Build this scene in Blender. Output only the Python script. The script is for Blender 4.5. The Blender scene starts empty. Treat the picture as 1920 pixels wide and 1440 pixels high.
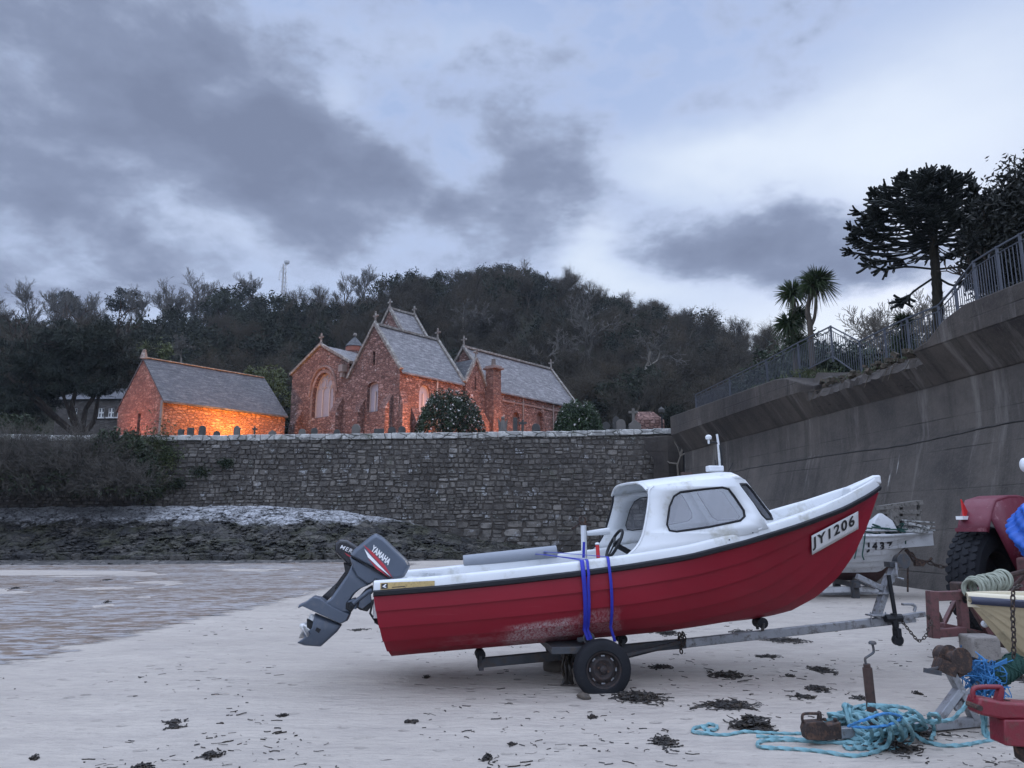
import bpy, bmesh, math, random
import numpy as np
from mathutils import Vector as V, Matrix
from mathutils.geometry import tessellate_polygon
PI = math.pi; R = math.radians
scene = bpy.context.scene
C = scene.collection
# ---------------------------------------------------------------- camera model
F, CX, CY, HC = 1440.0, 960.0, 720.0, 1.6
PITCH = math.atan(267 / 1440)
CAM = V((0, 0, HC))
_f = V((0, math.cos(PITCH), math.sin(PITCH))); _u = V((0, -math.sin(PITCH), math.cos(PITCH))); _r = V((1, 0, 0))
def ray(px, py): return _f + _r * ((px - CX) / F) + _u * ((CY - py) / F)
def atY(px, py, Y):
    d = ray(px, py); return CAM + d * (Y / d.y)
def onz(px, py, z=0.0):
    d = ray(px, py); return CAM + d * ((z - HC) / d.z)
def onplane(px, py, p0, n):
    d = ray(px, py); return CAM + d * ((V(p0) - CAM).dot(n) / d.dot(n))
def proj(p):
    q = V(p) - CAM; z = q.dot(_f); return CX + F * q.dot(_r) / z, CY - F * q.dot(_u) / z
def along(p0, d, px):
    """the t at which p0 + t d falls in photo column px"""
    p0 = V(p0) - CAM; d = V(d); k = (px - CX) / F
    return -(p0.dot(_r) - k * p0.dot(_f)) / (d.dot(_r) - k * d.dot(_f))
def lerp(a, b, t): return a + (b - a) * t
def sstep(a, b, x):
    t = min(1, max(0, (x - a) / (b - a))); return t * t * (3 - 2 * t)
def interp(xs, ys, x): return float(np.interp(x, xs, ys))
def catmull(pts, n):
    """n points along a smooth curve through pts"""
    P = [V(p) for p in pts]; P = [P[0] * 2 - P[1]] + P + [P[-1] * 2 - P[-2]]
    out = []; m = len(P) - 3
    for i in range(n):
        t = i / (n - 1) * m; k = min(int(t), m - 1); t -= k
        a, b, c, d = P[k:k + 4]
        out.append(0.5 * ((2 * b) + (c - a) * t + (2 * a - 5 * b + 4 * c - d) * t * t + (3 * b - a - 3 * c + d) * t ** 3))
    return out
# ---------------------------------------------------------------- object helpers
LOC = {}
def tag(o, label=None, cat=None, group=None, kind=None):
    if label: o['label'] = label
    if cat: o['category'] = cat
    if group: o['group'] = group
    if kind: o['kind'] = kind
    return o
def thing(name, loc, label, cat, group=None):
    o = bpy.data.objects.new(name, None); C.objects.link(o); o.location = V(loc); o.empty_display_size = 0.2
    LOC[o.name] = V(loc); return tag(o, label, cat, group)
def copy_tree(o, parent=None):
    c = o.copy(); C.objects.link(c); c.parent = parent
    for ch in list(o.children): copy_tree(ch, c)
    return c
def set_uv(me):
    """planar uv in metres by face direction"""
    uv = me.uv_layers.new(name='UVMap')
    n = len(me.polygons)
    if not n: return
    nl = len(me.loops)
    fn = np.empty(n * 3, 'f'); me.polygons.foreach_get('normal', fn); fn = fn.reshape(-1, 3)
    lt = np.empty(n, 'i'); me.polygons.foreach_get('loop_total', lt)
    vi = np.empty(nl, 'i'); me.loops.foreach_get('vertex_index', vi)
    co = np.empty(len(me.vertices) * 3, 'f'); me.vertices.foreach_get('co', co); co = co.reshape(-1, 3)
    t = np.stack([-fn[:, 1], fn[:, 0], np.zeros(n, 'f')], 1); l = np.linalg.norm(t, axis=1)
    bad = l < 0.05; t[bad] = (1, 0, 0); l[bad] = 1; t /= l[:, None]
    b = np.cross(fn, t)
    idx = np.repeat(np.arange(n), lt); p = co[vi]
    d = np.stack([(p * t[idx]).sum(1), (p * b[idx]).sum(1)], 1).astype('f')
    uv.data.foreach_set('uv', d.ravel())
class MB:
    def __init__(s): s.v = []; s.f = []; s.m = []
    def add(s, vs, fs, mi=0):
        o = len(s.v); s.v += [tuple(p) for p in vs]; s.f += [tuple(i + o for i in f) for f in fs]; s.m += [mi] * len(fs); return s
    def box(s, c, size, rot=None, mi=0, taper=1.0):
        c = V(c); x, y, z = [k / 2 for k in size]; M = rot or Matrix.Identity(3)
        vs = [c + M @ V((a * x * (taper if e > 0 else 1), b * y * (taper if e > 0 else 1), e * z)) for e in (-1, 1) for a, b in ((-1, -1), (1, -1), (1, 1), (-1, 1))]
        return s.add(vs, [(3, 2, 1, 0), (4, 5, 6, 7), (0, 1, 5, 4), (1, 2, 6, 5), (2, 3, 7, 6), (3, 0, 4, 7)], mi)
    def bar(s, p, q, w, h=None, up=(0, 0, 1), mi=0):
        p = V(p); q = V(q); h = h or w; d = (q - p).normalized(); up = V(up)
        if abs(d.dot(up)) > 0.98: up = V((0, 1, 0)) if abs(d.y) < 0.9 else V((1, 0, 0))
        x = d.cross(up).normalized() * (w / 2); y = x.cross(d).normalized() * (h / 2)
        vs = [a + i * x + j * y for a in (p, q) for i, j in ((-1, -1), (1, -1), (1, 1), (-1, 1))]
        return s.add(vs, [(0, 1, 2, 3), (7, 6, 5, 4), (4, 5, 1, 0), (5, 6, 2, 1), (6, 7, 3, 2), (7, 4, 0, 3)], mi)
    def loft(s, rings, closed=True, cap0=True, cap1=True, mi=0):
        n = len(rings[0]); vs = [p for r in rings for p in r]; fs = []
        for i in range(len(rings) - 1):
            for j in range(n if closed else n - 1):
                k = (j + 1) % n; fs.append((i * n + j, i * n + k, (i + 1) * n + k, (i + 1) * n + j))
        if cap0: fs.append(tuple(range(n - 1, -1, -1)))
        if cap1: fs.append(tuple((len(rings) - 1) * n + j for j in range(n)))
        return s.add(vs, fs, mi)
    def tube(s, pts, r, n=8, caps=True, mi=0, flat=None, lobes=None):
        P = [V(p) for p in pts]; rs = r if hasattr(r, '__len__') else [r] * len(P)
        rings = []; x = None; L = 0
        for i, p in enumerate(P):
            d = (P[min(i + 1, len(P) - 1)] - P[max(i - 1, 0)])
            d = d.normalized() if d.length > 1e-9 else V((0, 0, 1))
            if i: L += (p - P[i - 1]).length
            if x is None:
                up = V((0, 0, 1)) if abs(d.z) < 0.9 else V((1, 0, 0)); x = d.cross(up).normalized()
            else:
                x = (x - d * x.dot(d)); x = x.normalized() if x.length > 1e-6 else d.orthogonal().normalized()
            y = d.cross(x)
            ring = []
            for k in range(n):
                a = 2 * PI * k / n; rr = rs[i]
                if lobes: rr *= 1 + lobes[1] * math.cos(lobes[0] * a - L * lobes[2])
                ring.append(p + x * (rr * math.cos(a)) + y * (rr * math.sin(a) * (flat or 1)))
            rings.append(ring)
        return s.loft(rings, True, caps, caps, mi)
    def lathe(s, prof, o, axis=(0, 0, 1), n=24, mi=0, caps=True):
        """prof: (radius, height along axis)"""
        o = V(o); ax = V(axis).normalized(); x = ax.orthogonal().normalized(); y = ax.cross(x)
        rings = [[o + ax * h + (x * math.cos(2 * PI * k / n) + y * math.sin(2 * PI * k / n)) * max(r, 1e-4) for k in range(n)] for r, h in prof]
        return s.loft(rings, True, caps and prof[0][0] > 1e-3, caps and prof[-1][0] > 1e-3, mi)
    def prism(s, poly, vec, mi=0):
        vec = V(vec); a = [V(p) for p in poly]; return s.loft([a, [p + vec for p in a]], True, True, True, mi)
    def grid(s, rows, mi=0):
        return s.loft(rows, False, False, False, mi)
    def poly(s, pts, holes=(), mi=0, fn=None):
        """fills a flat outline with holes; fn maps the 2D points to space"""
        loops = [list(map(V, pts))] + [list(map(V, h)) for h in holes]
        l3 = [[V((p[0], p[1], 0)) for p in l] for l in loops]
        tri = tessellate_polygon(l3); flat = [p for l in loops for p in l]
        return s.add([fn(p[0], p[1]) if fn else p for p in flat], tri, mi)
    def sphere(s, c, r, n=10, m=7, sq=(1, 1, 1), mi=0):
        c = V(c); rings = []
        for i in range(m + 1):
            t = PI * i / m; rings.append([c + V((sq[0] * r * math.sin(t) * math.cos(2 * PI * k / n), sq[1] * r * math.sin(t) * math.sin(2 * PI * k / n), -sq[2] * r * math.cos(t))) for k in range(n)])
        return s.loft(rings, True, False, False, mi)
    def build(s, name, mats, parent=None, bev=0, smooth=35, solid=0, flip=False, off=0, seg=2, sub=0):
        if parent is None: loc = V((0, 0, 0))
        else: loc = LOC[parent.name]
        me = bpy.data.meshes.new(name)
        if s.v: A = np.array(s.v, 'f') - np.array(loc, 'f')
        else: A = np.zeros((0, 3), 'f')
        me.from_pydata(A.tolist(), [], s.f)
        mats = mats if isinstance(mats, (list, tuple)) else [mats]
        for m in mats: me.materials.append(m)
        if len(mats) > 1: me.polygons.foreach_set('material_index', s.m)
        bm = bmesh.new(); bm.from_mesh(me)
        bmesh.ops.remove_doubles(bm, verts=bm.verts, dist=0.00005)
        bmesh.ops.recalc_face_normals(bm, faces=bm.faces)
        if flip: bmesh.ops.reverse_faces(bm, faces=bm.faces)
        bm.to_mesh(me); bm.free()
        me.update(); set_uv(me)
        if smooth:
            me.polygons.foreach_set('use_smooth', [True] * len(me.polygons)); me.set_sharp_from_angle(angle=R(smooth))
        o = bpy.data.objects.new(name, me); C.objects.link(o)
        if parent is not None: o.parent = parent
        LOC[o.name] = loc
        if solid:
            md = o.modifiers.new('thick', 'SOLIDIFY'); md.thickness = solid; md.offset = off
        if sub:
            md = o.modifiers.new('sub', 'SUBSURF'); md.levels = md.render_levels = sub
        if bev:
            md = o.modifiers.new('bevel', 'BEVEL'); md.width = bev; md.segments = seg; md.limit_method = 'ANGLE'; md.angle_limit = R(40); md.harden_normals = False
        return o
    def own(s, name, mats, label, cat, group=None, kind=None, **k):
        """a one-mesh thing with its origin at its base"""
        A = np.array(s.v); b = V((A[:, 0].mean(), A[:, 1].mean(), A[:, 2].min()))
        s.v = [tuple(V(p) - b) for p in s.v]
        o = s.build(name, mats, None, **k); o.location = b; LOC[o.name] = b
        return tag(o, label, cat, group, kind)
rng = np.random.default_rng(7)
def np_mesh(name, verts, k, mats, parent=None, midx=None, smooth=False):
    """a mesh of separate k-gons from an (n*k,3) array"""
    verts = np.asarray(verts, 'f'); n = len(verts) // k
    if parent is not None: verts = verts - np.array(LOC[parent.name], 'f')
    me = bpy.data.meshes.new(name)
    me.vertices.add(n * k); me.vertices.foreach_set('co', verts.ravel())
    me.loops.add(n * k); me.loops.foreach_set('vertex_index', np.arange(n * k, dtype='i'))
    me.polygons.add(n); me.polygons.foreach_set('loop_start', np.arange(0, n * k, k, dtype='i'))
    me.polygons.foreach_set('loop_total', np.full(n, k, 'i'))
    mats = mats if isinstance(mats, (list, tuple)) else [mats]
    for m in mats: me.materials.append(m)
    if midx is not None: me.polygons.foreach_set('material_index', np.asarray(midx, 'i'))
    me.update(); me.validate()
    o = bpy.data.objects.new(name, me); C.objects.link(o)
    if parent is not None: o.parent = parent
    LOC[o.name] = V((0, 0, 0)) if parent is None else LOC[parent.name]
    return o
def leaf_quads(c, size, aspect=1.0, up=0.0, g=None):
    """leaf-shaped quads (4 verts each) with random directions at centres c"""
    g = g or rng; n = len(c); size = np.broadcast_to(np.asarray(size, 'f'), (n,))
    a = g.normal(size=(n, 3)); a[:, 2] += up; a /= np.linalg.norm(a, axis=1)[:, None]
    b = g.normal(size=(n, 3)); b -= a * (a * b).sum(1)[:, None]; b /= np.linalg.norm(b, axis=1)[:, None]
    a = a * (size * aspect)[:, None]; b = b * size[:, None]
    q = np.stack([c - a, c - b * .5, c + a, c + b * .5], 1)
    return q.reshape(-1, 3)
def text2d(body, bold=0.0, shear=0.0, gap=1.0):
    cu = bpy.data.curves.new('lettering', 'FONT'); cu.body = body; cu.size = 1; cu.offset = bold; cu.shear = shear; cu.space_character = gap; cu.resolution_u = 3
    o = bpy.data.objects.new('lettering', cu); C.objects.link(o)
    dg = bpy.context.evaluated_depsgraph_get(); me = bpy.data.meshes.new_from_object(o.evaluated_get(dg))
    vs = [(v.co.x, v.co.y) for v in me.vertices]; fs = [tuple(p.vertices) for p in me.polygons]
    bpy.data.objects.remove(o); bpy.data.curves.remove(cu); bpy.data.meshes.remove(me)
    x0 = min(v[0] for v in vs); x1 = max(v[0] for v in vs); y0 = min(v[1] for v in vs); y1 = max(v[1] for v in vs)
    return [((x - x0) / (x1 - x0), (y - y0) / (y1 - y0)) for x, y in vs], fs
def bil(q, s, t):
    """q: bottom-left, bottom-right, top-right, top-left"""
    return V(q[0]).lerp(q[1], s).lerp(V(q[3]).lerp(q[2], s), t)
# ---------------------------------------------------------------- materials
class N:
    def __init__(s, name):
        s.m = bpy.data.materials.new(name); s.m.use_nodes = True; s.t = s.m.node_tree; s.b = s.t.nodes['Principled BSDF']
        s._tc = None
    def n(s, typ, **k):
        o = s.t.nodes.new(typ)
        for a, v in k.items(): setattr(o, a, v)
        return o
    def l(s, a, b): s.t.links.new(a, b)
    def put(s, sock, v):
        if isinstance(v, bpy.types.NodeSocket): s.l(v, sock)
        elif v is not None:
            if sock.type == 'RGBA' and hasattr(v, '__len__') and len(v) == 3: v = (*v, 1)
            sock.default_value = v
    def co(s, which='Object', scale=(1, 1, 1), rot=(0, 0, 0), loc=(0, 0, 0)):
        if s._tc is None: s._tc = s.n('ShaderNodeTexCoord')
        mp = s.n('ShaderNodeMapping'); s.l(s._tc.outputs[which], mp.inputs[0])
        mp.inputs['Scale'].default_value = scale; mp.inputs['Rotation'].default_value = rot; mp.inputs['Location'].default_value = loc
        return mp.outputs[0]
    def geo(s, o): return s.n('ShaderNodeNewGeometry').outputs[o]
    def noise(s, vec, scale=1, det=4, ro=.55, dist=0, out=0):
        o = s.n('ShaderNodeTexNoise'); s.put(o.inputs['Vector'], vec); o.inputs['Scale'].default_value = scale; o.inputs['Detail'].default_value = det
        o.inputs['Roughness'].default_value = ro; o.inputs['Distortion'].default_value = dist; return o.outputs[out]
    def voro(s, vec, scale=1, feat='F1', out='Distance', rand=1):
        o = s.n('ShaderNodeTexVoronoi'); o.feature = feat; s.put(o.inputs['Vector'], vec); o.inputs['Scale'].default_value = scale; o.inputs['Randomness'].default_value = rand; return o.outputs[out]
    def wave(s, vec, scale=1, dist=0, det=2, dsc=1, dirn='X', prof='SIN'):
        o = s.n('ShaderNodeTexWave'); s.put(o.inputs['Vector'], vec); o.bands_direction = dirn; o.wave_profile = prof
        for k, v in (('Scale', scale), ('Distortion', dist), ('Detail', det), ('Detail Scale', dsc)): o.inputs[k].default_value = v
        return o.outputs['Fac']
    def ramp(s, f, stops, interp='LINEAR'):
        o = s.n('ShaderNodeValToRGB'); s.put(o.inputs[0], f); e = o.color_ramp.elements; o.color_ramp.interpolation = interp
        while len(e) < len(stops): e.new(0.5)
        for i, (p, c) in enumerate(stops):
            e[i].position = p; e[i].color = (c, c, c, 1) if not hasattr(c, '__len__') else (*c, 1)
        return o.outputs[0]
    def mix(s, f, a, b, mode='MIX'):
        o = s.n('ShaderNodeMix'); o.data_type = 'RGBA'; o.blend_type = mode; o.clamp_factor = True
        s.put(o.inputs[0], f); s.put(o.inputs[6], a); s.put(o.inputs[7], b); return o.outputs[2]
    def math(s, op, a, b=None, c=None, clamp=False):
        o = s.n('ShaderNodeMath'); o.operation = op; o.use_clamp = clamp; s.put(o.inputs[0], a)
        if b is not None: s.put(o.inputs[1], b)
        if c is not None: s.put(o.inputs[2], c)
        return o.outputs[0]
    def sep(s, v):
        o = s.n('ShaderNodeSeparateXYZ'); s.l(v, o.inputs[0]); return o.outputs
    def comb(s, x, y, z=0.0):
        o = s.n('ShaderNodeCombineXYZ'); s.put(o.inputs[0], x); s.put(o.inputs[1], y); s.put(o.inputs[2], z); return o.outputs[0]
    def vadd(s, a, b, op='ADD'):
        o = s.n('ShaderNodeVectorMath'); o.operation = op; s.put(o.inputs[0], a); s.put(o.inputs[1], b); return o.outputs[0]
    def bump(s, h, dist=.01, strength=1.0, nrm=None):
        o = s.n('ShaderNodeBump'); s.put(o.inputs['Height'], h); o.inputs['Distance'].default_value = dist; o.inputs['Strength'].default_value = strength
        if nrm is not None: s.l(nrm, o.inputs['Normal'])
        return o.outputs[0]
    def done(s, color=None, rough=None, metal=None, normal=None, **k):
        for nm, v in (('Base Color', color), ('Roughness', rough), ('Metallic', metal), ('Normal', normal)):
            if v is not None: s.put(s.b.inputs[nm], v)
        for nm, v in k.items(): s.put(s.b.inputs[nm.replace('_', ' ')], v)
        return s.m
def sc(c, k): return tuple(x * k for x in c)
def plain(name, col, rough=.5, metal=0, var=.25, scale=6, dirt=None, bump=.002, bscale=60, wear=.5, coord='Object', **k):
    """paint, plastic, metal: tone varies softly, optional patches of dirt or rust"""
    n = N(name); v = n.co(coord)
    c = n.mix(n.noise(v, scale, 5), sc(col, 1 - var), sc(col, 1 + var))
    r = n.math('MULTIPLY_ADD', n.noise(v, scale * 2.3, 4), .35, rough - .17, True)
    if dirt:
        m = n.ramp(n.noise(v, scale * 1.7, 8, .68), [(wear - .06, 0), (wear + .08, 1)])
        c = n.mix(m, c, dirt); r = n.math('MAXIMUM', r, n.math('MULTIPLY', m, .8))
    return n.done(c, r, metal, n.bump(n.noise(v, bscale, 3), bump) if bump else None, **k)
def masonry(name, stops, mortar, size=(.42, .22), lichen=None, lich=.62, moss=None, bump=.05, gap=.05, wet=0, coord='UV', lsc=2.2, tone=None):
    n = N(name); v = n.co(coord, (1 / size[0], 1 / size[1], 1 / size[0]))
    w = n.vadd(v, n.vadd(n.noise(v, .9, 3, out=1), (.5, .5, .5), 'SUBTRACT'))
    w2 = n.vadd(v, n.vadd(n.vadd(n.noise(v, .8, 3, out=1), (.5, .5, .5), 'SUBTRACT'), (.55, .55, .55), 'MULTIPLY'))
    cell = n.voro(w2, 1, out='Color', rand=.85); edge = n.voro(w2, 1, 'DISTANCE_TO_EDGE', rand=.85)
    tone_ = n.ramp(n.sep(cell)[0], stops)
    o = n.co(coord)
    fine = n.noise(o, 9, 6, .7)
    c = n.mix(n.math('MULTIPLY', n.ramp(fine, [(.3, 0), (.75, 1)]), .5), tone_, n.mix(.5, tone_, sc(stops[-1][1], 1.3)))
    c = n.mix(n.ramp(n.noise(o, .35, 4), [(.35, 0), (.7, .45)]), c, sc(stops[0][1], .75))
    jm = n.ramp(edge, [(gap * .35, 1), (gap * 1.5, 0)])
    c = n.mix(jm, c, mortar)
    if moss is not None:
        c = n.mix(n.ramp(n.noise(o, .55, 7, .65), [(.56, 0), (.68, .8)]), c, moss)
    if lichen is not None:
        lm = n.math('MULTIPLY', n.ramp(n.noise(o, lsc, 8, .72), [(lich, 0), (lich + .05, 1)]), n.ramp(n.noise(o, lsc * 7, 4, .6), [(.36, .1), (.55, 1)]))
        c = n.mix(lm, c, lichen)
    h = n.math('ADD', n.ramp(edge, [(0, 0), (gap * 2.5, .8), (1, 1)]), n.math('MULTIPLY', n.noise(o, 12, 6, .7), .35))
    h = n.math('ADD', h, n.math('MULTIPLY', n.sep(cell)[1], .35))
    return n.done(c, .88 - wet, 0, n.bump(h, bump), Specular_IOR_Level=.3)
def slate(name, a, b, lich, amt, row=.22):
    n = N(name); o = n.co('UV')
    br = n.n('ShaderNodeTexBrick'); n.l(o, br.inputs['Vector']); br.inputs['Scale'].default_value = 1; br.offset = .5
    br.inputs['Brick Width'].default_value = row * 1.1; br.inputs['Row Height'].default_value = row; br.inputs['Mortar Size'].default_value = .012; br.inputs['Mortar Smooth'].default_value = .3
    br.inputs['Color1'].default_value = (*a, 1); br.inputs['Color2'].default_value = (*b, 1); br.inputs['Mortar'].default_value = (*sc(a, .35), 1); br.inputs['Bias'].default_value = 0
    c = n.mix(n.ramp(n.noise(o, .8, 5, .6), [(.3, 0), (.7, .5)]), br.outputs[0], sc(b, 1.25))
    v = n.co('UV', (1.3, 4.2, 1))
    m = n.math('MULTIPLY', n.math('MULTIPLY', n.ramp(n.noise(v, 1.0, 8, .8), [(.48, 0), (.58, 1)]), n.ramp(n.noise(o, .5, 4), [(.3, .35), (.6, 1)])), amt)
    c = n.mix(m, c, lich)
    rows = n.wave(n.co('UV'), 1 / row / (2 * PI) * 6.283 / 2, dirn='Y', prof='SAW')
    h = n.math('ADD', n.math('MULTIPLY', br.outputs[1], -1), n.math('MULTIPLY', n.noise(o, 7, 5), .8))
    return n.done(c, n.math('MULTIPLY_ADD', n.noise(o, 5, 3), .4, .4), 0, n.bump(h, .025))
def foliage(name, a, b, c3=None, rough=.6, tr=.0, scale=.6):
    n = N(name); v = n.co('Object')
    c = n.mix(n.ramp(n.noise(v, scale, 3), [(.35, 0), (.65, 1)]), a, b)
    if c3 is not None: c = n.mix(n.ramp(n.noise(v, scale * 3.1, 3), [(.55, 0), (.68, 1)]), c, c3)
    oi = n.n('ShaderNodeObjectInfo')
    hs = n.n('ShaderNodeHueSaturation'); n.l(c, hs.inputs['Color']); n.l(n.math('MULTIPLY_ADD', oi.outputs['Random'], .5, .75), hs.inputs['Value'])
    return n.done(hs.outputs[0], rough, 0, Specular_IOR_Level=.25)
def bark(name, a, b, scale=8, rough=.9):
    n = N(name); v = n.co('Object', (1, 1, .25))
    f = n.noise(v, scale, 6, .65)
    return n.done(n.mix(n.ramp(f, [(.35, 0), (.65, 1)]), a, b), rough, 0, n.bump(f, .03), Specular_IOR_Level=.15)
M = {}
# --- the beach
n = N('beach_sand'); o = n.co('Object'); st = n.co('Object', (.55, 1.6, 1), (0, 0, .12))
sand = n.mix(n.ramp(n.noise(o, .18, 5, .6), [(.3, 0), (.7, 1)]), (.375, .335, .288), (.485, .436, .378))
sand = n.mix(n.ramp(n.noise(st, 1.6, 7, .66), [(.42, 0), (.70, .55)]), sand, (.285, .255, .23))
sand = n.mix(n.ramp(n.noise(n.co('Object', (.9, 3.2, 1), (0, 0, .08)), 5, 6, .7), [(.46, 0), (.72, .55)]), sand, (.25, .23, .21))
sand = n.mix(n.ramp(n.noise(o, 160, 2, .6), [(.3, 0), (.7, .35)]), sand, (.27, .24, .21))
fl = n.math('MULTIPLY', n.ramp(n.noise(st, 9, 5, .66, .4), [(.645, 0), (.68, 1)]), n.ramp(n.noise(o, .7, 4, .6), [(.42, 0), (.58, 1)]))
sand = n.mix(n.math('MULTIPLY', fl, .85), sand, (.07, .06, .05))
dots = n.math('MULTIPLY', n.ramp(n.voro(st, 7, rand=1), [(.045, 1), (.07, 0)]), n.ramp(n.noise(o, 1.3, 3), [(.45, 0), (.55, 1)]))
sand = n.mix(n.math('MULTIPLY', dots, .5), sand, (.06, .055, .05))
damp = n.ramp(n.noise(n.co('Object', (.5, .9, 1)), .55, 6, .62), [(.5, 0), (.66, .32)])
sand = n.mix(damp, sand, (.225, .198, .175))
pit = n.ramp(n.voro(n.co('Object', (1, 1.25, 1)), 4.2), [(.10, 1), (.24, 0)])
pit = n.math('MULTIPLY', pit, n.ramp(n.noise(o, .8, 4, .6), [(.46, 0), (.58, 1)]))
sand = n.mix(n.math('MULTIPLY', pit, .26), sand, (.20, .18, .16))  # hollows also darkened in the colour, as painted shade
h = n.math('ADD', n.math('MULTIPLY', n.noise(st, 2.2, 6, .6), 1.0), n.math('MULTIPLY', n.noise(o, 45, 4, .65), .12))
h = n.math('ADD', h, n.math('MULTIPLY', n.noise(st, 11, 4, .6), .35))
sand = n.mix(n.math('MULTIPLY', n.ramp(n.noise(n.co('Object', (3, 7, 1)), 3.2, 6, .72), [(.55, 0), (.75, .6)]), n.ramp(n.noise(o, .5, 4), [(.35, .2), (.6, 1)])), sand, (.20, .178, .155))
h = n.math('SUBTRACT', h, n.math('MULTIPLY', pit, .5))
M['sand'] = n.done(sand, n.math('MULTIPLY_ADD', n.noise(o, .4, 3), .3, .6), 0, n.bump(h, .075), Specular_IOR_Level=.35)
n = N('shallow_water'); o = n.co('Object'); st = n.co('Object', (.26, .75, 1), (0, 0, .16)); st2 = n.co('Object', (.45, 1.7, 1), (0, 0, .16))
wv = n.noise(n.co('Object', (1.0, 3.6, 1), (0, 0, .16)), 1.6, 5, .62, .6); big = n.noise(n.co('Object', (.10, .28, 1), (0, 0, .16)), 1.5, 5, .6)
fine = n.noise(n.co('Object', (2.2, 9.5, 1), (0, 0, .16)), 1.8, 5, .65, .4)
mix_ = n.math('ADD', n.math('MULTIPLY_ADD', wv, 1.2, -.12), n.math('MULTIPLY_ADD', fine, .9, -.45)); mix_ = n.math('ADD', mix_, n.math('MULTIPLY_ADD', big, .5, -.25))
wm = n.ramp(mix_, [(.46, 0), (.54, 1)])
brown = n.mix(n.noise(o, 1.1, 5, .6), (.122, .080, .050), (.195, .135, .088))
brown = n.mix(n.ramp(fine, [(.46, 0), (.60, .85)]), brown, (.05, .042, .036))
cw = n.mix(wm, brown, (.37, .36, .36))  # pale streaks paint the sky's reflection into the base colour
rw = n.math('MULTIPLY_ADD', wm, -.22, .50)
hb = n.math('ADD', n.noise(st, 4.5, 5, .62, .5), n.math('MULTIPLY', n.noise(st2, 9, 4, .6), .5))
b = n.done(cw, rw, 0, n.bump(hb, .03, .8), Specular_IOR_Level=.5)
tr = n.n('ShaderNodeBsdfTransparent'); mx = n.n('ShaderNodeMixShader')
at = n.n('ShaderNodeAttribute', attribute_name='edge')
em = n.ramp(n.math('ADD', n.math('MULTIPLY_ADD', at.outputs['Fac'], 2.6, -.55), n.math('MULTIPLY_ADD', n.math('ADD', n.math('MULTIPLY', n.noise(n.co('Object', (.30, 1.7, 1), (0, 0, .16)), 1.6, 7, .7), .6), n.math('MULTIPLY', wv, .4)), 2.2, -1.1)), [(.40, 0), (.62, 1)])
n.l(em, mx.inputs[0]); n.l(tr.outputs[0], mx.inputs[1]); n.l(n.b.outputs[0], mx.inputs[2]); n.l(mx.outputs[0], n.t.nodes['Material Output'].inputs[0])
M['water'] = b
# --- walls
M['stone_wall'] = masonry('rubble_stone_wall', [(0, (.045, .044, .043)), (.35, (.085, .082, .078)), (.7, (.13, .122, .112)), (1, (.20, .195, .185))], (.026, .025, .024), (.50, .27), (.40, .41, .41), .60, (.05, .058, .028), .07, .05, lsc=1.1)
def stones_mat():
    n = N('rubble_stones'); o = n.co('Object'); at = n.n('ShaderNodeAttribute', attribute_name='tone').outputs['Fac']
    c = n.ramp(at, [(0, (.052, .047, .042)), (.35, (.108, .098, .086)), (.7, (.17, .155, .136)), (.93, (.235, .22, .198)), (1, (.36, .345, .32))])
    c = n.mix(n.ramp(n.noise(o, 6, 7, .72), [(.38, 0), (.66, .75)]), c, (.225, .212, .192))
    c = n.mix(n.ramp(n.noise(o, 2.3, 6, .7), [(.42, .7), (.58, 0)]), c, (.052, .048, .044))
    c = n.mix(n.ramp(n.noise(o, .30, 4), [(.38, .5), (.6, 0)]), c, (.045, .041, .038))
    c = n.mix(n.ramp(n.noise(o, .8, 7, .7), [(.58, 0), (.68, .8)]), c, (.040, .048, .022))
    lm = n.math('MULTIPLY', n.ramp(n.noise(o, 1.6, 8, .75), [(.575, 0), (.63, 1)]), n.ramp(n.noise(o, 14, 4, .6), [(.38, .1), (.55, 1)]))
    c = n.mix(n.math('MULTIPLY', lm, .9), c, (.36, .37, .38))
    return n.done(c, .9, 0, n.bump(n.noise(o, 9, 7, .72), .05), Specular_IOR_Level=.2)
M['stones'] = stones_mat()
M['mortar'] = plain('dark_mortar', (.07, .063, .056), .95, 0, .6, 2.2, Specular_IOR_Level=.1)
M['coping'] = masonry('wall_coping_stone', [(0, (.20, .20, .19)), (.5, (.29, .29, .28)), (1, (.40, .40, .38))], (.07, .07, .06), (1.1, .45), (.5, .5, .47), .5, (.06, .065, .03), .05, .03, lsc=2)
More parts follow.
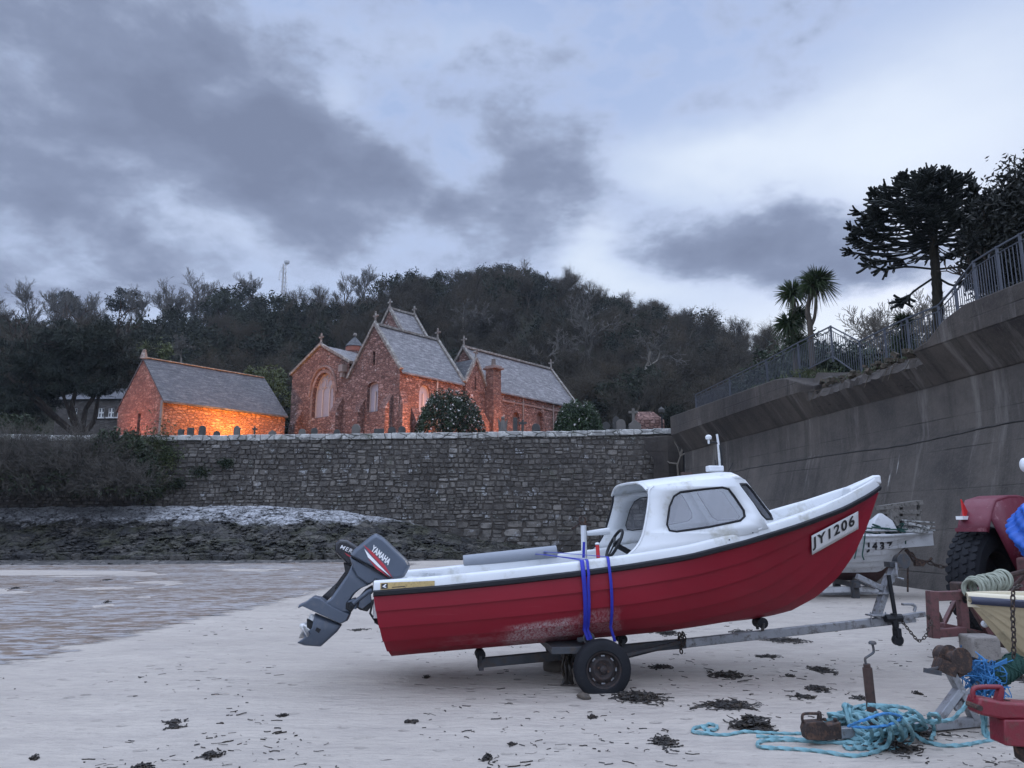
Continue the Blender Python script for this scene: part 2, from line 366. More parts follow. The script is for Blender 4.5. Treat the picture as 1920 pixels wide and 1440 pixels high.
def rock_mat():
    n = N('shore_rock'); o = n.co('Object'); w = n.vadd(n.co('Object', (1.0, 1.5, 2.3)), n.vadd(n.noise(o, 1.3, 4, .6, out=1), (1.3, 1.3, 1.3), 'MULTIPLY'))
    cell = n.voro(w, 1.25, out='Color'); edge = n.voro(w, 1.25, 'DISTANCE_TO_EDGE')
    hgt = n.sep(n.geo('Position'))[2]
    dark = n.ramp(n.sep(cell)[0], [(0, (.040, .040, .041)), (.6, (.088, .083, .076)), (1, (.16, .15, .13))])
    dark = n.mix(n.ramp(n.noise(o, .9, 6, .6), [(.45, 0), (.62, .75)]), dark, (.062, .064, .032))
    dark = n.mix(n.ramp(n.noise(o, 5, 6, .7), [(.4, .5), (.6, 0)]), dark, (.012, .012, .012))
    lim = n.ramp(n.noise(o, 4.2, 8, .78), [(.38, 0), (.50, 1)])
    pale = n.mix(lim, n.ramp(n.sep(cell)[0], [(0, (.04, .04, .038)), (1, (.13, .125, .115))]), n.mix(n.noise(o, 6, 5), (.40, .41, .43), (.68, .69, .71)))
    zz = n.math('ADD', hgt, n.math('MULTIPLY_ADD', n.noise(o, .8, 7, .7), 1.7, -.85))
    mr = n.n('ShaderNodeMapRange'); n.l(zz, mr.inputs[0]); mr.inputs[1].default_value = 1.72; mr.inputs[2].default_value = 1.98
    c = n.mix(n.math('MULTIPLY', mr.outputs[0], .95), dark, pale)
    c = n.mix(n.math('MULTIPLY', n.ramp(edge, [(.0, 1), (.05, 0)]), n.ramp(n.noise(o, 2, 3), [(.35, .1), (.6, .9)])), c, (.010, .010, .011))
    h = n.math('ADD', n.ramp(edge, [(0, 0), (.12, .8), (1, 1)]), n.math('MULTIPLY', n.noise(o, 6, 7, .72), 1.0))
    return n.done(c, .7, 0, n.bump(h, .22), Specular_IOR_Level=.3)
M['rock'] = rock_mat()
def shingle_mat():
    n = N('shore_shingle'); o = n.co('Object', (1, 1.0, 1))
    cell = n.voro(o, 4, out='Color'); d = n.voro(o, 4)
    c = n.mix(n.ramp(n.noise(o, .6, 5), [(.4, 0), (.6, 1)]), n.ramp(n.sep(cell)[0], [(0, (.02, .02, .02)), (.7, (.06, .055, .05)), (1, (.17, .155, .14))]), (.035, .033, .03))
    return n.done(c, .6, 0, n.bump(d, -.12))
M['shingle'] = shingle_mat()
def concrete(name, base, dark, streak=1.0, white=1.0):
    n = N(name); o = n.co('UV')
    c = n.mix(n.ramp(n.noise(o, .28, 8, .7), [(.38, 0), (.60, 1)]), base, dark)
    vs = n.co('UV', (1.5, .10, 1))
    c = n.mix(n.math('MULTIPLY', n.ramp(n.noise(vs, 1.0, 6, .65), [(.50, 0), (.74, .7)]), streak), c, sc(dark, .38))
    c = n.mix(n.math('MULTIPLY', n.ramp(n.noise(n.co('UV', (1.1, .13, 1), loc=(7, 3, 0)), 1.2, 7, .7), [(.57, 0), (.74, .6)]), white), c, (.24, .225, .205))
    wl = n.math('MULTIPLY', n.ramp(n.noise(n.co('UV', (3.2, .22, 1), loc=(3, 9, 0)), 1, 4, .6), [(.685, 0), (.70, 1)]), n.ramp(n.noise(o, 1.3, 5, .7), [(.46, 0), (.6, .8)]))
    c = n.mix(n.math('MULTIPLY', wl, white * .8), c, (.42, .42, .40))
    c = n.mix(n.ramp(n.noise(o, 14, 5, .75), [(.5, 0), (.8, .45)]), c, sc(base, 1.5))
    bd = n.wave(n.co('UV', (.02, 1, 1)), .28, .5, 3, 2, 'Y', 'SIN')
    ln = n.math('MULTIPLY', n.ramp(bd, [(.0, 1), (.0025, 0)]), n.ramp(n.noise(o, .5, 4), [(.4, .1), (.6, 1)]))
    c = n.mix(n.math('MULTIPLY', ln, .6), c, sc(dark, .35))
    h = n.math('ADD', n.math('MULTIPLY', n.noise(o, 5, 7, .7), 1), n.math('MULTIPLY', ln, -.4))
    return n.done(c, .86, 0, n.bump(h, .03), Specular_IOR_Level=.3)
M['concrete'] = concrete('sea_wall_concrete', (.094, .083, .073), (.047, .043, .040))
M['concrete_cope'] = concrete('cornice_concrete', (.082, .071, .061), (.036, .032, .030), 1.3, 1.0)
# --- church
M['church'] = masonry('pink_granite_rubble', [(0, (.105, .056, .047)), (.4, (.17, .092, .075)), (.75, (.235, .138, .115)), (1, (.34, .22, .19))], (.075, .042, .036), (.33, .16), (.46, .42, .40), .60, None, .05, .06, lsc=1.1)
M['church_clean'] = masonry('orange_granite_rubble', [(0, (.12, .058, .046)), (.4, (.19, .095, .074)), (.75, (.25, .135, .105)), (1, (.33, .20, .16))], (.10, .056, .045), (.32, .16), None, .6, None, .05, .05)
M['dressed'] = masonry('dressed_granite', [(0, (.16, .10, .085)), (.5, (.23, .15, .13)), (1, (.31, .22, .19))], (.10, .075, .065), (.6, .32), (.36, .34, .31), .60, None, .02, .025, lsc=1.6)
M['verge'] = plain('verge_stone', (.15, .13, .115), .9, 0, .35, 2.5, (.33, .32, .29), .01, 20, .55)
M['slate_dark'] = slate('dark_slate', (.013, .015, .019), (.042, .045, .054), (.17, .166, .168), .5, .26)
M['slate_pale'] = slate('lichened_slate', (.068, .065, .070), (.13, .123, .128), (.30, .29, .29), .75, .24)
M['leaded'] = None
n = N('leaded_glass'); o = n.co('UV')
br = n.wave(n.co('UV', (1, 1, 1), (0, 0, PI / 4)), 3.2, 0, 0, 1, 'X'); br2 = n.wave(n.co('UV', (1, 1, 1), (0, 0, -PI / 4)), 3.2, 0, 0, 1, 'X')
ld = n.math('MAXIMUM', n.ramp(br, [(.9, 0), (.97, 1)]), n.ramp(br2, [(.9, 0), (.97, 1)]))
M['leaded'] = n.done(n.mix(n.math('MULTIPLY', ld, .5), n.mix(n.noise(o, 1.6, 4), (.24, .24, .28), (.34, .34, .39)), (.12, .12, .14)), .35, 0)
M['tracery'] = plain('window_stone', (.36, .32, .30), .8, 0, .2, 5)
M['dark_void'] = plain('dark_opening', (.015, .014, .014), .8)
M['door_wood'] = plain('old_door_wood', (.10, .06, .05), .7, 0, .3, 9)
M['pipe'] = plain('rainwater_pipe', (.19, .15, .13), .5, 0, .2, 9)
M['headstone_grey'] = plain('grey_headstone', (.05, .049, .047), .85, 0, .35, 4, (.11, .11, .095), .008, 30, .6)
M['headstone_pale'] = plain('pale_headstone', (.12, .11, .10), .85, 0, .3, 4, (.09, .085, .07), .008, 30, .6)
M['house'] = masonry('house_stone', [(0, (.05, .045, .04)), (.5, (.085, .075, .068)), (1, (.13, .12, .11))], (.08, .075, .07), (.5, .28), None, .6, None, .03, .06)
M['white_paint'] = plain('white_joinery', (.7, .7, .69), .5)
M['night_glass'] = plain('window_glass_dark', (.06, .07, .085), .06, 0, .2, 2, bump=0)
# --- ground behind the walls
n = N('turf_ground'); o = n.co('Object')
M['turf'] = n.done(n.mix(n.noise(o, .5, 6, .65), (.022, .026, .012), (.055, .055, .026)), .95, 0, n.bump(n.noise(o, 4, 5, .7), .12))
n = N('hill_floor'); o = n.co('Object')
M['hill'] = n.done(n.mix(n.noise(o, .15, 6, .65), (.016, .019, .013), (.04, .036, .024)), 1.0, 0, n.bump(n.noise(o, .6, 5, .7), .8), Specular_IOR_Level=.1)
# --- plants
M['wood_ever'] = foliage('evergreen_woodland', (.017, .022, .015), (.029, .035, .022), (.040, .041, .024), .95, scale=.06)
M['wood_bare'] = foliage('winter_twigs', (.050, .044, .034), (.076, .065, .048), (.085, .066, .042), .95, scale=.05)
M['bare'] = bark('bare_winter_bark', (.075, .07, .062), (.13, .122, .108), 3)
M['bare_pale'] = bark('pale_winter_bark', (.14, .125, .105), (.22, .20, .17), 4)
M['pine_n'] = foliage('pine_needles', (.010, .016, .012), (.019, .026, .017), (.032, .026, .016), .7, scale=.35)
M['pine_b'] = bark('pine_bark', (.03, .024, .02), (.06, .048, .04), 5)
M['camellia'] = foliage('glossy_camellia_leaves', (.016, .030, .015), (.035, .056, .024), None, .35, scale=1.2)
M['flower'] = plain('white_blossom', (.72, .68, .66), .6, 0, .1)
M['olive'] = foliage('yellow_green_leaves', (.05, .062, .022), (.085, .092, .034), (.035, .048, .02), .6, scale=.5)
M['scrub_leaf'] = foliage('dark_scrub_leaves', (.016, .026, .014), (.034, .045, .022), None, .6, scale=.9)
M['ivy'] = foliage('ivy_leaves', (.035, .052, .020), (.07, .082, .032), None, .45, scale=1.5)
M['twig'] = bark('scrub_twigs', (.042, .040, .036), (.115, .106, .092), 2)
M['twig_dark'] = bark('dark_scrub_twigs', (.05, .045, .038), (.11, .096, .08), 6)
M['araucaria'] = foliage('araucaria_scales', (.006, .009, .007), (.011, .014, .010), None, .6, scale=.8)
M['araucaria_b'] = bark('araucaria_bark', (.020, .018, .014), (.045, .04, .03), 9)
M['cordyline'] = foliage('cordyline_leaves', (.018, .034, .014), (.04, .06, .022), (.055, .05, .03), .45, scale=1.2)
M['cordyline_b'] = bark('cordyline_bark', (.05, .042, .034), (.10, .086, .07), 9)
M['edge_tree'] = foliage('dark_tree_leaves', (.006, .008, .006), (.012, .014, .009), (.017, .015, .010), .6, scale=.8)
# --- metals, paints
M['galv'] = plain('galvanised_steel', (.27, .28, .295), .5, .5, .35, 7, (.13, .12, .115), .002, 40, .56)
M['galv_dark'] = plain('weathered_galvanised_steel', (.065, .07, .078), .6, .4, .4, 6, (.09, .075, .065), .003, 40, .55)
M['fence'] = plain('grey_railing_paint', (.060, .068, .085), .55, .1, .25, 4)
M['rust'] = plain('rusty_iron', (.032, .022, .019), .85, .1, .4, 12, (.10, .055, .036), .006, 50, .55)
M['rust_brown'] = plain('brown_rusty_steel', (.058, .034, .028), .8, .1, .4, 14, (.03, .022, .02), .005, 50, .58)
M['red_oxide'] = plain('faded_red_oxide_paint', (.125, .052, .052), .65, 0, .3, 8, (.07, .040, .034), .004, 40, .56)
M['tractor_red'] = plain('faded_tractor_red', (.115, .010, .024), .5, 0, .25, 4, (.27, .12, .13), .002, 40, .64)
M['hitch_red'] = plain('red_coupling_paint', (.15, .010, .020), .45, 0, .25, 9, (.09, .04, .034), .003, 40, .60)
M['reflector'] = plain('red_reflector', (.5, .02, .02), .2)
M['tyre'] = plain('black_tyre_rubber', (.014, .015, .018), .8, 0, .3, 7, (.035, .034, .032), .003, 80, .66, Specular_IOR_Level=.2)
M['rim'] = plain('rusty_shaded_wheel_rim', (.024, .021, .022), .75, .2, .4, 14, (.045, .030, .026), .003, 60, .52)
M['black'] = plain('black_plastic', (.011, .012, .014), .5, Specular_IOR_Level=.3)
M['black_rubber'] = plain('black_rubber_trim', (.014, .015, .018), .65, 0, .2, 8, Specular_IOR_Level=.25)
M['white_gel'] = plain('white_gelcoat', (.58, .60, .61), .36, 0, .09, 2.2, (.40, .40, .36), 0, 40, .60)
M['grey_roll'] = plain('grey_plastic_pipe', (.21, .23, .26), .5, 0, .1, 3)
M['motor'] = plain('grey_motor_paint', (.070, .088, .118), .34, .15, .12, 5, (.11, .12, .14), 0, 40, .62)
M['motor_black'] = plain('black_motor_paint', (.012, .013, .017), .25, 0, .1, 3, bump=0)
M['prop'] = plain('bare_alloy_propeller', (.55, .55, .54), .4, .5, .15, 8)
M['stripe_red'] = plain('red_decal', (.38, .025, .04), .35, bump=0)
M['decal_white'] = plain('white_decal', (.72, .73, .74), .4, bump=0)
M['plate_white'] = plain('white_registration_plate', (.66, .66, .66), .45, 0, .08, 5, bump=0)
M['letter_black'] = plain('black_lettering', (.012, .012, .014), .5, bump=0)
M['gold'] = plain('gold_sticker', (.40, .29, .11), .4, 0, .3, 20, (.2, .14, .06), 0, 40, .58)
M['strap'] = plain('blue_webbing', (.018, .026, .34), .65, 0, .18, 30, bump=.001, bscale=300)
M['strap_pale'] = plain('pale_blue_webbing', (.33, .37, .62), .65, 0, .15, 30)
M['red_grip'] = plain('red_handle', (.5, .02, .02), .4)
M['chain'] = plain('rusty_chain', (.05, .042, .038), .65, .5, .4, 30, (.09, .055, .04), .002, 90, .55)
n = N('clear_cabin_window'); o = n.co('Object')
dro = n.ramp(n.noise(o, 34, 5, .7), [(.55, 0), (.72, .14)])
gl = n.n('ShaderNodeBsdfGlossy'); gl.inputs['Roughness'].default_value = .06; gl.inputs['Color'].default_value = (.9, .92, .95, 1)
tp = n.n('ShaderNodeBsdfTransparent'); tp.inputs['Color'].default_value = (.80, .83, .86, 1)
df = n.n('ShaderNodeBsdfDiffuse'); df.inputs['Color'].default_value = (.55, .56, .62, 1)
fr = n.n('ShaderNodeFresnel'); fr.inputs['IOR'].default_value = 1.45
m1 = n.n('ShaderNodeMixShader'); n.l(n.math('ADD', dro, .11), m1.inputs[0]); n.l(tp.outputs[0], m1.inputs[1]); n.l(df.outputs[0], m1.inputs[2])
m2 = n.n('ShaderNodeMixShader'); n.l(n.math('MULTIPLY_ADD', fr.outputs[0], 1.0, .10), m2.inputs[0]); n.l(m1.outputs[0], m2.inputs[1]); n.l(gl.outputs[0], m2.inputs[2])
n.l(m2.outputs[0], n.t.nodes['Material Output'].inputs[0]); M['cabin_glass'] = n.m
def hull_red():
    n = N('red_hull_paint'); o = n.co('Object')
    c = n.mix(n.noise(o, 1.5, 5), (.175, .005, .015), (.235, .009, .022))
    c = n.mix(n.ramp(n.noise(n.co('Object', (.6, 1, 3)), 2.5, 6, .65), [(.55, 0), (.75, .35)]), c, (.20, .02, .028))
    c = n.mix(n.ramp(n.noise(n.co('Object', (1.2, 1.2, 22)), 1.6, 6, .7), [(.58, 0), (.78, .14)]), c, (.36, .12, .15))
    c = n.mix(n.ramp(n.noise(n.co('Object', (14, 14, 1.3)), 1.2, 6, .7), [(.60, 0), (.78, .35)]), c, (.10, .006, .012))
    x, y, z = n.sep(o)
    # the scuffed patch low on the side, about 1.4 to 2.5 m from the transom
    def win(s, a, b, e):
        p = n.n('ShaderNodeMapRange'); p.interpolation_type = 'SMOOTHSTEP'; n.l(s, p.inputs[0]); p.inputs[1].default_value = a - e; p.inputs[2].default_value = a + e
        q = n.n('ShaderNodeMapRange'); q.interpolation_type = 'SMOOTHSTEP'; n.l(s, q.inputs[0]); q.inputs[1].default_value = b - e; q.inputs[2].default_value = b + e; q.inputs[3].default_value = 1; q.inputs[4].default_value = 0
        return n.math('MULTIPLY', p.outputs[0], q.outputs[0])
    sx = n.math('ADD', x, n.math('MULTIPLY_ADD', n.noise(o, 4, 4), .5, -.25))
    zz = n.math('SUBTRACT', z, n.math('MULTIPLY', x, .13))
    patch = n.math('MULTIPLY', win(sx, SCUFF[0], SCUFF[1], .12), win(zz, SCUFF[2], SCUFF[3], .03))
    scr = n.ramp(n.noise(n.co('Object', (9, 9, 2.6)), 5, 7, .78), [(.43, .06), (.58, .9)])
    c = n.mix(n.math('MULTIPLY', n.math('MULTIPLY', patch, scr), .95), c, (.42, .36, .36))
    p2 = n.math('MULTIPLY', win(sx, SCUFF[1] + .05, SCUFF[1] + .4, .05), win(zz, SCUFF[2] + .04, SCUFF[3] + .04, .03))
    c = n.mix(n.math('MULTIPLY', n.math('MULTIPLY', p2, scr), .5), c, (.40, .33, .33))
    p3 = n.math('MULTIPLY', win(sx, -1.9, -.9, .2), win(zz, SCUFF[2] + .03, SCUFF[3] - .02, .03))
    c = n.mix(n.math('MULTIPLY', n.math('MULTIPLY', p3, n.ramp(n.noise(n.co('Object', (2, 2, 6)), 3, 6, .7), [(.45, 0), (.7, 1)])), .3), c, (.36, .22, .23))
    return n.done(c, n.math('MULTIPLY_ADD', n.noise(o, 3, 4), .3, .34), 0, None, Specular_IOR_Level=.3)
SCUFF = (-1.25, -.52, .50, .77)
M['hull_red'] = hull_red()
M['cream'] = plain('cream_gelcoat', (.42, .345, .215), .5, 0, .12, 3, (.29, .24, .15), .001, 40, .62)
M['cream_top'] = plain('pale_cream_gelcoat', (.56, .50, .36), .4, 0, .08, 3)
M['navy'] = plain('navy_rub_rail', (.03, .034, .06), .5)
M['old_white'] = plain('worn_white_paint', (.48, .49, .50), .6, 0, .15, 4, (.27, .26, .25), .002, 40, .62)
M['bottom_brown'] = plain('brown_antifouling', (.05, .022, .020), .8, 0, .3, 5)
M['peeling'] = plain('peeling_white_wood', (.42, .43, .42), .7, 0, .15, 6, (.05, .048, .045), .003, 50, .5)
M['old_wood'] = plain('weathered_grey_wood', (.16, .15, .135), .85, 0, .4, 9, (.05, .046, .04), .004, 40, .56)
M['tarp'] = plain('blue_tarpaulin', (.014, .10, .46), .42, 0, .2, 5)
M['rope_cyan'] = plain('turquoise_rope', (.13, .265, .295), .75, 0, .45, 11, (.19, .25, .25), .0015, 150, .62)
M['rope_blue'] = plain('bright_blue_twine', (.03, .16, .36), .7, 0, .35, 12)
M['rope_grey'] = plain('grey_green_rope', (.27, .29, .23), .8, 0, .25, 14, bump=.001)
M['net_green'] = plain('dark_green_net', (.012, .055, .045), .8, 0, .35, 20, bump=.006, bscale=90)
M['seaweed'] = plain('dark_seaweed', (.013, .010, .008), .55, 0, .5, 9, (.035, .024, .014), .004, 40, .55)
M['boulder'] = plain('beach_boulder', (.085, .07, .055), .85, 0, .35, 5, (.05, .045, .04), .02, 12, .58)
M['block'] = plain('rough_concrete_block', (.25, .23, .21), .9, 0, .25, 8, (.12, .11, .10), .01, 30, .6)
M['steel_mast'] = plain('mast_steel', (.36, .37, .38), .5, .3)
M['lamp_white'] = plain('white_lamp_housing', (.62, .64, .66), .4)
M['soil'] = plain('crumbling_soil', (.075, .058, .042), .95, 0, .4, 4, (.035, .032, .02), .05, 6, .5)
M['red_brick'] = plain('red_turret_brick', (.26, .10, .07), .85, 0, .2, 8)
SKYK = .98
# ---------------------------------------------------------------- camera, sky, sun
cam = bpy.data.cameras.new('camera'); co_ = bpy.data.objects.new('camera', cam); C.objects.link(co_)
cam.sensor_width = 36; cam.lens = 27.0; cam.clip_end = 3000; cam.clip_start = .05
co_.location = CAM; co_.rotation_euler = (PI / 2 + PITCH, 0, 0); scene.camera = co_
SUN_EL, SUN_AZ = R(14), R(33)        # azimuth right of +Y, behind the clouds
w = bpy.data.worlds.new('World'); scene.world = w; w.use_nodes = True
n = N.__new__(N); n.t = w.node_tree; n._tc = None
bg = n.t.nodes['Background']
D = n.co('Generated'); dx, dy, dz = n.sep(D)
az = n.math('ARCTAN2', dx, dy); el = n.math('ARCSINE', dz)
# cloud plane coordinates: clouds get smaller towards the horizon
k = n.math('ADD', n.math('MAXIMUM', dz, 0.0), .16)
pl = n.comb(n.math('DIVIDE', dx, k), n.math('DIVIDE', dy, k), 0)
wn = n.noise(pl, 1.5, 5, .55, .3, out=1)
wx, wy, wz = n.sep(wn)
A_ = n.math('ADD', az, n.math('MULTIPLY_ADD', wx, .26, -.13)); E_ = n.math('ADD', el, n.math('MULTIPLY_ADD', wy, .20, -.10))
def azel(px, py):
    d = ray(px, py).normalized(); return math.atan2(d.x, d.y), math.asin(d.z)
def blob(px, py, sx, sy, rot=0.0):
    a, e = azel(px, py); sa = sx / F; se = sy / F
    u = n.math('SUBTRACT', A_, a); v = n.math('SUBTRACT', E_, e)
    if rot:
        c_, s_ = math.cos(rot), math.sin(rot)
        u, v = n.math('ADD', n.math('MULTIPLY', u, c_), n.math('MULTIPLY', v, s_)), n.math('SUBTRACT', n.math('MULTIPLY', v, c_), n.math('MULTIPLY', u, s_))
    u = n.math('MULTIPLY', u, 1 / sa); v = n.math('MULTIPLY', v, 1 / se)
    q = n.math('ADD', n.math('MULTIPLY', u, u), n.math('MULTIPLY', v, v))
    return n.math('EXPONENT', n.math('MULTIPLY', q, -1))
def total(items):
    t = None
    for wgt, *b in items:
        v = n.math('MULTIPLY', blob(*b), wgt); t = v if t is None else n.math('ADD', t, v)
    return t
DARK = [(.30, 330, 330, 420, 150), (.95, 180, 60, 380, 150), (.75, 60, 250, 260, 90), (1.0, 600, 310, 170, 80, -.35), (.6, 470, 230, 170, 60, -.2), (.95, 1030, 320, 150, 105, -.5), (.45, 790, 400, 200, 60),
        (1.0, 1450, 430, 240, 62, -.10), (.5, 1330, 470, 120, 50), (.8, 170, 410, 200, 50, -.25), (.5, 900, 440, 240, 40), (.35, 1600, 480, 180, 55), (.35, 60, 470, 260, 28), (.30, 1050, 90, 420, 50), (.45, 330, 470, 120, 40)]
LIGHT = [(.28, 375, 370, 90, 60, -.6), (.25, 90, 345, 240, 26, -.1), (.85, 1130, 465, 90, 60, -.5), (1.0, 1560, 610, 260, 75), (.7, 1290, 290, 200, 45), (.9, 1650, 270, 330, 90), (.5, 1180, 540, 160, 50), (.45, 640, 190, 60, 60), (.25, 480, 420, 70, 40, -.5), (.15, 100, 540, 300, 26), (.35, 800, 60, 300, 60), (.45, 1750, 120, 300, 120)]
dk = total(DARK); lt = total(LIGHT)
ae = n.comb(n.math('MULTIPLY', az, 3.0), n.math('MULTIPLY', el, 5.2), 0)
fb = n.noise(ae, 1.25, 9, .60, .25); fb2 = n.noise(n.vadd(ae, n.vadd(wn, (.18, .18, 0), 'MULTIPLY')), 3.3, 8, .58, .1); fbp = n.noise(pl, 1.15, 8, .58, .35)
dens = n.math('ADD', n.math('MULTIPLY_ADD', fb, 1.6, -.71), n.math('MULTIPLY_ADD', fb2, 1.15, -.575))
dens = n.math('ADD', dens, n.math('MULTIPLY', dk, .56)); dens = n.math('SUBTRACT', dens, n.math('MULTIPLY', lt, .42))
cov = n.ramp(dens, [(.02, 0), (.20, .5), (.48, 1)])
sky = n.n('ShaderNodeTexSky'); sky.sky_type = 'NISHITA'; sky.sun_disc = False; sky.sun_elevation = SUN_EL; sky.sun_rotation = SUN_AZ; sky.dust_density = 1.5; sky.ozone_density = 3
clear = n.ramp(el, [(0, (.52, .59, .71)), (.14, (.46, .54, .71)), (.34, (.385, .475, .675)), (.6, (.32, .415, .645)), (1, (.25, .33, .58))])
nis = n.mix(1.0, sky.outputs[0], (.06, .06, .06), 'MULTIPLY')
clear = n.mix(.18, clear, nis)
glow = n.math('MULTIPLY', lt, .55)
clear = n.mix(glow, clear, (.70, .76, .82))
cloud = n.ramp(dens, [(.05, (.43, .49, .66)), (.36, (.270, .322, .450)), (.66, (.185, .224, .328)), (1, (.15, .182, .272))])
vis_sky = n.mix(cov, clear, cloud)
# overhead and behind the viewer the unseen sky is set brighter as added fill light
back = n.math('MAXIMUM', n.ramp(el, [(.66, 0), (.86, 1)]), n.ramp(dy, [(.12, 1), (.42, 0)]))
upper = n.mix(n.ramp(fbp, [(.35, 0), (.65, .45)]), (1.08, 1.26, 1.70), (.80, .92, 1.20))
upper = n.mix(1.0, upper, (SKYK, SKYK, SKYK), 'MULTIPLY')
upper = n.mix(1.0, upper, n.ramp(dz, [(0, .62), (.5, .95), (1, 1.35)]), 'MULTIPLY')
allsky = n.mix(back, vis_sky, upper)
allsky = n.mix(n.ramp(n.math('MULTIPLY_ADD', dz, 1, .5), [(.47, 1), (.5, 0)]), allsky, (.10, .11, .13))
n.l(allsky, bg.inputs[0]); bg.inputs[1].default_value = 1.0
ld = bpy.data.lights.new('sun', 'SUN'); ld.energy = .5; ld.angle = R(25); ld.color = (1.0, .93, .86)
lo = bpy.data.objects.new('sun', ld); C.objects.link(lo)
sd = V((math.sin(SUN_AZ) * math.cos(SUN_EL), math.cos(SUN_AZ) * math.cos(SUN_EL), math.sin(SUN_EL)))
lo.rotation_euler = sd.to_track_quat('Z', 'Y').to_euler(); lo.location = (0, 0, 30)
vs = scene.view_settings; scene.display_settings.display_device = 'sRGB'; vs.view_transform = 'Standard'; vs.look = 'None'; vs.exposure = .42; vs.gamma = 1
cy = scene.cycles; cy.use_denoising = True; cy.max_bounces = 6; cy.diffuse_bounces = 3; cy.glossy_bounces = 3; cy.transparent_max_bounces = 12; cy.caustics_reflective = False; cy.caustics_refractive = False


# the thin evening air between here and the hill
hz_m = N('evening_haze'); hz_m.t.nodes.remove(hz_m.b); pv = hz_m.n('ShaderNodeVolumePrincipled'); pv.inputs['Color'].default_value = (.74, .85, 1, 1); pv.inputs['Density'].default_value = .00018
hz_m.l(pv.outputs[0], hz_m.t.nodes['Material Output'].inputs['Volume'])
hb_ = MB(); hb_.box((0, 150, 47), (900, 560, 98)); ho = hb_.build('haze', hz_m.m, smooth=0); ho['kind'] = 'stuff'; ho['label'] = 'thin blue evening haze over the beach and the hill'; ho['category'] = 'haze'
cy.volume_bounces = 0
# ---------------------------------------------------------------- beach, walls, hill
def z_at(Y, py):
    v = CY - py; s, c = math.sin(PITCH), math.cos(PITCH)
    return HC + Y * (v * c + F * s) / (F * c - v * s)
def fbm(x, y, s=0):
    return (math.sin(x * 1.3 + y * .7 + s) + math.sin(x * .61 - y * 1.17 + s * 2.1) * .8 + math.sin(x * 2.7 + y * 2.1 + s * .7) * .4) / 2.2
ys = [-60, -30, -12, -4, 0] + list(np.arange(2, 14, .35)) + list(np.arange(14, 44, 1.2)) + [46]
xs = [-400, -150, -70, -40, -25] + list(np.arange(-14, 14, .4)) + [15, 17, 20, 26]
def beach_z(x, y):
    z = .018 * fbm(x * .9, y * .9) + .012 * fbm(x * 2.3, y * 2.6, 3)
    z += .35 * sstep(28, 43, y) * sstep(2, 12, x)
    z -= .05 * sstep(0, 8, -(x + 6.2 - .05 * (y - 9)))
    return z
MB().grid([[V((x, y, beach_z(x, y))) for x in xs] for y in ys]).build('beach_sand', M['sand'], smooth=180).__setitem__('kind', 'structure')
# shallow water and wet rippled sand on the left
sh = [(0.5, -7.5), (4, -7.0), (9.5, -6.2), (14, -5.55), (18.8, -5.1), (24, -4.75), (33, -4.4), (37.2, -4.0)]
rows = []; ed = []
for y in list(np.arange(1, 14, .5)) + list(np.arange(14, 37.6, 1.2)):
    x0 = interp([a for a, b in sh], [b for a, b in sh], y); row = []
    for d in (2.6, 1.7, .9, .5, .2, -.2, -.6, -1.1, -1.7, -2.5, -4, -7, -12, -20, -40, -120, -380):
        far = sstep(37.4, 36, y + (.15 * d if d > -30 else -4.5) * .0)
        row.append(V((x0 + d, y, beach_z(x0 + d, y) + .006))); ed.append(min(sstep(2.6, -3.2, d), sstep(36.4, 33.5, y - max(-8, d) * -.55 * 1.0 if d < 0 else y)))
    rows.append(row)
wo = MB().grid(rows)
cols = {tuple(round(c, 4) for c in p): e for p, e in zip([p for r_ in rows for p in r_], ed)}
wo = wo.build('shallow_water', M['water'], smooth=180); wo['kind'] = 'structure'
at_ = wo.data.attributes.new('edge', 'FLOAT', 'POINT')
at_.data.foreach_set('value', [cols[tuple(round(c, 4) for c in v_.co)] if tuple(round(c, 4) for c in v_.co) in cols else min(cols.items(), key=lambda kv: sum((a - b) ** 2 for a, b in zip(kv[0], v_.co)))[1] for v_ in wo.data.vertices])
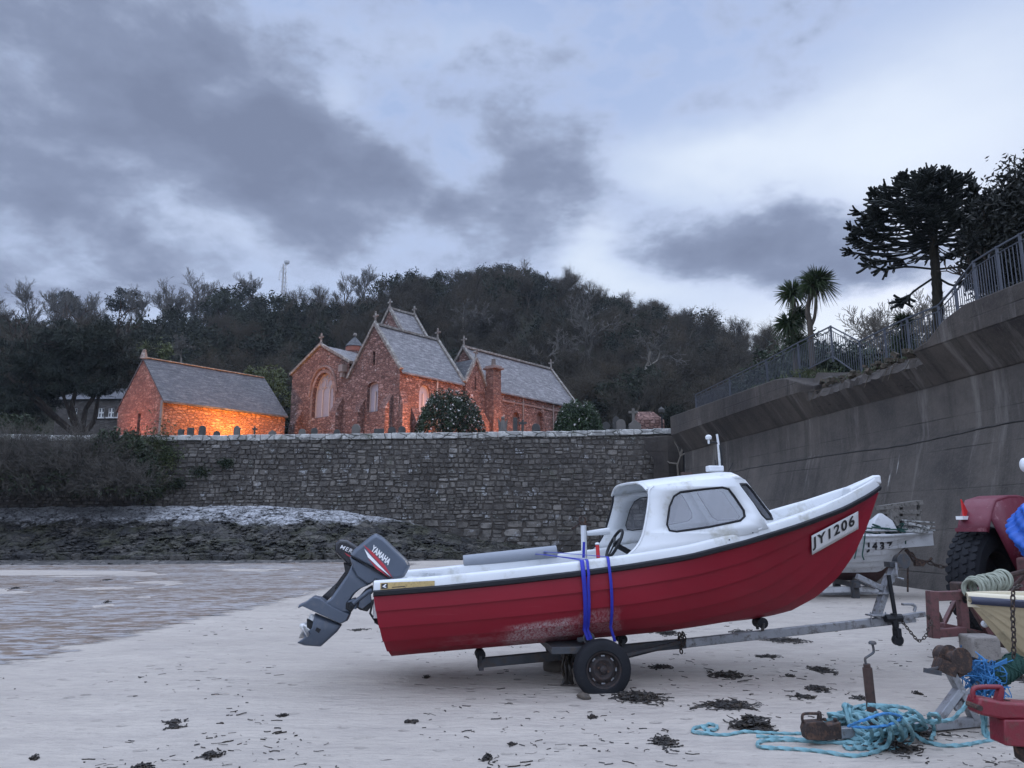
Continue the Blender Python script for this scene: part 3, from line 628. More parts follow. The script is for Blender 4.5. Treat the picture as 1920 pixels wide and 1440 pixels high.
# --- churchyard wall, roughly face-on at 43 m
WY = 43.0
root = thing('churchyard_wall', (-5, WY, 0), 'long grey rubble stone retaining wall with pale coping between the bushes and the concrete', 'stone wall')
wx0, wx1 = -70, atY(1287, 800, WY).x
wtop = lambda x: interp([-30, -21, -3, 9.5], [6.7, 6.62, 6.78, 7.02], x)
rows = []
for zf in np.linspace(0, 1, 9):
    rows.append([V((x, WY - .25 * (1 - zf) + .05 * fbm(x * .8, zf * 6), -.3 + (wtop(x) + .3 - .34) * zf)) for x in np.linspace(wx0, wx1, 90)])
MB().grid(rows).build('wall_core', M['mortar'], root, smooth=180)
def rubble(x0, x1, zlo, zhi, yf, seed, cs=(.15, .36), ws=(.18, .64)):
    """courses of separate pillowed stones on the wall face"""
    rnd = random.Random(seed); vs = []; fs = []; tone = []
    z = zlo
    while z < zhi:
        big = sstep(2.6, 1.2, z) * .8 * sstep(-9, -3, 0)
        h = min(rnd.uniform(*cs) * (1 + sstep(2.4, 1.0, z) * .55), zhi - z + .05); x = x0 + rnd.uniform(0, .3)
        while x < x1:
            w = rnd.uniform(*ws) * (1 + (sstep(2.4, 1.0, z) * .5)) * (h / .25) ** .5; parts = [(z, h)]
            if h > .32 and rnd.random() < .45: k = rnd.uniform(.35, .65); parts = [(z, h * k), (z + h * k, h * (1 - k))]
            for zz, hh in parts:
                g = .006; j = lambda s_: rnd.uniform(-s_, s_); dz = .09 * fbm(x * .7, zz * 2, 4) + .04 * fbm(x * 2.3, zz, 1)
                cx, cz = x + w / 2, zz + hh / 2 + dz; n_ = 8; base = []; top = []; y = yf(x, zz) ; pr = rnd.uniform(.012, .07)
                for q in range(n_):
                    a = 2 * PI * q / n_; ca, sa = math.cos(a), math.sin(a); k = 1 / max(abs(ca), abs(sa)) * rnd.uniform(.86, 1.02) if q % 2 == 0 or True else 1
                    k = min(k, 1.42) * (rnd.uniform(.74, 1) if q % 2 else rnd.uniform(.9, 1)); px, pz = cx + ca * k * (w / 2 - g), cz + sa * k * (hh / 2 - g)
                    base.append((px, y + .05, pz)); top.append((lerp(cx, px, .91 + j(.05)), y - pr + j(.015), lerp(cz, pz, .88 + j(.06))))
                o = len(vs); vs += base + top; t = rnd.random() ** 1.1
                for q in range(n_): fs.append((o + q, o + (q + 1) % n_, o + n_ + (q + 1) % n_, o + n_ + q)); tone.append(t)
                fs.append(tuple(o + n_ + q for q in range(n_))); tone.append(t)
            x += w
        z += h
    return vs, fs, tone
vs_, fs_, tn_ = rubble(-33, wx1, -.2, 6.75, lambda x, z: WY - .25 * (1 - max(0, z) / 6.5) + .05 * fbm(x * .8, z) - .01, 41)
keep = [k for k, f in enumerate(fs_) if max(vs_[i][2] for i in f) < wtop(vs_[f[0]][0]) - .26]
me = bpy.data.meshes.new('stones'); lo_ = LOC[root.name]; me.from_pydata([(a - lo_.x, b - lo_.y, c - lo_.z) for a, b, c in vs_], [], [fs_[k] for k in keep]); me.materials.append(M['stones'])
at_ = me.attributes.new('tone', 'FLOAT', 'FACE'); at_.data.foreach_set('value', [tn_[k] for k in keep]); me.update(); bm = bmesh.new(); bm.from_mesh(me); bmesh.ops.recalc_face_normals(bm, faces=bm.faces); bm.to_mesh(me); bm.free(); set_uv(me)
me.polygons.foreach_set('use_smooth', [True] * len(me.polygons)); me.set_sharp_from_angle(angle=R(38))
o = bpy.data.objects.new('stone_facing', me); C.objects.link(o); o.parent = root; LOC[o.name] = lo_
mb = MB(); random.seed(3); x = wx0
while x < wx1 - .2:
    l = min(random.uniform(.7, 1.5), wx1 - x); z = wtop(x + l / 2)
    mb.box((x + l / 2, WY + .17, z - .17 + random.uniform(-.02, .02)), (l - .015, .62 + random.uniform(-.05, .05), .33 + random.uniform(-.03, .03)), Matrix.Rotation(random.uniform(-.012, .012), 3, 'Y')); x += l
mb.build('coping', M['coping'], root, bev=.04)
# --- rocky apron under the wall
root = thing('rock_apron', (-18, 40, 0), 'dark rock apron with a white lichen band under the stone wall', 'rocks')
random.seed(5); rows = []
tops = lambda x: interp([-70, -28, -20, -13, -9, -6, -2.5, .5, 3.5], [2.5, 2.6, 2.7, 2.7, 2.4, 1.9, 1.0, .6, .2], x)
for i in range(26):
    t = i / 25; row = []
    for x in np.concatenate([np.arange(-70, -32, 1.5), np.arange(-32, 4, .28)]):
        dep = interp([-70, -25, -6, 0, 3.6], [6.8, 6.2, 5.4, 3.2, 1.6], x)
        h = tops(x); z = h * (1 - t) ** .85 - .12 * t
        k = math.sin(PI * min(1, t * 1.1)) if t < .9 else .5
        nz = .20 * fbm(x * 2.1, t * 9, 1) + .14 * fbm(x * 4.7, t * 17, 2) + .12 * random.uniform(-1, 1)
        row.append(V((x + .1 * random.uniform(-1, 1), WY - .3 - dep * t + nz * k * .8, max(-.15, z + nz * (k + .15)))))
    rows.append(row)
MB().grid(rows).build('rock_slope', M['rock'], root, smooth=60)
# loose and bedded rocks over the slope
def rocks(n_, seed, place, sz, mat, name, parent, sub=1, flat=.45):
    rnd = random.Random(seed); bm = bmesh.new(); bmesh.ops.create_icosphere(bm, subdivisions=sub, radius=1); bv = np.array([v.co[:] for v in bm.verts]); bf_ = [tuple(v.index for v in f.verts) for f in bm.faces]; bm.free(); vs = []; fs = []
    for k in range(n_):
        p = place(rnd); s_ = sz(rnd, p); A = np.array([[rnd.gauss(0, 1) for _ in range(3)] for _ in range(3)]); Q, _ = np.linalg.qr(A); d = 1 + .28 * np.sin(bv @ A[0] * 2.1 + k) + .18 * np.sin(bv @ A[1] * 3.3)
        q = (bv * d[:, None] * np.array([1, .75, .55])) @ Q.T * s_; q[:, 2] *= flat; q = q + np.array(p); o = len(vs); vs += q.tolist(); fs += [tuple(i + o for i in f) for f in bf_]
    mb = MB(); mb.add(vs, fs); ob = mb.build(name, mat, parent, smooth=35); ob['kind'] = 'stuff'; return ob
def slope_pt(rnd):
    x = rnd.uniform(-32, 2.5) if rnd.random() < .9 else rnd.uniform(-3, 6); t = rnd.random() ** .9; dep = interp([-70, -25, -6, 0, 3.6, 7], [6.8, 6.2, 5.4, 3.2, 1.6, 1.2], x); h = tops(x)
    return (x, WY - .3 - dep * t, h * (1 - t) ** .85 - .06)
rocks(4200, 17, slope_pt, lambda r_, p: r_.uniform(.08, .22) + (.16 if r_.random() < .08 else 0), M['rock'], 'bedded_rocks', root)
mb = MB(); x = -25
while x < -1.2:
    l = random.uniform(.5, 1.3); h = random.uniform(.28, .5)
    y0 = WY - .3 - interp([-70, -25, -6, 0, 3.6], [6.8, 6.2, 5.4, 3.2, 1.6], x) - .1
    mb.box((x + l / 2, y0 + random.uniform(-.15, .1), h / 2 - .05), (l * .97, .7, h), Matrix.Rotation(random.uniform(-.12, .12), 3, 'Z') @ Matrix.Rotation(random.uniform(-.06, .06), 3, 'Y')); x += l
mb.build('base_course', M['rock'], root, bev=.06)
# shingle strip in front of it
rows = []
for i in range(16):
    t = i / 15; rows.append([V((x, interp([-70, -30, -18, -6, 2], [32.5, 33.5, 34.3, 36.2, 39.5], x) * (1 - t) + t * interp([-70, -25, -6, 0, 3.6], [36.6, 37.2, 38, 40, 41.5], x), beach_z(x, 36) + .015 + .12 * t + (.05 * random.uniform(0, 1) if .05 < t else -.03))) for x in np.concatenate([np.arange(-70, -30, 1.5), np.arange(-30, 3, .22)])])
MB().grid(rows).build('shingle', M['shingle'], smooth=50).__setitem__('kind', 'structure')
def shingle_pt(rnd):
    x = rnd.uniform(-30, 4); t = rnd.random(); return (x, interp([-70, -30, -18, -6, 2], [32.5, 33.5, 34.3, 36.2, 39.5], x) * (1 - t) + t * interp([-70, -25, -6, 0, 3.6], [36.6, 37.2, 38, 40, 41.5], x) + .1, beach_z(x, 36) + .02 + .10 * t)
ob = rocks(2200, 23, shingle_pt, lambda r_, p: r_.uniform(.04, .12) + (.12 if r_.random() < .06 else 0), M['shingle'], 'shore_stones', None)
tag(ob, 'dark stones and weed strewn along the foot of the rock apron', 'stones', None, 'stuff')
# --- concrete sea wall on the right
W0 = V((11.7, 23.5, 0)); wd = V((-.137, 1, 0)).normalized(); wn_ = V((-1, -.137, 0)).normalized()
def wp(Y, out, z):
    return W0 + wd * ((Y - 23.5) / wd.y) + wn_ * out + V((0, 0, z))
YE = 40.6
root = thing('sea_wall', wp(24, 0, 0), 'tall battered concrete sea wall with overhanging cornice and dark water stains', 'concrete wall')
prof = [(1.62, -.4), (1.42, .3), (1.20, 1.05), (.95, 1.9), (.68, 2.8), (.47, 3.5), (.34, 3.95), (.27, 4.12), (.26, 4.8), (.25, 5.55)]
Ys = list(np.linspace(1, YE, 80))
mb = MB(); mb.grid([[wp(Y, o_ + .02 * fbm(Y * .5, z), z) for o_, z in prof] for Y in Ys])
mb.add([wp(YE, o_ + .02 * fbm(YE * .5, z), z) for o_, z in prof] + [wp(YE, -1.5, 5.55), wp(YE, -1.5, -.4)], [tuple(range(len(prof) + 2))])
mb.build('wall_face', M['concrete'], root, smooth=30)
for z0_, r_, nm_ in ((4.02, .022, 'construction_joint'), (1.55, .008, 'board_mark')):
    mb = MB(); mb.tube([wp(Y, interp([-.4, .3, 1.05, 1.9, 2.8, 3.5, 3.95, 4.12], [1.62, 1.42, 1.20, .95, .68, .47, .34, .27], z0_ + .10 * fbm(Y * .35, 1)) + .02 * fbm(Y * .5, z0_), z0_ + .10 * fbm(Y * .35, 1) + random.uniform(-.015, .015)) for Y in np.arange(4, YE, .3)], r_, 4); mb.build(nm_, M['dark_void'], root)
def toeprof(full, z1):
    return [(.27, 5.45), (.95, 6.35), (.97, z1), (.70, z1 + .05), (-1.6, z1)] if full else [(.27, 5.45), (.72, 6.02), (.60, 6.22), (.0, 6.42), (-1.6, 6.5)]
mb = MB()
def cope(Y0, Y1, z0, z1, n=20):
    rings = [[wp(Y, o_, z) for o_, z in toeprof(True, lerp(z0, z1, i / (n - 1))) + [(-1.6, 5.45)]] for i, Y in enumerate(np.linspace(Y0, Y1, n))]
    mb.loft(rings, True, True, True)
cope(28.9, YE, 7.1, 7.32); cope(1, 18.8, 7.1, 7.1)
mb.loft([[wp(Y, o_ * k, z) for o_, z in toeprof(True, z1) + [(-1.6, 5.45)]] for Y, z1, k in ((26.6, 6.45, .72), (27.0, 6.58, .80), (27.5, 6.78, .92), (28.1, 7.0, .98), (28.9, 7.1, 1.0))], True, True, False)
# the ramped end of the near parapet
rings = [[wp(Y, o_, z) for o_, z in toeprof(True, z1) + [(-1.6, 5.45)]] for Y, z1 in ((18.8, 7.1), (19.6, 6.9), (20.3, 6.5), (20.9, 6.4))]
mb.loft(rings, True, False, True)
mb.build('cornice', M['concrete_cope'], root, bev=.03, smooth=25)
mb = MB(); random.seed(8); rows = []
for Y in np.arange(20.7, 27.4, .16):
    b = sstep(26.4, 27.2, Y) * .55
    rows.append([wp(Y + random.uniform(-.05, .05), o_ + random.uniform(-.10, .10) * (0 if j in (0, 5) else 1), z + (b if j > 1 else 0) * (.5 if j == 2 else 1) + random.uniform(-.10, .10) * (0 if j == 0 else .25 if j == 1 else 1)) for j, (o_, z) in enumerate([(.27, 5.45), (.70, 6.0), (.62, 6.2), (.2, 6.42), (-.5, 6.5), (-1.6, 6.55)])])
mb.grid(rows); mb.build('broken_cornice', M['concrete_cope'], root, smooth=20)
mb = MB()
for i in range(120):
    Y = random.uniform(20.8, 27.0); s_ = random.uniform(.06, .22)
    mb.box(wp(Y, random.uniform(-.4, .6), 6.45 + random.uniform(-.12, .14)), (s_, s_ * random.uniform(.6, 1.4), s_ * .7), Matrix.Rotation(random.uniform(0, 3), 3, V((random.random(), random.random(), 1))))
for i in range(6):
    Y = random.uniform(21, 27); mb.tube([wp(Y, .4, 6.3), wp(Y + .1, .75, 6.25), wp(Y + .3, .85, 6.0 - random.random() * .2)], .012, 5)
rb = mb.build('rubble_edge', M['soil'], root, smooth=30); rb['kind'] = 'stuff'
# stub of wall beyond the steps, with a black slab as the recess's shade
mb = MB(); P0 = atY(1207, 850, 41.6); P0.z = 0; P1 = V((atY(1243, 850, 42.6).x, 42.7, 0))
dd = (P1 - P0).normalized(); nn = V((dd.y, -dd.x, 0))
sp = [(1.5, -.3), (1.0, 1.0), (.5, 2.6), (.3, 4.0), (.25, 5.2), (.75, 5.75), (.78, 6.35), (-.6, 6.5), (-.6, -.3)]
mb.loft([[P0 + dd * t + V((-1, -.2, 0)).normalized() * (o_ - .8) + V((0, 0, z)) for o_, z in sp] for t in (0, .75, 1.6)], True, True, True)
root2 = thing('sea_wall_stub', P0, 'short stub of dark stained concrete wall with slanted cornice before the recess', 'concrete wall')
mb.build('stub_block', M['concrete_cope'], root2, bev=.03, smooth=25)
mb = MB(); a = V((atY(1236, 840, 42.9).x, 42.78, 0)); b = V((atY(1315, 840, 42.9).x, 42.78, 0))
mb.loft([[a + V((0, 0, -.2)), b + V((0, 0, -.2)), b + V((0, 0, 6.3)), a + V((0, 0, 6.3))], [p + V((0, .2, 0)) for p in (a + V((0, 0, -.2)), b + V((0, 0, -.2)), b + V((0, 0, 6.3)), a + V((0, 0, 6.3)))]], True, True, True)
mb.build('recess_shade', M['black_rubber'], root2)  # black slab stands in for the shade of the recess
mb = MB()
def cp(px, py, Y=41.9): return atY(px, py, Y)
for pts in ([(1272, 893), (1270, 872), (1276, 855), (1270, 838), (1264, 828)], [(1276, 855), (1288, 848), (1291, 862), (1287, 880)], [(1272, 870), (1256, 868), (1250, 864)], [(1276, 852), (1282, 836), (1280, 822)]):
    mb.tube([cp(*p) for p in pts], [.06, .05, .045, .03, .02][:len(pts)], 5)
mb.own('dead_branch', M['bare_pale'], 'pale forked dead branch standing in the dark recess of the concrete wall', 'branch')
# terrace behind the sea wall
mb = MB(); rows = []
for Y in [1, 10, 18, 20, 22, 24, 26, 28, 32, 38, 44, 52, 66]:
    base = 7.05 if (Y < 19 or Y > 27) else 6.5
    rows.append([wp(Y, -1.55 - d, base + .035 * d * (1 if d < 14 else 14 / d) + .08 * fbm(Y, d)) for d in (0, .8, 2, 4, 8, 14, 24, 45)])
mb.grid(rows).build('terrace_lawn', M['turf'], smooth=180).__setitem__('kind', 'structure')
# churchyard ground and the hill
def yard_z(y): return interp([43, 50, 60, 80], [6.15, 6.45, 6.75, 7.2], y)
MB().grid([[V((x, y, yard_z(y) + .05 * fbm(x * .5, y * .5))) for x in [-110, -60] + list(np.arange(-34, 12, 1.5)) + [14]] for y in [43.4, 45, 47, 50, 54, 60, 68, 80, 90]]).build('churchyard_ground', M['turf'], smooth=180).__setitem__('kind', 'structure')
SKX = [-700, -200, 0, 60, 150, 250, 330, 400, 470, 560, 640, 700, 770, 850, 905, 950, 1000, 1030, 1080, 1150, 1250, 1350, 1450, 1560, 1700, 1920, 2600]
SKY_ = [635, 602, 598, 600, 606, 610, 606, 600, 576, 576, 556, 536, 514, 516, 503, 499, 505, 520, 533, 550, 575, 600, 640, 655, 690, 720, 760]
def sky_py(px): return interp(SKX, SKY_, px)
RR = 205.0
def hill_z(x, y):
    r = math.hypot(x, y); a = math.atan2(x, y)
    if a > 1.2 or a < -1.2: px = 2600 if a > 0 else -700
    else: px = CX + F * math.tan(a) * .985
    py = sky_py(px) + 42
    zr = HC + RR * math.cos(a) * ((CY - py) * math.cos(PITCH) + F * math.sin(PITCH)) / (F * math.cos(PITCH) - (CY - py) * math.sin(PITCH))
    t = (r - 74) / (RR - 74); g = 6.9 + (zr - 6.9) * (sstep(-.25, 1.15, t) - sstep(-.25, 1.15, 0)) / (sstep(-.25, 1.15, 1) - sstep(-.25, 1.15, 0)) if t < 1.15 else zr + 1.0
    return g + .8 * fbm(x * .06, y * .06)
rows = []
for r in list(np.linspace(72, 215, 34)) + [235, 270, 330]:
    row = []
    for a in np.linspace(-1.25, 1.15, 80):
        x, y = r * math.sin(a), r * math.cos(a)
        z = hill_z(x, y) if r <= 215 else hill_z(215 * math.sin(a), 215 * math.cos(a)) - (r - 215) * .12
        row.append(V((x, y, z)))
    rows.append(row)
MB().grid(rows).build('wooded_hill', M['hill'], smooth=180).__setitem__('kind', 'structure')
# --- railing along the top of the sea wall
root = thing('railing', wp(24, -.2, 6.5), 'grey steel railing of thin upright bars stepping down along the concrete sea wall top', 'railing')
def rb_(px, py, Y): return atY(px, py, Y)
run = [  # photo column, foot, head, out from the wall
    (1306, 782, 740), (1370, 755, 709), (1440, 728, 675), (1500, 703, 643), (1562, 672, 612), (1617, 711, 640), (1665, 694, 617), (1708, 678, 597), (1768, 660, 573), (1800, 628, 538), (1836, 586, 491), (1880, 560, 464), (1924, 540, 440), (2010, 500, 395)]
feet = []
for i, (px, yb, yt) in enumerate(run):
    off = {5: .0, 6: -.1, 7: -.2, 8: -.3, 9: -.2, 10: .1}.get(i, .35)
    q = onplane(px, yb, wp(24, off, 0), wn_); h = z_at(q.y, yt) - q.z
    feet.append((q, h))
bars = 0
for i in range(len(feet)):
    q, h = feet[i]
    MB().bar(q - V((0, 0, .12)), q + V((0, 0, h + .03)), .055, .055).build('post', M['fence'], root)
    if i == len(feet) - 1: break
    p, h2 = feet[i + 1]; mb = MB(); L = (p - q).length
    up = lambda t, f: q.lerp(p, t) + V((0, 0, lerp(h, h2, t) * f))
    mb.bar(up(0, 1), up(1, 1), .045, .04); mb.bar(up(0, .06), up(1, .06), .04, .035); mb.bar(up(0, .88), up(1, .88), .03, .02)
    k = max(2, int(L / .115))
    for j in range(1, k):
        t = j / k; mb.bar(up(t, .06), up(t, .88 if j % 6 else 1), .017, .017)
        if j % 6 == 0:
            c_ = up(t, .93); mb.tube([c_ + (p - q).normalized() * (.05 * math.cos(a)) + V((0, 0, .05 * math.sin(a))) for a in np.linspace(0, 2 * PI, 9)], .007, 4)
    mb.build('railing_panel', M['fence'], root, smooth=0)
FL = 3.2
# ---------------------------------------------------------------- church, chapel, graves
AX = R(39.6)
a_ = V((math.sin(AX), math.cos(AX), 0)); g_ = V((-math.cos(AX), math.sin(AX), 0)); s_ = V((math.cos(AX), -math.sin(AX), 0))
Zv = V((0, 0, 1))
def face(mb, o, d, pts, holes=(), depth=.0, mi=0):
    """a wall face in the vertical plane through o along d, with openings that have reveals going inwards"""
    n = V((d.y, -d.x, 0)); fn = lambda u, v: o + d * u + Zv * (v - o.z)
    mb.poly(pts, holes, mi, fn)
    for h in holes:
        A = [fn(*p) for p in h]; mb.loft([A, [p - n * depth for p in A]], True, False, False, mi)
def arch(c, w, z0, z1, k=8, pointed=1.0):
    """pointed arch outline, counterclockwise"""
    h = w / 2; sp = z1 - w * .80 * pointed; pts = [(c - h, z0), (c + h, z0), (c + h, sp)]
    for i in range(1, k + 1):
        t = i / k; pts.append((c + h * math.cos(t * PI / 2) ** .85 if i < k else c, sp + (z1 - sp) * math.sin(t * PI / 2) ** 1.0))
    for i in range(k - 1, 0, -1):
        t = i / k; pts.append((c - h * math.cos(t * PI / 2) ** .85, sp + (z1 - sp) * math.sin(t * PI / 2)))
    return pts + [(c - h, sp)]
def glazing(root, o, d, out, lights, depth, tracery=True):
    n = V((d.y, -d.x, 0)); sg = 1 if depth > 0 else -1; fn = lambda u, v, k=0.0: o + d * u + Zv * (v - o.z) - n * (depth - k * sg)
    mb = MB(); mb.poly(out, (), 0, lambda u, v: fn(u, v, .02))
    w = mb.build('window', M['leaded'], root, smooth=0)
    u0 = min(p[0] for p in out); u1 = max(p[0] for p in out); v0 = min(p[1] for p in out); v1 = max(p[1] for p in out)
    mb = MB(); sp = v1 - (u1 - u0) * .62
    P = [fn(u, v, .06) for u, v in out]
    for i in range(len(P)): mb.bar(P[i], P[(i + 1) % len(P)], .12, .10, n)
    for i in range(1, lights):
        u = lerp(u0, u1, i / lights); mb.bar(fn(u, v0, .06), fn(u, sp + .1, .06), .11, .12, n)
    if tracery:
        ww = (u1 - u0) / lights
        for i in range(lights):
            c = u0 + ww * (i + .5); mb.tube([fn(c + ww * .5 * math.cos(t), sp + ww * .62 * math.sin(t), .06) for t in np.linspace(0, PI, 11)], .045, 4)
        for c, zz, rr in (((u0 + u1) / 2 - ww * .5, sp + ww * .95, ww * .36), ((u0 + u1) / 2 + ww * .5, sp + ww * .95, ww * .36), ((u0 + u1) / 2, sp + ww * 1.6, ww * .26))[:3 if lights > 2 else 0]:
            mb.tube([fn(c + rr * math.cos(t), zz + rr * math.sin(t), .06) for t in np.linspace(0, 2 * PI, 15)], .04, 4)
    mb.build('tracery', M['tracery'], w, smooth=0)
    return w
def cross(root, p, h, d, mat=None):
    mb = MB(); mb.box(p + Zv * h * .12, (.26, .26, h * .24), taper=.7); mb.bar(p + Zv * h * .2, p + Zv * h, .11, .11, d)
    c = p + Zv * h * .68; mb.bar(c - d * h * .26, c + d * h * .26, .11, .11)
    for q in (c - d * h * .26, c + d * h * .26, p + Zv * h): mb.sphere(q, .085, 6, 4)
    return mb.build('cross', mat or M['verge'], root)
def roof(root, p, L, W, eave, ridge, mat, over=.25, end=.0, name='roof', sides=(1, 1), d=None, g=None, thick=.14):
    """gabled roof: p is the near corner, d along the ridge, g across"""
    d = d or a_; g = g or g_; mb = MB(); sl = (ridge - eave) / (W / 2)
    A = p - d * end; B = p + d * (L + end); m = g * (W / 2)
    lo = -g * over; zl = eave - sl * over
    for k, (e0, zz) in enumerate(((lo, zl), (g * W - lo, zl))):
        if not sides[k]: continue
        q = [A + e0 + Zv * (zz - A.z), B + e0 + Zv * (zz - A.z), B + m + Zv * (ridge - A.z), A + m + Zv * (ridge - A.z)]
        mb.loft([q, [x_ + Zv * thick for x_ in q]], True, True, True)
    return mb.build(name, mat, root, smooth=0)
def verge(root, p, W, eave, ridge, g=None, d=None, w=.34, both=True, lift=.2):
    g = g or g_; d = d or a_; A = p + Zv * (eave - p.z + lift); T = p + g * (W / 2) + Zv * (ridge - p.z + lift); B = p + g * W + Zv * (eave - p.z + lift)
    mb = MB(); dn = (A - T).normalized() * .25
    mb.bar(A + dn, T, w, .22, d.cross((T - A).normalized()))
    if both: mb.bar(T, B + (B - T).normalized() * .25, w, .22, d.cross((T - A).normalized()))
    return mb.build('verge', M['verge'], root, bev=.02)
# ---------------- fishermen's chapel at the left
Y0 = 52.0; p = atY(305, 748, Y0); eave = p.z; gz = yard_z(55) - .3; p.z = gz
W = along(p, g_, 213); L = along(p, a_, 530)
apx = p + g_ * (W / 2); ridge = z_at(apx.y, 674)
root = thing('stone_chapel', p + g_ * W / 2 + a_ * L / 2, 'small red stone chapel with dark slate roof lit orange below its eave', 'chapel')
mb = MB(); hc = W - along(p, g_, 254); slit = [(W - hc - .22, gz + .2), (W - hc + .22, gz + .2), (W - hc + .22, z_at(p.y + 2, 775)), (W - hc - .22, z_at(p.y + 2, 775))]
face(mb, p + g_ * 0, g_, [(0, gz), (W, gz), (W, eave), (W / 2, ridge), (0, eave)], [slit], -.35)
face(mb, p, a_, [(0, gz), (L, gz), (L, eave), (0, eave)]); face(mb, p + g_ * W, a_, [(0, gz), (L, gz), (L, eave), (0, eave)])
face(mb, p + a_ * L, g_, [(0, gz), (W, gz), (W, eave), (W / 2, ridge), (0, eave)])
mb.build('wall', M['church_clean'], root, smooth=0)
MB().bar(p + g_ * (W - hc) + a_ * .38 + Zv * .2, p + g_ * (W - hc) + a_ * .38 + Zv * 3.0, .5, .06, a_).build('door', M['door_wood'], root)
roof(root, p, L, W, eave, ridge, M['slate_dark'], .30, .06)
MB().bar(apx + Zv * (ridge - gz + .16), apx + a_ * L + Zv * (ridge - gz + .13), .30, .08).build('ridge_capping', M['verge'], root, bev=.03)
MB().bar(p - a_ * .02 + s_ * .02, p - a_ * .02 + s_ * .02 + Zv * (eave - gz - .1), .16, .16).build('corner_pipe', M['pipe'], root)
mb = MB(); mb.box(apx + Zv * (ridge - gz + .3), (.4, .4, .5), taper=.6); mb.sphere(apx + Zv * (ridge - gz + .62), .15, 7, 5); mb.build('finial', M['verge'], root)
CH = (p.copy(), W, L, eave)
# ---------------- the church
Y0 = 56.0; P = atY(750, 692, Y0); eave = P.z; gz = 6.3; P.z = gz
W = along(P, g_, 648); tL = along(P, a_, 866); apx = P + g_ * (W / 2); ridge = z_at(apx.y, 612)
root = thing('granite_church', P + a_ * tL + g_ * W / 2, 'old reddish granite church with lichened slate roofs, gables and stone crosses', 'church')
WB = along(P + g_ * W, g_, 539); eB = z_at((P + g_ * (W + WB)).y, 704); rB = z_at((P + g_ * (W + WB / 2)).y, 650)
slitw = [(W / 2 + .02 - .14, z_at(apx.y, 684)), (W / 2 + .16, z_at(apx.y, 684)), (W / 2 + .16, z_at(apx.y, 659)), (W / 2 - .12, z_at(apx.y, 659))]
c1 = along(P, g_, 694); w1 = along(P, g_, 684) - along(P, g_, 705)
win1 = arch(c1, w1, z_at(apx.y, 772), z_at(apx.y, 716), 6, .35)
mb = MB(); face(mb, P, g_, [(0, gz), (W, gz), (W, eave), (W / 2, ridge), (0, eave)], [slitw, win1], -.45)
c2 = along(P, g_, 599.5); w2 = along(P, g_, 580) - along(P, g_, 619); yy = (P + g_ * c2).y
win2 = arch(c2, w2, z_at(yy, 782), z_at(yy, 699), 9, 1.0)
face(mb, P + g_ * W, g_, [(0, gz), (WB, gz), (WB, eB), (WB / 2, rB), (0, eB)], [[(u - W, v) for u, v in win2]], -.45)
# south wall of the chancel with one blocked window recess
cs = along(P, a_, 794); ws = 1.2
wins = arch(cs, ws, z_at((P + a_ * cs).y, 782), z_at((P + a_ * cs).y, 722), 6, .8)
face(mb, P, a_, [(0, gz), (tL, gz), (tL, eave), (0, eave)], [wins], .4)
face(mb, P + g_ * (W + WB), a_, [(0, gz), (tL * 1.2, gz), (tL * 1.2, eB), (0, eB)])
face(mb, P + a_ * tL, g_, [(0, gz), (W, gz), (W, eave), (W / 2, ridge), (0, eave)])
mb.build('chancel_wall', M['church'], root, smooth=0)
glazing(root, P, g_, win1, 2, -.4, False); glazing(root, P, g_, win2, 3, -.4); glazing(root, P, a_, wins, 2, .3, False)
MB().poly(slitw, (), 0, lambda u, v: P + g_ * u + Zv * (v - gz) + a_ * .4).build('slit_window', M['dark_void'], root)
# hood mould over the big window
mb = MB(); pts = [q for q in arch(c2, w2 + .9, z_at(yy, 745), z_at(yy, 688), 9, .95) if q[1] > z_at(yy, 744)]
mb.tube([P + g_ * u + Zv * (v - gz) - a_ * .06 for u, v in pts], .11, 6); mb.build('hood_mould', M['dressed'], root)
mb = MB(); pts = arch(c2, w2 + .34, z_at(yy, 783), z_at(yy, 696), 9, .98)
for i in range(len(pts) - 1): mb.bar(P + g_ * pts[i + 1][0] + Zv * (pts[i + 1][1] - gz) - a_ * .02, P + g_ * pts[(i + 2) % len(pts)][0] + Zv * (pts[(i + 2) % len(pts)][1] - gz) - a_ * .02, .24, .05, g_.cross(Zv))
mb.build('window_surround', M['dressed'], root)
def buttress(o, d, n, w, dep, h0, h1, mat='church'):
    """sloping-topped buttress centred at o on a face along d with outward normal n"""
    mb = MB(); A = o - d * w / 2; q = [A, A + n * dep, A + n * dep + Zv * h0, A + Zv * h1]
    mb.prism(q, d * w); return mb.build('buttress', M[mat], root, smooth=0)
na = -a_
buttress(P + g_ * along(P, g_, 727), g_, na, .75, .75, 3.9, 5.0); buttress(P + g_ * along(P, g_, 676), g_, na, .6, .7, 3.9, 5.0)
buttress(P + g_ * along(P, g_, 633), g_, na, .8, .7, 4.2, 5.4); buttress(P + g_ * along(P, g_, 556), g_, na, .8, .7, 3.6, 4.9)
buttress(P + a_ * along(P, a_, 775), a_, s_, .7, .8, 2.6, 4.1)
buttress(P + a_ * .35, a_, s_, .6, .35, 4.2, 5.2)
roof(root, P, tL, W, eave, ridge, M['slate_pale'], .28, -.05, 'chancel_roof')
roof(root, P + g_ * W, tL * 1.1, WB, eB, rB, M['slate_pale'], .1, -.05, 'aisle_roof')
verge(root, P, W, eave, ridge); verge(root, P + a_ * tL, W, eave, ridge); verge(root, P + g_ * W, WB, eB, rB)
MB().bar(apx + Zv * (ridge - gz + .2), apx + a_ * tL + Zv * (ridge - gz + .2), .3, .2).build('ridge_capping', M['verge'], root, bev=.02)
cross(root, apx + Zv * (ridge - gz + .2), .95, g_); cross(root, apx + a_ * tL + Zv * (ridge - gz + .2), .95, g_)
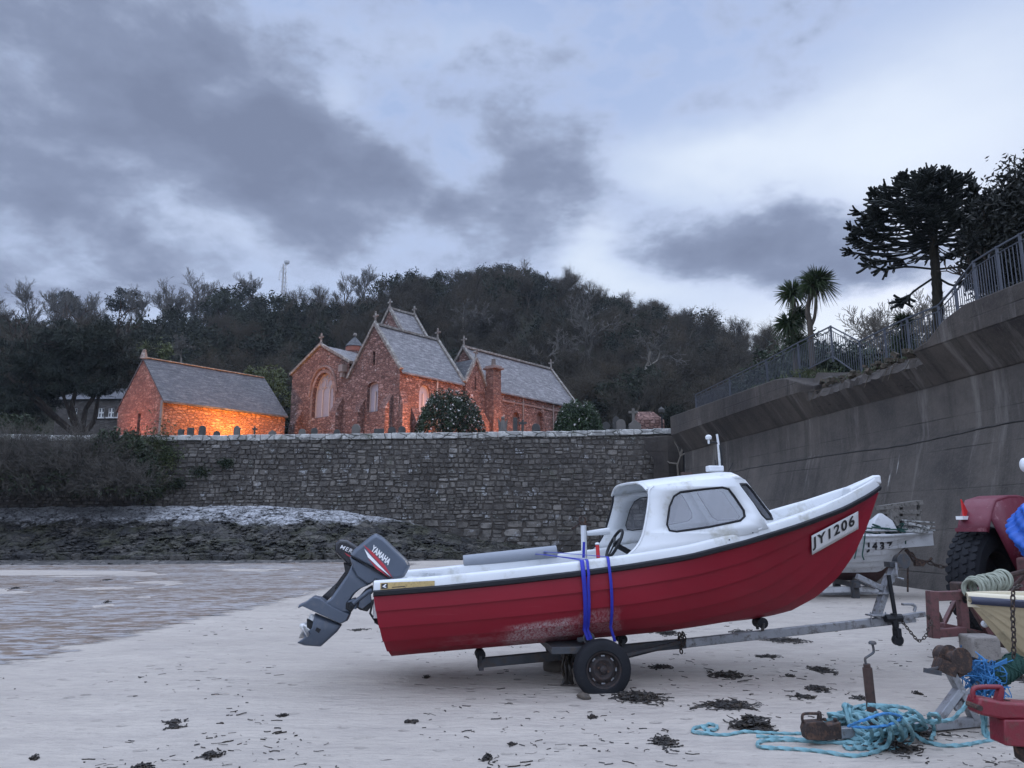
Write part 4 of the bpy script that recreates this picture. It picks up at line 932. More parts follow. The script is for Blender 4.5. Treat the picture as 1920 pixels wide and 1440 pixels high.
cross(root, P + g_ * (W + WB / 2) + Zv * (rB - gz + .2), .9, g_)
MB().bar(P + a_ * along(P, a_, 816) + s_ * .1, P + a_ * along(P, a_, 816) + s_ * .1 + Zv * (eave - gz - .2), .11, .11).build('drainpipe', M['tracery'], root)
mb = MB(); q = P + g_ * along(P, g_, 640) - a_ * .25; mb.box(q + Zv * (z_at(q.y, 691) - gz), (.5, .5, .55), Matrix.Rotation(-AX, 3, 'Z')); mb.box(q + Zv * (z_at(q.y, 702) - gz), (.3, .3, .5), Matrix.Rotation(-AX, 3, 'Z')); mb.build('rainwater_head', M['pipe'], root)
# saddleback tower behind
s0 = W * 1.02; T = P + g_ * s0; tt = along(T, a_, 722); T = T + a_ * tt; tw = 6.2; tr = z_at(T.y, 582); TL = along(T, a_, 770)
tb = T - g_ * tw / 2; te = tr - 4.3
mb = MB()
for o_ in (tb, tb + a_ * TL): face(mb, o_, g_, [(0, gz), (tw, gz), (tw, te), (tw / 2, tr), (0, te)])
for o_ in (tb, tb + g_ * tw): face(mb, o_, a_, [(0, gz), (TL, gz), (TL, te), (0, te)])
mb.build('tower_wall', M['church'], root, smooth=0)
roof(root, tb, TL, tw, te, tr, M['slate_pale'], .15, -.05, 'tower_roof'); verge(root, tb, tw, te, tr, w=.3); verge(root, tb + a_ * TL, tw, te, tr, w=.3)
MB().bar(T + Zv * (tr - gz + .2), T + a_ * TL + Zv * (tr - gz + .2), .25, .18).build('ridge_capping', M['verge'], root)
cross(root, T + Zv * (tr - gz + .2), .75, g_); cross(root, T + a_ * TL + Zv * (tr - gz + .2), .75, g_)
# round stair turret
Tq = P + g_ * W * 1.75; Tq = Tq + a_ * along(Tq, a_, 656); za = z_at(Tq.y, 631); zb = z_at(Tq.y, 649); rt = 17 / F * Tq.y
MB().lathe([(rt * .93, gz), (rt * .93, zb - .55)], V((Tq.x, Tq.y, 0)), n=24).build('turret_wall', M['church'], root)
MB().lathe([(rt * .95, zb - .55), (rt * 1.0, zb - .5), (rt * 1.0, zb - .12), (rt * .9, zb - .1)], V((Tq.x, Tq.y, 0)), n=24).build('turret_band', M['red_brick'], root)
MB().lathe([(rt * 1.10, zb - .1), (rt * .62, lerp(zb, za, .42)), (rt * .3, lerp(zb, za, .74)), (.03, za)], V((Tq.x, Tq.y, 0)), n=20).build('turret_roof', M['slate_dark'], root, smooth=20)
MB().sphere(V((Tq.x, Tq.y, za + .15)), .18, 8, 6).build('finial', M['verge'], root)
# nave beyond, in line with the chancel
n0 = along(apx, a_, 867); n1 = along(P, a_, 1082); NP = P + a_ * n0; NL = n1 - n0
mb = MB(); wn = []
for px in (968, 1013):
    t = along(NP, a_, px); wn.append(arch(t, 1.0, gz + .8, z_at((NP + a_ * t).y, 772), 6, .9))
face(mb, NP, a_, [(0, gz), (NL, gz), (NL, eave), (0, eave)], wn, .4); face(mb, NP, g_, [(0, gz), (W, gz), (W, eave), (W / 2, ridge), (0, eave)])
face(mb, NP + a_ * NL, g_, [(0, gz), (W, gz), (W, eave), (W / 2, ridge), (0, eave)]); face(mb, NP + g_ * W, a_, [(0, gz), (NL, gz), (NL, eave), (0, eave)])
mb.build('nave_wall', M['church'], root, smooth=0)
for h in wn: MB().poly(h, (), 0, lambda u, v: NP + a_ * u + Zv * (v - gz) - s_ * .35).build('window', M['door_wood'], root)
roof(root, NP, NL, W, eave, ridge, M['slate_pale'], .28, -.05, 'nave_roof'); verge(root, NP, W, eave, ridge); verge(root, NP + a_ * NL, W, eave, ridge)
MB().bar(NP + g_ * W / 2 + Zv * (ridge - gz + .22), NP + g_ * W / 2 + a_ * NL + Zv * (ridge - gz + .22), .34, .20).build('ridge_capping', M['verge'], root, bev=.02)
cross(root, NP + g_ * W / 2 + Zv * (ridge - gz + .2), .95, g_); cross(root, NP + g_ * W / 2 + a_ * NL + Zv * (ridge - gz + .2), .95, g_)
for px in (980, 1037): MB().bar(P + a_ * along(P, a_, px) + s_ * .1, P + a_ * along(P, a_, px) + s_ * .1 + Zv * (eave - gz - .2), .11, .11).build('drainpipe', M['pipe'], root)
MB().bar(NP + a_ * 1.5 + s_ * .04 + Zv * (eave - gz - .9), NP + a_ * NL + s_ * .04 + Zv * (eave - gz - .9), .12, .16).build('string_course', M['dressed'], root)
# small south transept between them, facing right
t0 = along(P, a_, 869); tw = along(P, a_, 901) - t0 + .3; TP = P + a_ * t0 + s_ * .15; rz = z_at((TP + a_ * tw / 2).y, 676); ez = rz - tw * .85
mb = MB(); face(mb, TP, a_, [(0, gz), (tw, gz), (tw, ez), (tw / 2, rz), (0, ez)], [[(tw / 2 - .1, ez - .5), (tw / 2 + .1, ez - .5), (tw / 2 + .1, ez + .6), (tw / 2 - .1, ez + .6)]], .3)
face(mb, TP, g_, [(0, gz), (W * .6, gz), (W * .6, ez), (0, ez)]); face(mb, TP + a_ * tw, g_, [(0, gz), (W * .6, gz), (W * .6, ez), (0, ez)])
mb.build('transept_wall', M['church'], root, smooth=0)
roof(root, TP + a_ * tw, W * .6, tw, ez, rz, M['slate_dark'], .1, .0, 'transept_roof', d=g_, g=-a_)
verge(root, TP + a_ * tw, tw, ez, rz, g=-a_, d=g_, w=.3); cross(root, TP + a_ * tw / 2 + Zv * (rz - gz + .15), .8, a_)
# chimney-like buttress
t1 = along(P, a_, 906); t2 = along(P, a_, 926); cw = (t2 - t1) * .85; o_ = P + a_ * t1 + s_ * 1.1; cz = z_at(o_.y, 690) - gz
mb = MB(); rot = Matrix.Rotation(-AX, 3, 'Z')
mb.loft([[o_ + a_ * i * cw + s_ * (j * 1.0 - 1.0) + Zv * zz for i, j in ((0, 1), (1, 1), (1, 0), (0, 0))] for zz in (0, cz - 2.2)], True, True, True)
mb.loft([[o_ + a_ * (i * cw * .88 + .06) + s_ * (j * .85 - .95) + Zv * zz for i, j in ((0, 1), (1, 1), (1, 0), (0, 0))] for zz in (cz - 2.2, cz)], True, True, True)
mb.build('chimney_stack', M['church_clean'], root, smooth=0)
mb = MB(); c = o_ + a_ * cw * .5 - s_ * .52; mb.box(c + Zv * (cz + .08), (1.35, 1.2, .18), rot); mb.box(c + Zv * (cz + .24), (1.1, .95, .16), rot); mb.build('chimney_cap', M['dressed'], root, bev=.03)
MB().lathe([(.16, 0), (.2, .1), (.17, .55), (.2, .6)], c + Zv * (cz + .3), n=10).build('chimney_pot', M['pipe'], root)
# low porch wall with pointed door at the foot of the transept
mb = MB(); q = TP + a_ * .2 + s_ * .9; hp = z_at(q.y, 765) - gz
mb.prism([q, q + a_ * 1.7, q + a_ * 1.7 + Zv * (hp - 1.0), q + a_ * .85 + Zv * hp, q + Zv * (hp - 1.0)], -s_ * .9); mb.build('porch', M['church_clean'], root)
# ---------------- house at the far left
hp_ = atY(212, 760, 74); hx = along(V((hp_.x, hp_.y, 0)), V((-1, .08, 0)), 104); Hd = V((-1, .08, 0)).normalized(); Hn = V((-.08, -1, 0)).normalized()
root = thing('stone_house', V((hp_.x, hp_.y, 7)) + Hd * hx / 2, 'dark stone house with white sash windows half hidden by the pine', 'house')
hz = z_at(74, 748); B0 = V((hp_.x + 1.5, hp_.y, 6.6)); HL = hx + 3.0
mb = MB(); wins_ = []
for px in (127, 178, 197, 214):
    u = along(B0, Hd, px); wins_.append([(u - .30, z_at(74, 782)), (u + .30, z_at(74, 782)), (u + .30, z_at(74, 764)), (u - .30, z_at(74, 764))])
holes = [[(HL - u if False else u, v) for u, v in h] for h in wins_]
face(mb, B0, Hd, [(0, 6.6), (HL, 6.6), (HL, hz), (0, hz)], holes, -.25)
mb.loft([[B0 + Zv * -.1, B0 + Hd * HL + Zv * -.1, B0 + Hd * HL + V((0, 7, -.1)), B0 + V((0, 7, -.1))], [B0 + Zv * (hz - 6.6), B0 + Hd * HL + Zv * (hz - 6.6), B0 + Hd * HL + V((0, 7, hz - 6.6)), B0 + V((0, 7, hz - 6.6))]][0:0] or [[B0 + V((0, .5, 0)), B0 + Hd * HL + V((0, .5, 0)), B0 + Hd * HL + V((0, 7, 0)), B0 + V((0, 7, 0))], [B0 + V((0, .5, hz - 6.6)), B0 + Hd * HL + V((0, .5, hz - 6.6)), B0 + Hd * HL + V((0, 7, hz - 6.6)), B0 + V((0, 7, hz - 6.6))]], True, True, True)
mb.build('wall', M['house'], root, smooth=0)
for h in holes:
    (u0, v0), (u1, _), (_, v1), _2 = h; c = lambda u, v, k=.2: B0 + Hd * u + V((0, k, v - 6.6))
    mb = MB(); mb.add([c(u0, v0), c(u1, v0), c(u1, v1), c(u0, v1)], [(0, 1, 2, 3)]); wd_ = mb.build('window', M['night_glass'], root)
    mb = MB()
    for q, r_ in (((u0, v0), (u1, v0)), ((u1, v0), (u1, v1)), ((u1, v1), (u0, v1)), ((u0, v1), (u0, v0)), ((u0, (v0 + v1) / 2), (u1, (v0 + v1) / 2)), (((u0 + u1) / 2, v0), ((u0 + u1) / 2, v1))): mb.bar(c(*q, .12), c(*r_, .12), .12, .1, (0, 1, 0))
    mb.build('sash', M['white_paint'], wd_)
    MB().bar(c(u0 - .1, v0 - .06, -.08), c(u1 + .1, v0 - .06, -.08), .2, .12).build('sill', M['white_paint'], wd_)
mb = MB(); A = B0 + V((.4, -.3, hz - 6.6)); Bq = B0 + Hd * (HL + .4) + V((0, -.3, hz - 6.6)); k = V((0, 7.6, 0)); rr_ = [A.lerp(Bq, .15) + V((0, 3.8, 1.7)), A.lerp(Bq, .85) + V((0, 3.8, 1.7))]
mb.add([A, Bq, Bq + k, A + k, rr_[0], rr_[1]], [(0, 1, 5, 4), (1, 2, 5), (2, 3, 4, 5), (3, 0, 4), (3, 2, 1, 0)]); mb.build('roof', M['slate_dark'], root, smooth=0)
# ---------------- gravestones showing over the wall
def stone(kind, px, top, w, lab, mat='headstone_grey', Y=46.5, grp='gravestones behind the stone wall'):
    q = atY(px, top + 5, Y); zb_ = yard_z(Y) - .1; h = q.z - zb_; b = V((q.x, Y, zb_)); ww = w * .86 / F * Y; t = .14
    mb = MB(); X = V((1, 0, 0)); Yv = V((0, 1, 0)); ang = random.uniform(-.25, .25); X = V((math.cos(ang), math.sin(ang), 0)); Yv = V((-math.sin(ang), math.cos(ang), 0)); hh = ww / 2
    if kind in ('round', 'point', 'square'):
        pts = [(-hh, 0), (hh, 0)]
        if kind == 'square': pts += [(hh, h), (-hh, h)]
        elif kind == 'point': pts += [(hh, h - ww * .4), (hh * .8, h - ww * .3), (0, h), (-hh * .8, h - ww * .3), (-hh, h - ww * .4)]
        else: pts += [(hh * math.cos(u), h - hh + hh * math.sin(u)) for u in np.linspace(0, PI, 9)]
        mb.prism([b + X * u + Zv * v - Yv * t / 2 for u, v in pts], Yv * t)
    elif kind == 'cross':
        mb.bar(b, b + Zv * h, ww * .28, t, Yv); mb.bar(b + Zv * (h - ww * .42) - X * hh, b + Zv * (h - ww * .42) + X * hh, t, ww * .26)
    elif kind == 'angel':
        mb.box(b + Zv * h * .3, (ww, .5, h * .6), taper=.8); mb.tube([b + Zv * h * .6, b + Zv * h * .8, b + Zv * h * .9], [.22, .16, .1], 8); mb.sphere(b + Zv * (h * .95), .12, 8, 6)
        mb.prism([b + Zv * h * .7, b + Zv * h * .95 + X * hh, b + Zv * h * .6 + X * hh * .8], Yv * .08); mb.prism([b + Zv * h * .7, b + Zv * h * .95 - X * hh, b + Zv * h * .6 - X * hh * .8], Yv * .08)
    o = mb.own('gravestone', M[mat], lab, 'gravestone', grp, bev=.015, smooth=30); return o
random.seed(21)
stone('square', 340, 800, 13, 'broad low grey gravestone, first from the chapel corner along its orange wall')
stone('square', 358, 797, 14, 'square grey gravestone just beside the low one at the chapel wall')
stone('round', 380, 793, 15, 'dark round-topped gravestone before the orange chapel wall')
stone('round', 407, 803, 14, 'top of a dark rounded gravestone barely clearing the wall under the chapel', 'headstone_grey')
stone('point', 445, 793, 14, 'pale pointed gravestone before the glowing orange chapel wall', 'headstone_pale')
stone('cross', 478, 795, 12, 'thin stone grave cross before the orange chapel wall')
stone('point', 511, 801, 17, 'low wide gabled gravestone at the far end of the chapel wall', 'headstone_pale')
stone('round', 567, 799, 15, 'round gravestone below the left side of the big traceried window', 'headstone_pale')
stone('round', 590, 797, 14, 'dark rounded gravestone directly under the big traceried window')
stone('round', 632, 800, 13, 'small dark gravestone below the rainwater head between the two gables')
stone('round', 668, 790, 19, 'largest pale rounded gravestone under the church gable', 'headstone_pale')
stone('square', 711, 799, 22, 'wide low dark tomb slab under the narrow gable window')
stone('round', 735, 795, 17, 'grey rounded gravestone near the corner of the church gable')
stone('round', 754, 794, 16, 'dark rounded gravestone touching the flowering camellia')
stone('angel', 943, 776, 22, 'pale winged statue gravestone against the lit nave wall', 'headstone_pale')
stone('square', 966, 778, 9, 'narrow upright grey stone beside the grave cross at the nave')
stone('cross', 980, 782, 18, 'dark thick-armed grave cross before the nave wall')
stone('round', 1005, 789, 18, 'broad rounded grey gravestone before the nave windows')
stone('square', 1120, 787, 10, 'small square gravestone at the edge of the low round camellia')
stone('round', 1136, 786, 16, 'low round gravestone between the camellia and the ribbed headstone')
stone('round', 1164, 781, 20, 'wide pale ribbed headstone beside the tall cross', 'headstone_pale')
stone('point', 1190, 782, 27, 'broad stone pedestal under the tall pale cross', 'headstone_pale', 46.2)
stone('cross', 1187, 761, 20, 'tall pale stone cross, highest of the graves by the concrete wall', 'headstone_pale', 46.7)
stone('point', 1155, 775, 15, 'dark jagged stone behind the ribbed headstone', 'headstone_grey', 48)
stone('round', 1273, 787, 13, 'lone rounded gravestone nearest the concrete wall')
# mausoleum roof by the tall cross
q = atY(1218, 785, 48.5); mb = MB(); wv_ = 50 / F * 48; zt = z_at(48.5, 771); zb_ = yard_z(48) - .1
mb.loft([[V((q.x - wv_ / 2, 48, zz)), V((q.x + wv_ / 2, 48, zz)), V((q.x + wv_ / 2, 50, zz)), V((q.x - wv_ / 2, 50, zz))] for zz in (zb_, z_at(48.5, 789))] + [[V((q.x - wv_ * .42, 48.7, zt)), V((q.x + wv_ * .18, 48.7, zt)), V((q.x + wv_ * .18, 49.4, zt)), V((q.x - wv_ * .42, 49.4, zt))]], True, True, True)
mb.own('tomb', M['church'], 'squat stone tomb with sloping slab roof behind the tall cross', 'tomb', bev=.04, smooth=20)
# lamp post in the churchyard
mb = MB(); q = atY(1241, 790, 48); mb.tube([V((q.x, 48, 6.3)), V((q.x, 48, z_at(48, 776)))], .05, 6); 
root = thing('churchyard_lamp', V((q.x, 48, 6.3)), 'small churchyard lamp on a dark post near the concrete wall', 'lamp'); mb.build('post', M['black'], root)
MB().lathe([(.06, 0), (.2, .12), (.22, .3), (.08, .42), (0.0, .5)], V((q.x, 48, z_at(48, 777))), n=10).build('lantern', M['headstone_grey'], root)
# telecom mast on the hill
mp = atY(531, 540, 185); zt = z_at(185, 492); zb_ = hill_z(mp.x, 185)
root = thing('radio_mast', V((mp.x, 185, zb_)), 'slim steel radio mast with antennas on the wooded skyline', 'mast')
mb = MB()
for i in range(3):
    c_ = V((math.cos(i * 2.09) * .5, math.sin(i * 2.09) * .5, 0)); mb.bar(V((mp.x, 185, zb_)) + c_, V((mp.x, 185, zt - .5)) + c_ * .8, .2)
for k in range(14):
    z0_, z1_ = lerp(zb_, zt - .5, k / 14), lerp(zb_, zt - .5, (k + 1) / 14); mb.bar(V((mp.x - .45, 184.6, z0_)), V((mp.x + .45, 184.6, z1_)), .07); mb.bar(V((mp.x + .45, 184.6, z0_)), V((mp.x - .45, 184.6, z0_)), .07)
mb.build('lattice', M['steel_mast'], root)
for dx_, dz_, hh in ((-.95, -3.6, 2.4), (.7, -2.0, 1.5), (-.6, -1.8, 1.4), (.9, -4.6, 2.0)):
    MB().box(V((mp.x + dx_, 184.5, zt + dz_)), (.38, .3, hh)).build('antenna', M['lamp_white'], root, bev=.05)
MB().lathe([(0.0, .35), (.55, .2), (.7, 0)], V((mp.x + .75, 184.4, zt - .1)), (0.3, -1, 0), 14).build('dish', M['steel_mast'], root)
# ---------------- floodlights on the church walls
def spot(name, loc, aim, power, size, col, blend=.8, rad=.25):
    d = bpy.data.lights.new(name, 'SPOT'); d.energy = power; d.spot_size = R(size); d.spot_blend = blend; d.color = col; d.shadow_soft_size = rad
    o = bpy.data.objects.new(name, d); C.objects.link(o); o.location = loc; o.rotation_euler = (V(loc) - V(aim)).to_track_quat('Z', 'Y').to_euler(); return o
p, W_, L_, ev = CH; SOD = (1.0, .36, .055); PINK = (1.0, .30, .15); WARM = (1.0, .36, .16)
t = along(p, a_, 420)
spot('floodlight', p + a_ * (t - .2) + s_ * 1.9 + Zv * .5, p + a_ * (t + .4) + Zv * (ev - p.z + .4), 2300, 100, SOD, 1.0)
spot('floodlight', p + a_ * (t - 1.0) + s_ * 5.5 + Zv * .3, p + a_ * (t + .2) + Zv * 2.8, 6600, 118, SOD, 1.0)
spot('floodlight', p + g_ * W_ * .5 - a_ * 3.6 + Zv * .2, p + g_ * W_ * .5 + Zv * 2.6, 2000, 105, PINK, 1.0)
def wash(px, out, aimz, power, col=WARM, size=105, back=0.0): spot('floodlight', P + a_ * (along(P, a_, px) - back) + s_ * out + Zv * .4, P + a_ * along(P, a_, px) + Zv * aimz, power, size, col, 1.0)
wash(775, 4.5, 3.2, 3000); wash(850, 3.6, 4.0, 1600, WARM, 110); wash(893, 4.6, 3.0, 2800, (1, .33, .11), 80); wash(950, 6.0, 3.8, 4400); wash(1020, 6.0, 3.6, 3900); wash(1070, 5.5, 3.2, 2300)
for px, pw in ((735, 420), (690, 560), (600, 760)): c = P + g_ * along(P, g_, px); spot('floodlight', c - a_ * 6.0 + Zv * .3, c + Zv * 4.2, pw, 115, (1, .44, .28), 1.0)
spot('floodlight', Tq + V((2.6, -2.0, zb - 2 - Tq.z)), Tq + Zv * (zb - Tq.z - .3), 80, 90, (1, .3, .12))
# ---------------------------------------------------------------- trees and shrubs
def segs_to_verts(S, sides=3):
    """tapered straight limbs: rows of p, q, r0, r1 -> quads"""
    A = np.array([(*p, *q, a, b) for p, q, a, b in S], 'f'); p, q, r0, r1 = A[:, :3], A[:, 3:6], A[:, 6:7], A[:, 7:8]
    d = q - p; d /= np.maximum(np.linalg.norm(d, axis=1), 1e-6)[:, None]
    h = np.where(np.abs(d[:, 2:3]) < .9, np.array([[0, 0, 1.]]), np.array([[1., 0, 0]])); x = np.cross(d, h); x /= np.linalg.norm(x, axis=1)[:, None]; y = np.cross(d, x)
    out = []
    for k in range(sides):
        a, b = 2 * PI * k / sides, 2 * PI * (k + 1) / sides
        ca, cb = x * math.cos(a) + y * math.sin(a), x * math.cos(b) + y * math.sin(b)
        out.append(np.stack([p + ca * r0, p + cb * r0, q + cb * r1, q + ca * r1], 1))
    return np.concatenate(out).reshape(-1, 3)
def grow(rnd, p, d, L, r, depth, S, spread=.55, up=.12, ratio=.72, kids=(2, 3), rmin=.012, wob=.16, nseg=3):
    d = d.normalized(); q = p
    for i in range(nseg):
        d = (d + V((rnd.gauss(0, wob), rnd.gauss(0, wob), rnd.gauss(0, wob) + up * .5))).normalized()
        n_ = q + d * (L / nseg); S.append((q, n_, max(r * (1 - .3 * i / nseg), rmin), max(r * (1 - .3 * (i + 1) / nseg), rmin))); q = n_
        if depth > 0 and i < nseg - 1 and rnd.random() < .7:
            ax = V((rnd.gauss(0, 1), rnd.gauss(0, 1), rnd.gauss(0, 1))); sd_ = (d + (ax - d * ax.dot(d)).normalized() * spread * 1.3).normalized()
            grow(rnd, q, sd_, L * ratio * rnd.uniform(.6, .9), r * .5, depth - 1, S, spread, up, ratio, kids, rmin, wob, nseg)
    if depth > 0:
        for k in range(rnd.randint(*kids)):
            ax = V((rnd.gauss(0, 1), rnd.gauss(0, 1), rnd.gauss(0, 1))); sd_ = (d + (ax - d * ax.dot(d)).normalized() * spread * rnd.uniform(.5, 1.4) + V((0, 0, up))).normalized()
            grow(rnd, q, sd_, L * ratio * rnd.uniform(.7, 1.1), r * .62, depth - 1, S, spread, up, ratio, kids, rmin, wob, nseg)
def bare_segs(seed, h, depth=5, spread=.5, up=.15, r=None, rmin=.018, lean=0, trunks=1, kids=(2, 3)):
    rnd = random.Random(seed); S = []
    for t in range(trunks):
        d0 = V((lean + rnd.gauss(0, .12) * trunks, rnd.gauss(0, .12) * trunks, 1))
        grow(rnd, V((0, 0, -.3)), d0, h * .27, r or h * .022, depth, S, spread, up, .74, kids, rmin)
    zmax = max(q[2] for p, q, a, b in S); k = h / zmax
    return [(p * k, q * k, a, b) for p, q, a, b in S]
def tree_thing(name, loc, label, cat, group, crown, trunk, mats):
    root = thing(name, loc, label, cat, group)
    for nm, vv, k, m in ((('trunk', trunk, 4, mats[0]), ('crown', crown, 4, mats[1]))):
        if vv is not None and len(vv): np_mesh(nm, np.asarray(vv) + np.array(loc, 'f'), k, m, root)
    return root
def ellipsoid_clumps(g, n, rad, per, size, shell=.75, spread=.3, aspect=1.5, flat=0):
    d = g.normal(size=(n, 3)); d /= np.linalg.norm(d, axis=1)[:, None]; rr = shell + (1 - shell) * g.random(n) ** .5
    d[:, 2] = np.where(d[:, 2] < -.5, d[:, 2] * .4, d[:, 2])
    c = d * rr[:, None] * np.array(rad); c = np.repeat(c, per, 0) + g.normal(size=(n * per, 3)) * (spread * np.array(rad) * .55)
    return leaf_quads(c, size * g.uniform(.6, 1.4, len(c)), aspect, flat, g)
g6 = np.random.default_rng(11); random.seed(99)
# --- the wooded hillside as one mass, with the trees one can pick out built separately
def hill_pts(n, a0, a1, r0, r1, gap):
    out = []; tries = 0; cell = {}
    while len(out) < n and tries < n * 40:
        tries += 1; a = random.uniform(a0, a1); r = math.sqrt(random.uniform(r0 * r0, r1 * r1)); x, y = r * math.sin(a), r * math.cos(a)
        k = (int(x // gap), int(y // gap))
        if any((x - u) ** 2 + (y - v) ** 2 < gap * gap for i in (-1, 0, 1) for j in (-1, 0, 1) for u, v in cell.get((k[0] + i, k[1] + j), ())): continue
        cell.setdefault(k, []).append((x, y)); out.append((x, y, hill_z(x, y)))
    return out
ever_p, twig_p = [], []
for i in range(5):
    rx = g6.uniform(3.0, 4.0); rz = g6.uniform(3.0, 4.2)
    ever_p.append(ellipsoid_clumps(g6, 40, (rx, rx, rz), 42, .20, .72, .27) + np.array([0, 0, rz * 1.0]))
for i in range(6):
    h = g6.uniform(7, 9.5); S = bare_segs(300 + i, h, 4, .55, .14, rmin=.03, kids=(2, 3)); 
    v_ = segs_to_verts(S, 3); tips = np.array([q for p_, q, a, b in S if b < .05], 'f')
    c = np.repeat(tips, 7, 0) + g6.normal(size=(len(tips) * 7, 3)) * .42; tw_ = leaf_quads(c, .022, 17, .6, g6)
    twig_p.append(np.concatenate([v_, tw_]))
ev, tw = [], []
clear_zone = lambda x, y: (y < 80 and x > 6) or (math.hypot(x, y) < 80)
for (x, y, z) in hill_pts(720, -.78, .62, 76, 198, 4.3):
    if -52 < x < -28 and y < 90: continue
    px = CX + F * math.tan(math.atan2(x, y)); r = math.hypot(x, y)
    pe = .50 if px < 560 else .16
    if r > 165: pe *= .5
    if 850 < px < 1010 and r > 175: pe = .95
    rd = .62 if r > 165 else 1.0
    if random.random() < pe:
        k = random.uniform(.7, 1.15) * rd; a = random.uniform(0, 6.28); P_ = random.choice(ever_p); R_ = np.array([[math.cos(a), -math.sin(a), 0], [math.sin(a), math.cos(a), 0], [0, 0, 1]])
        ev.append(P_ @ R_.T * k + np.array([x, y, z - .5]))
    else:
        k = random.uniform(.75, 1.15) * rd; a = random.uniform(0, 6.28); P_ = random.choice(twig_p); R_ = np.array([[math.cos(a), -math.sin(a), 0], [math.sin(a), math.cos(a), 0], [0, 0, 1]])
        tw.append(P_ @ R_.T * k + np.array([x, y, z - .5]))
# undergrowth
ug = np.array([q for q in hill_pts(2600, -.78, .62, 74, 205, .6) if not (-52 < q[0] < -28 and q[1] < 86)]); ugc = np.repeat(ug, 14, 0) + g6.normal(size=(len(ug) * 14, 3)) * np.array([1.0, 1.0, .55]) + np.array([0, 0, .5])
ugq = leaf_quads(ugc, .26 * g6.uniform(.5, 1.3, len(ugc)), 1.5, 0, g6)
EV, TW = np.concatenate(ev + [ugq]), np.concatenate(tw)
wood = np_mesh('hill_woodland', np.concatenate([EV, TW]), 4, [M['wood_ever'], M['wood_bare']], None, np.r_[np.zeros(len(EV) // 4, 'i'), np.ones(len(TW) // 4, 'i')])
tag(wood, 'mass of dark evergreen and bare winter woodland covering the hill behind the church', 'woodland', None, 'stuff')
# --- bare trees standing out on the skyline
proto = []
for i in range(4):
    S = bare_segs(40 + i, 10, 6, .46, .16, rmin=.014, kids=(2, 3)); S0 = [s for s in S if s[2] > .09]; S1 = [s for s in S if s[2] <= .09]
    r_ = thing('bare_tree', (0, 0, 0), '', ''); np_mesh('trunk', segs_to_verts(S0, 4), 4, M['bare'], r_); np_mesh('crown', segs_to_verts(S1, 3), 4, M['bare'], r_); proto.append(r_)
used = [False] * 4
sky_trees = [  # column, top, r, what sets it apart
    (18, 524, 'bare winter tree on the skyline at the far left end of the ridge'), (58, 522, 'widest bare tree of the left skyline clump, second along the ridge'), (92, 528, 'bare tree at the right side of the left skyline clump'),
    (155, 543, 'low bare tree on the ridge just past the left clump'), (200, 541, 'small bare tree in the middle of the ridge above the pine'), (262, 533, 'bare tree before the bright gap in the skyline'),
    (300, 531, 'slender bare tree left of the tallest skyline tree'), (338, 521, 'bare tree with thin upright limbs in the bright sky gap'), (366, 518, 'tallest bare tree in the bright sky gap'), (398, 527, 'bare tree closing the bright sky gap on the right'),
    (492, 516, 'lone small bare tree just left of the radio mast'), (548, 533, 'low bare tree right beside the radio mast'), (612, 527, 'bare tree between the radio mast and the high wood'), (648, 507, 'broad bare tree above the church aisle on the skyline'), (692, 505, 'bare tree at the shoulder where the ridge starts to rise'),
    (1050, 517, 'bare tree just below the hilltop on its right side'), (1110, 527, 'bare tree on the falling ridge, first past the hilltop trees'), (1165, 545, 'bare tree on the falling ridge above the nave gable'), (1225, 554, 'bare tree half way down the falling ridge'), (1285, 571, 'bare tree on the falling ridge above the tomb'), (1335, 585, 'pale bare tree low on the falling ridge'), (1385, 600, 'small bare tree near the foot of the falling ridge'), (1425, 621, 'last bare tree of the ridge before the railing')]
for i, (px, top, lab) in enumerate(sky_trees):
    k = i % 4; r_ = proto[k] if not used[k] else copy_tree(proto[k]); used[k] = True
    Yt = 203 * math.cos(math.atan((px - CX) / F)); q = atY(px, top, Yt); zb_ = hill_z(q.x, q.y) - .3; h = max(3.5, q.z - zb_)
    r_.location = (q.x, q.y, zb_); s0 = h / 10; r_.scale = (s0 * random.uniform(.95, 1.2), s0 * 1.1, s0); r_.rotation_euler = (0, 0, random.uniform(0, 6.28))
    tag(r_, lab, 'tree', 'bare trees along the skyline')
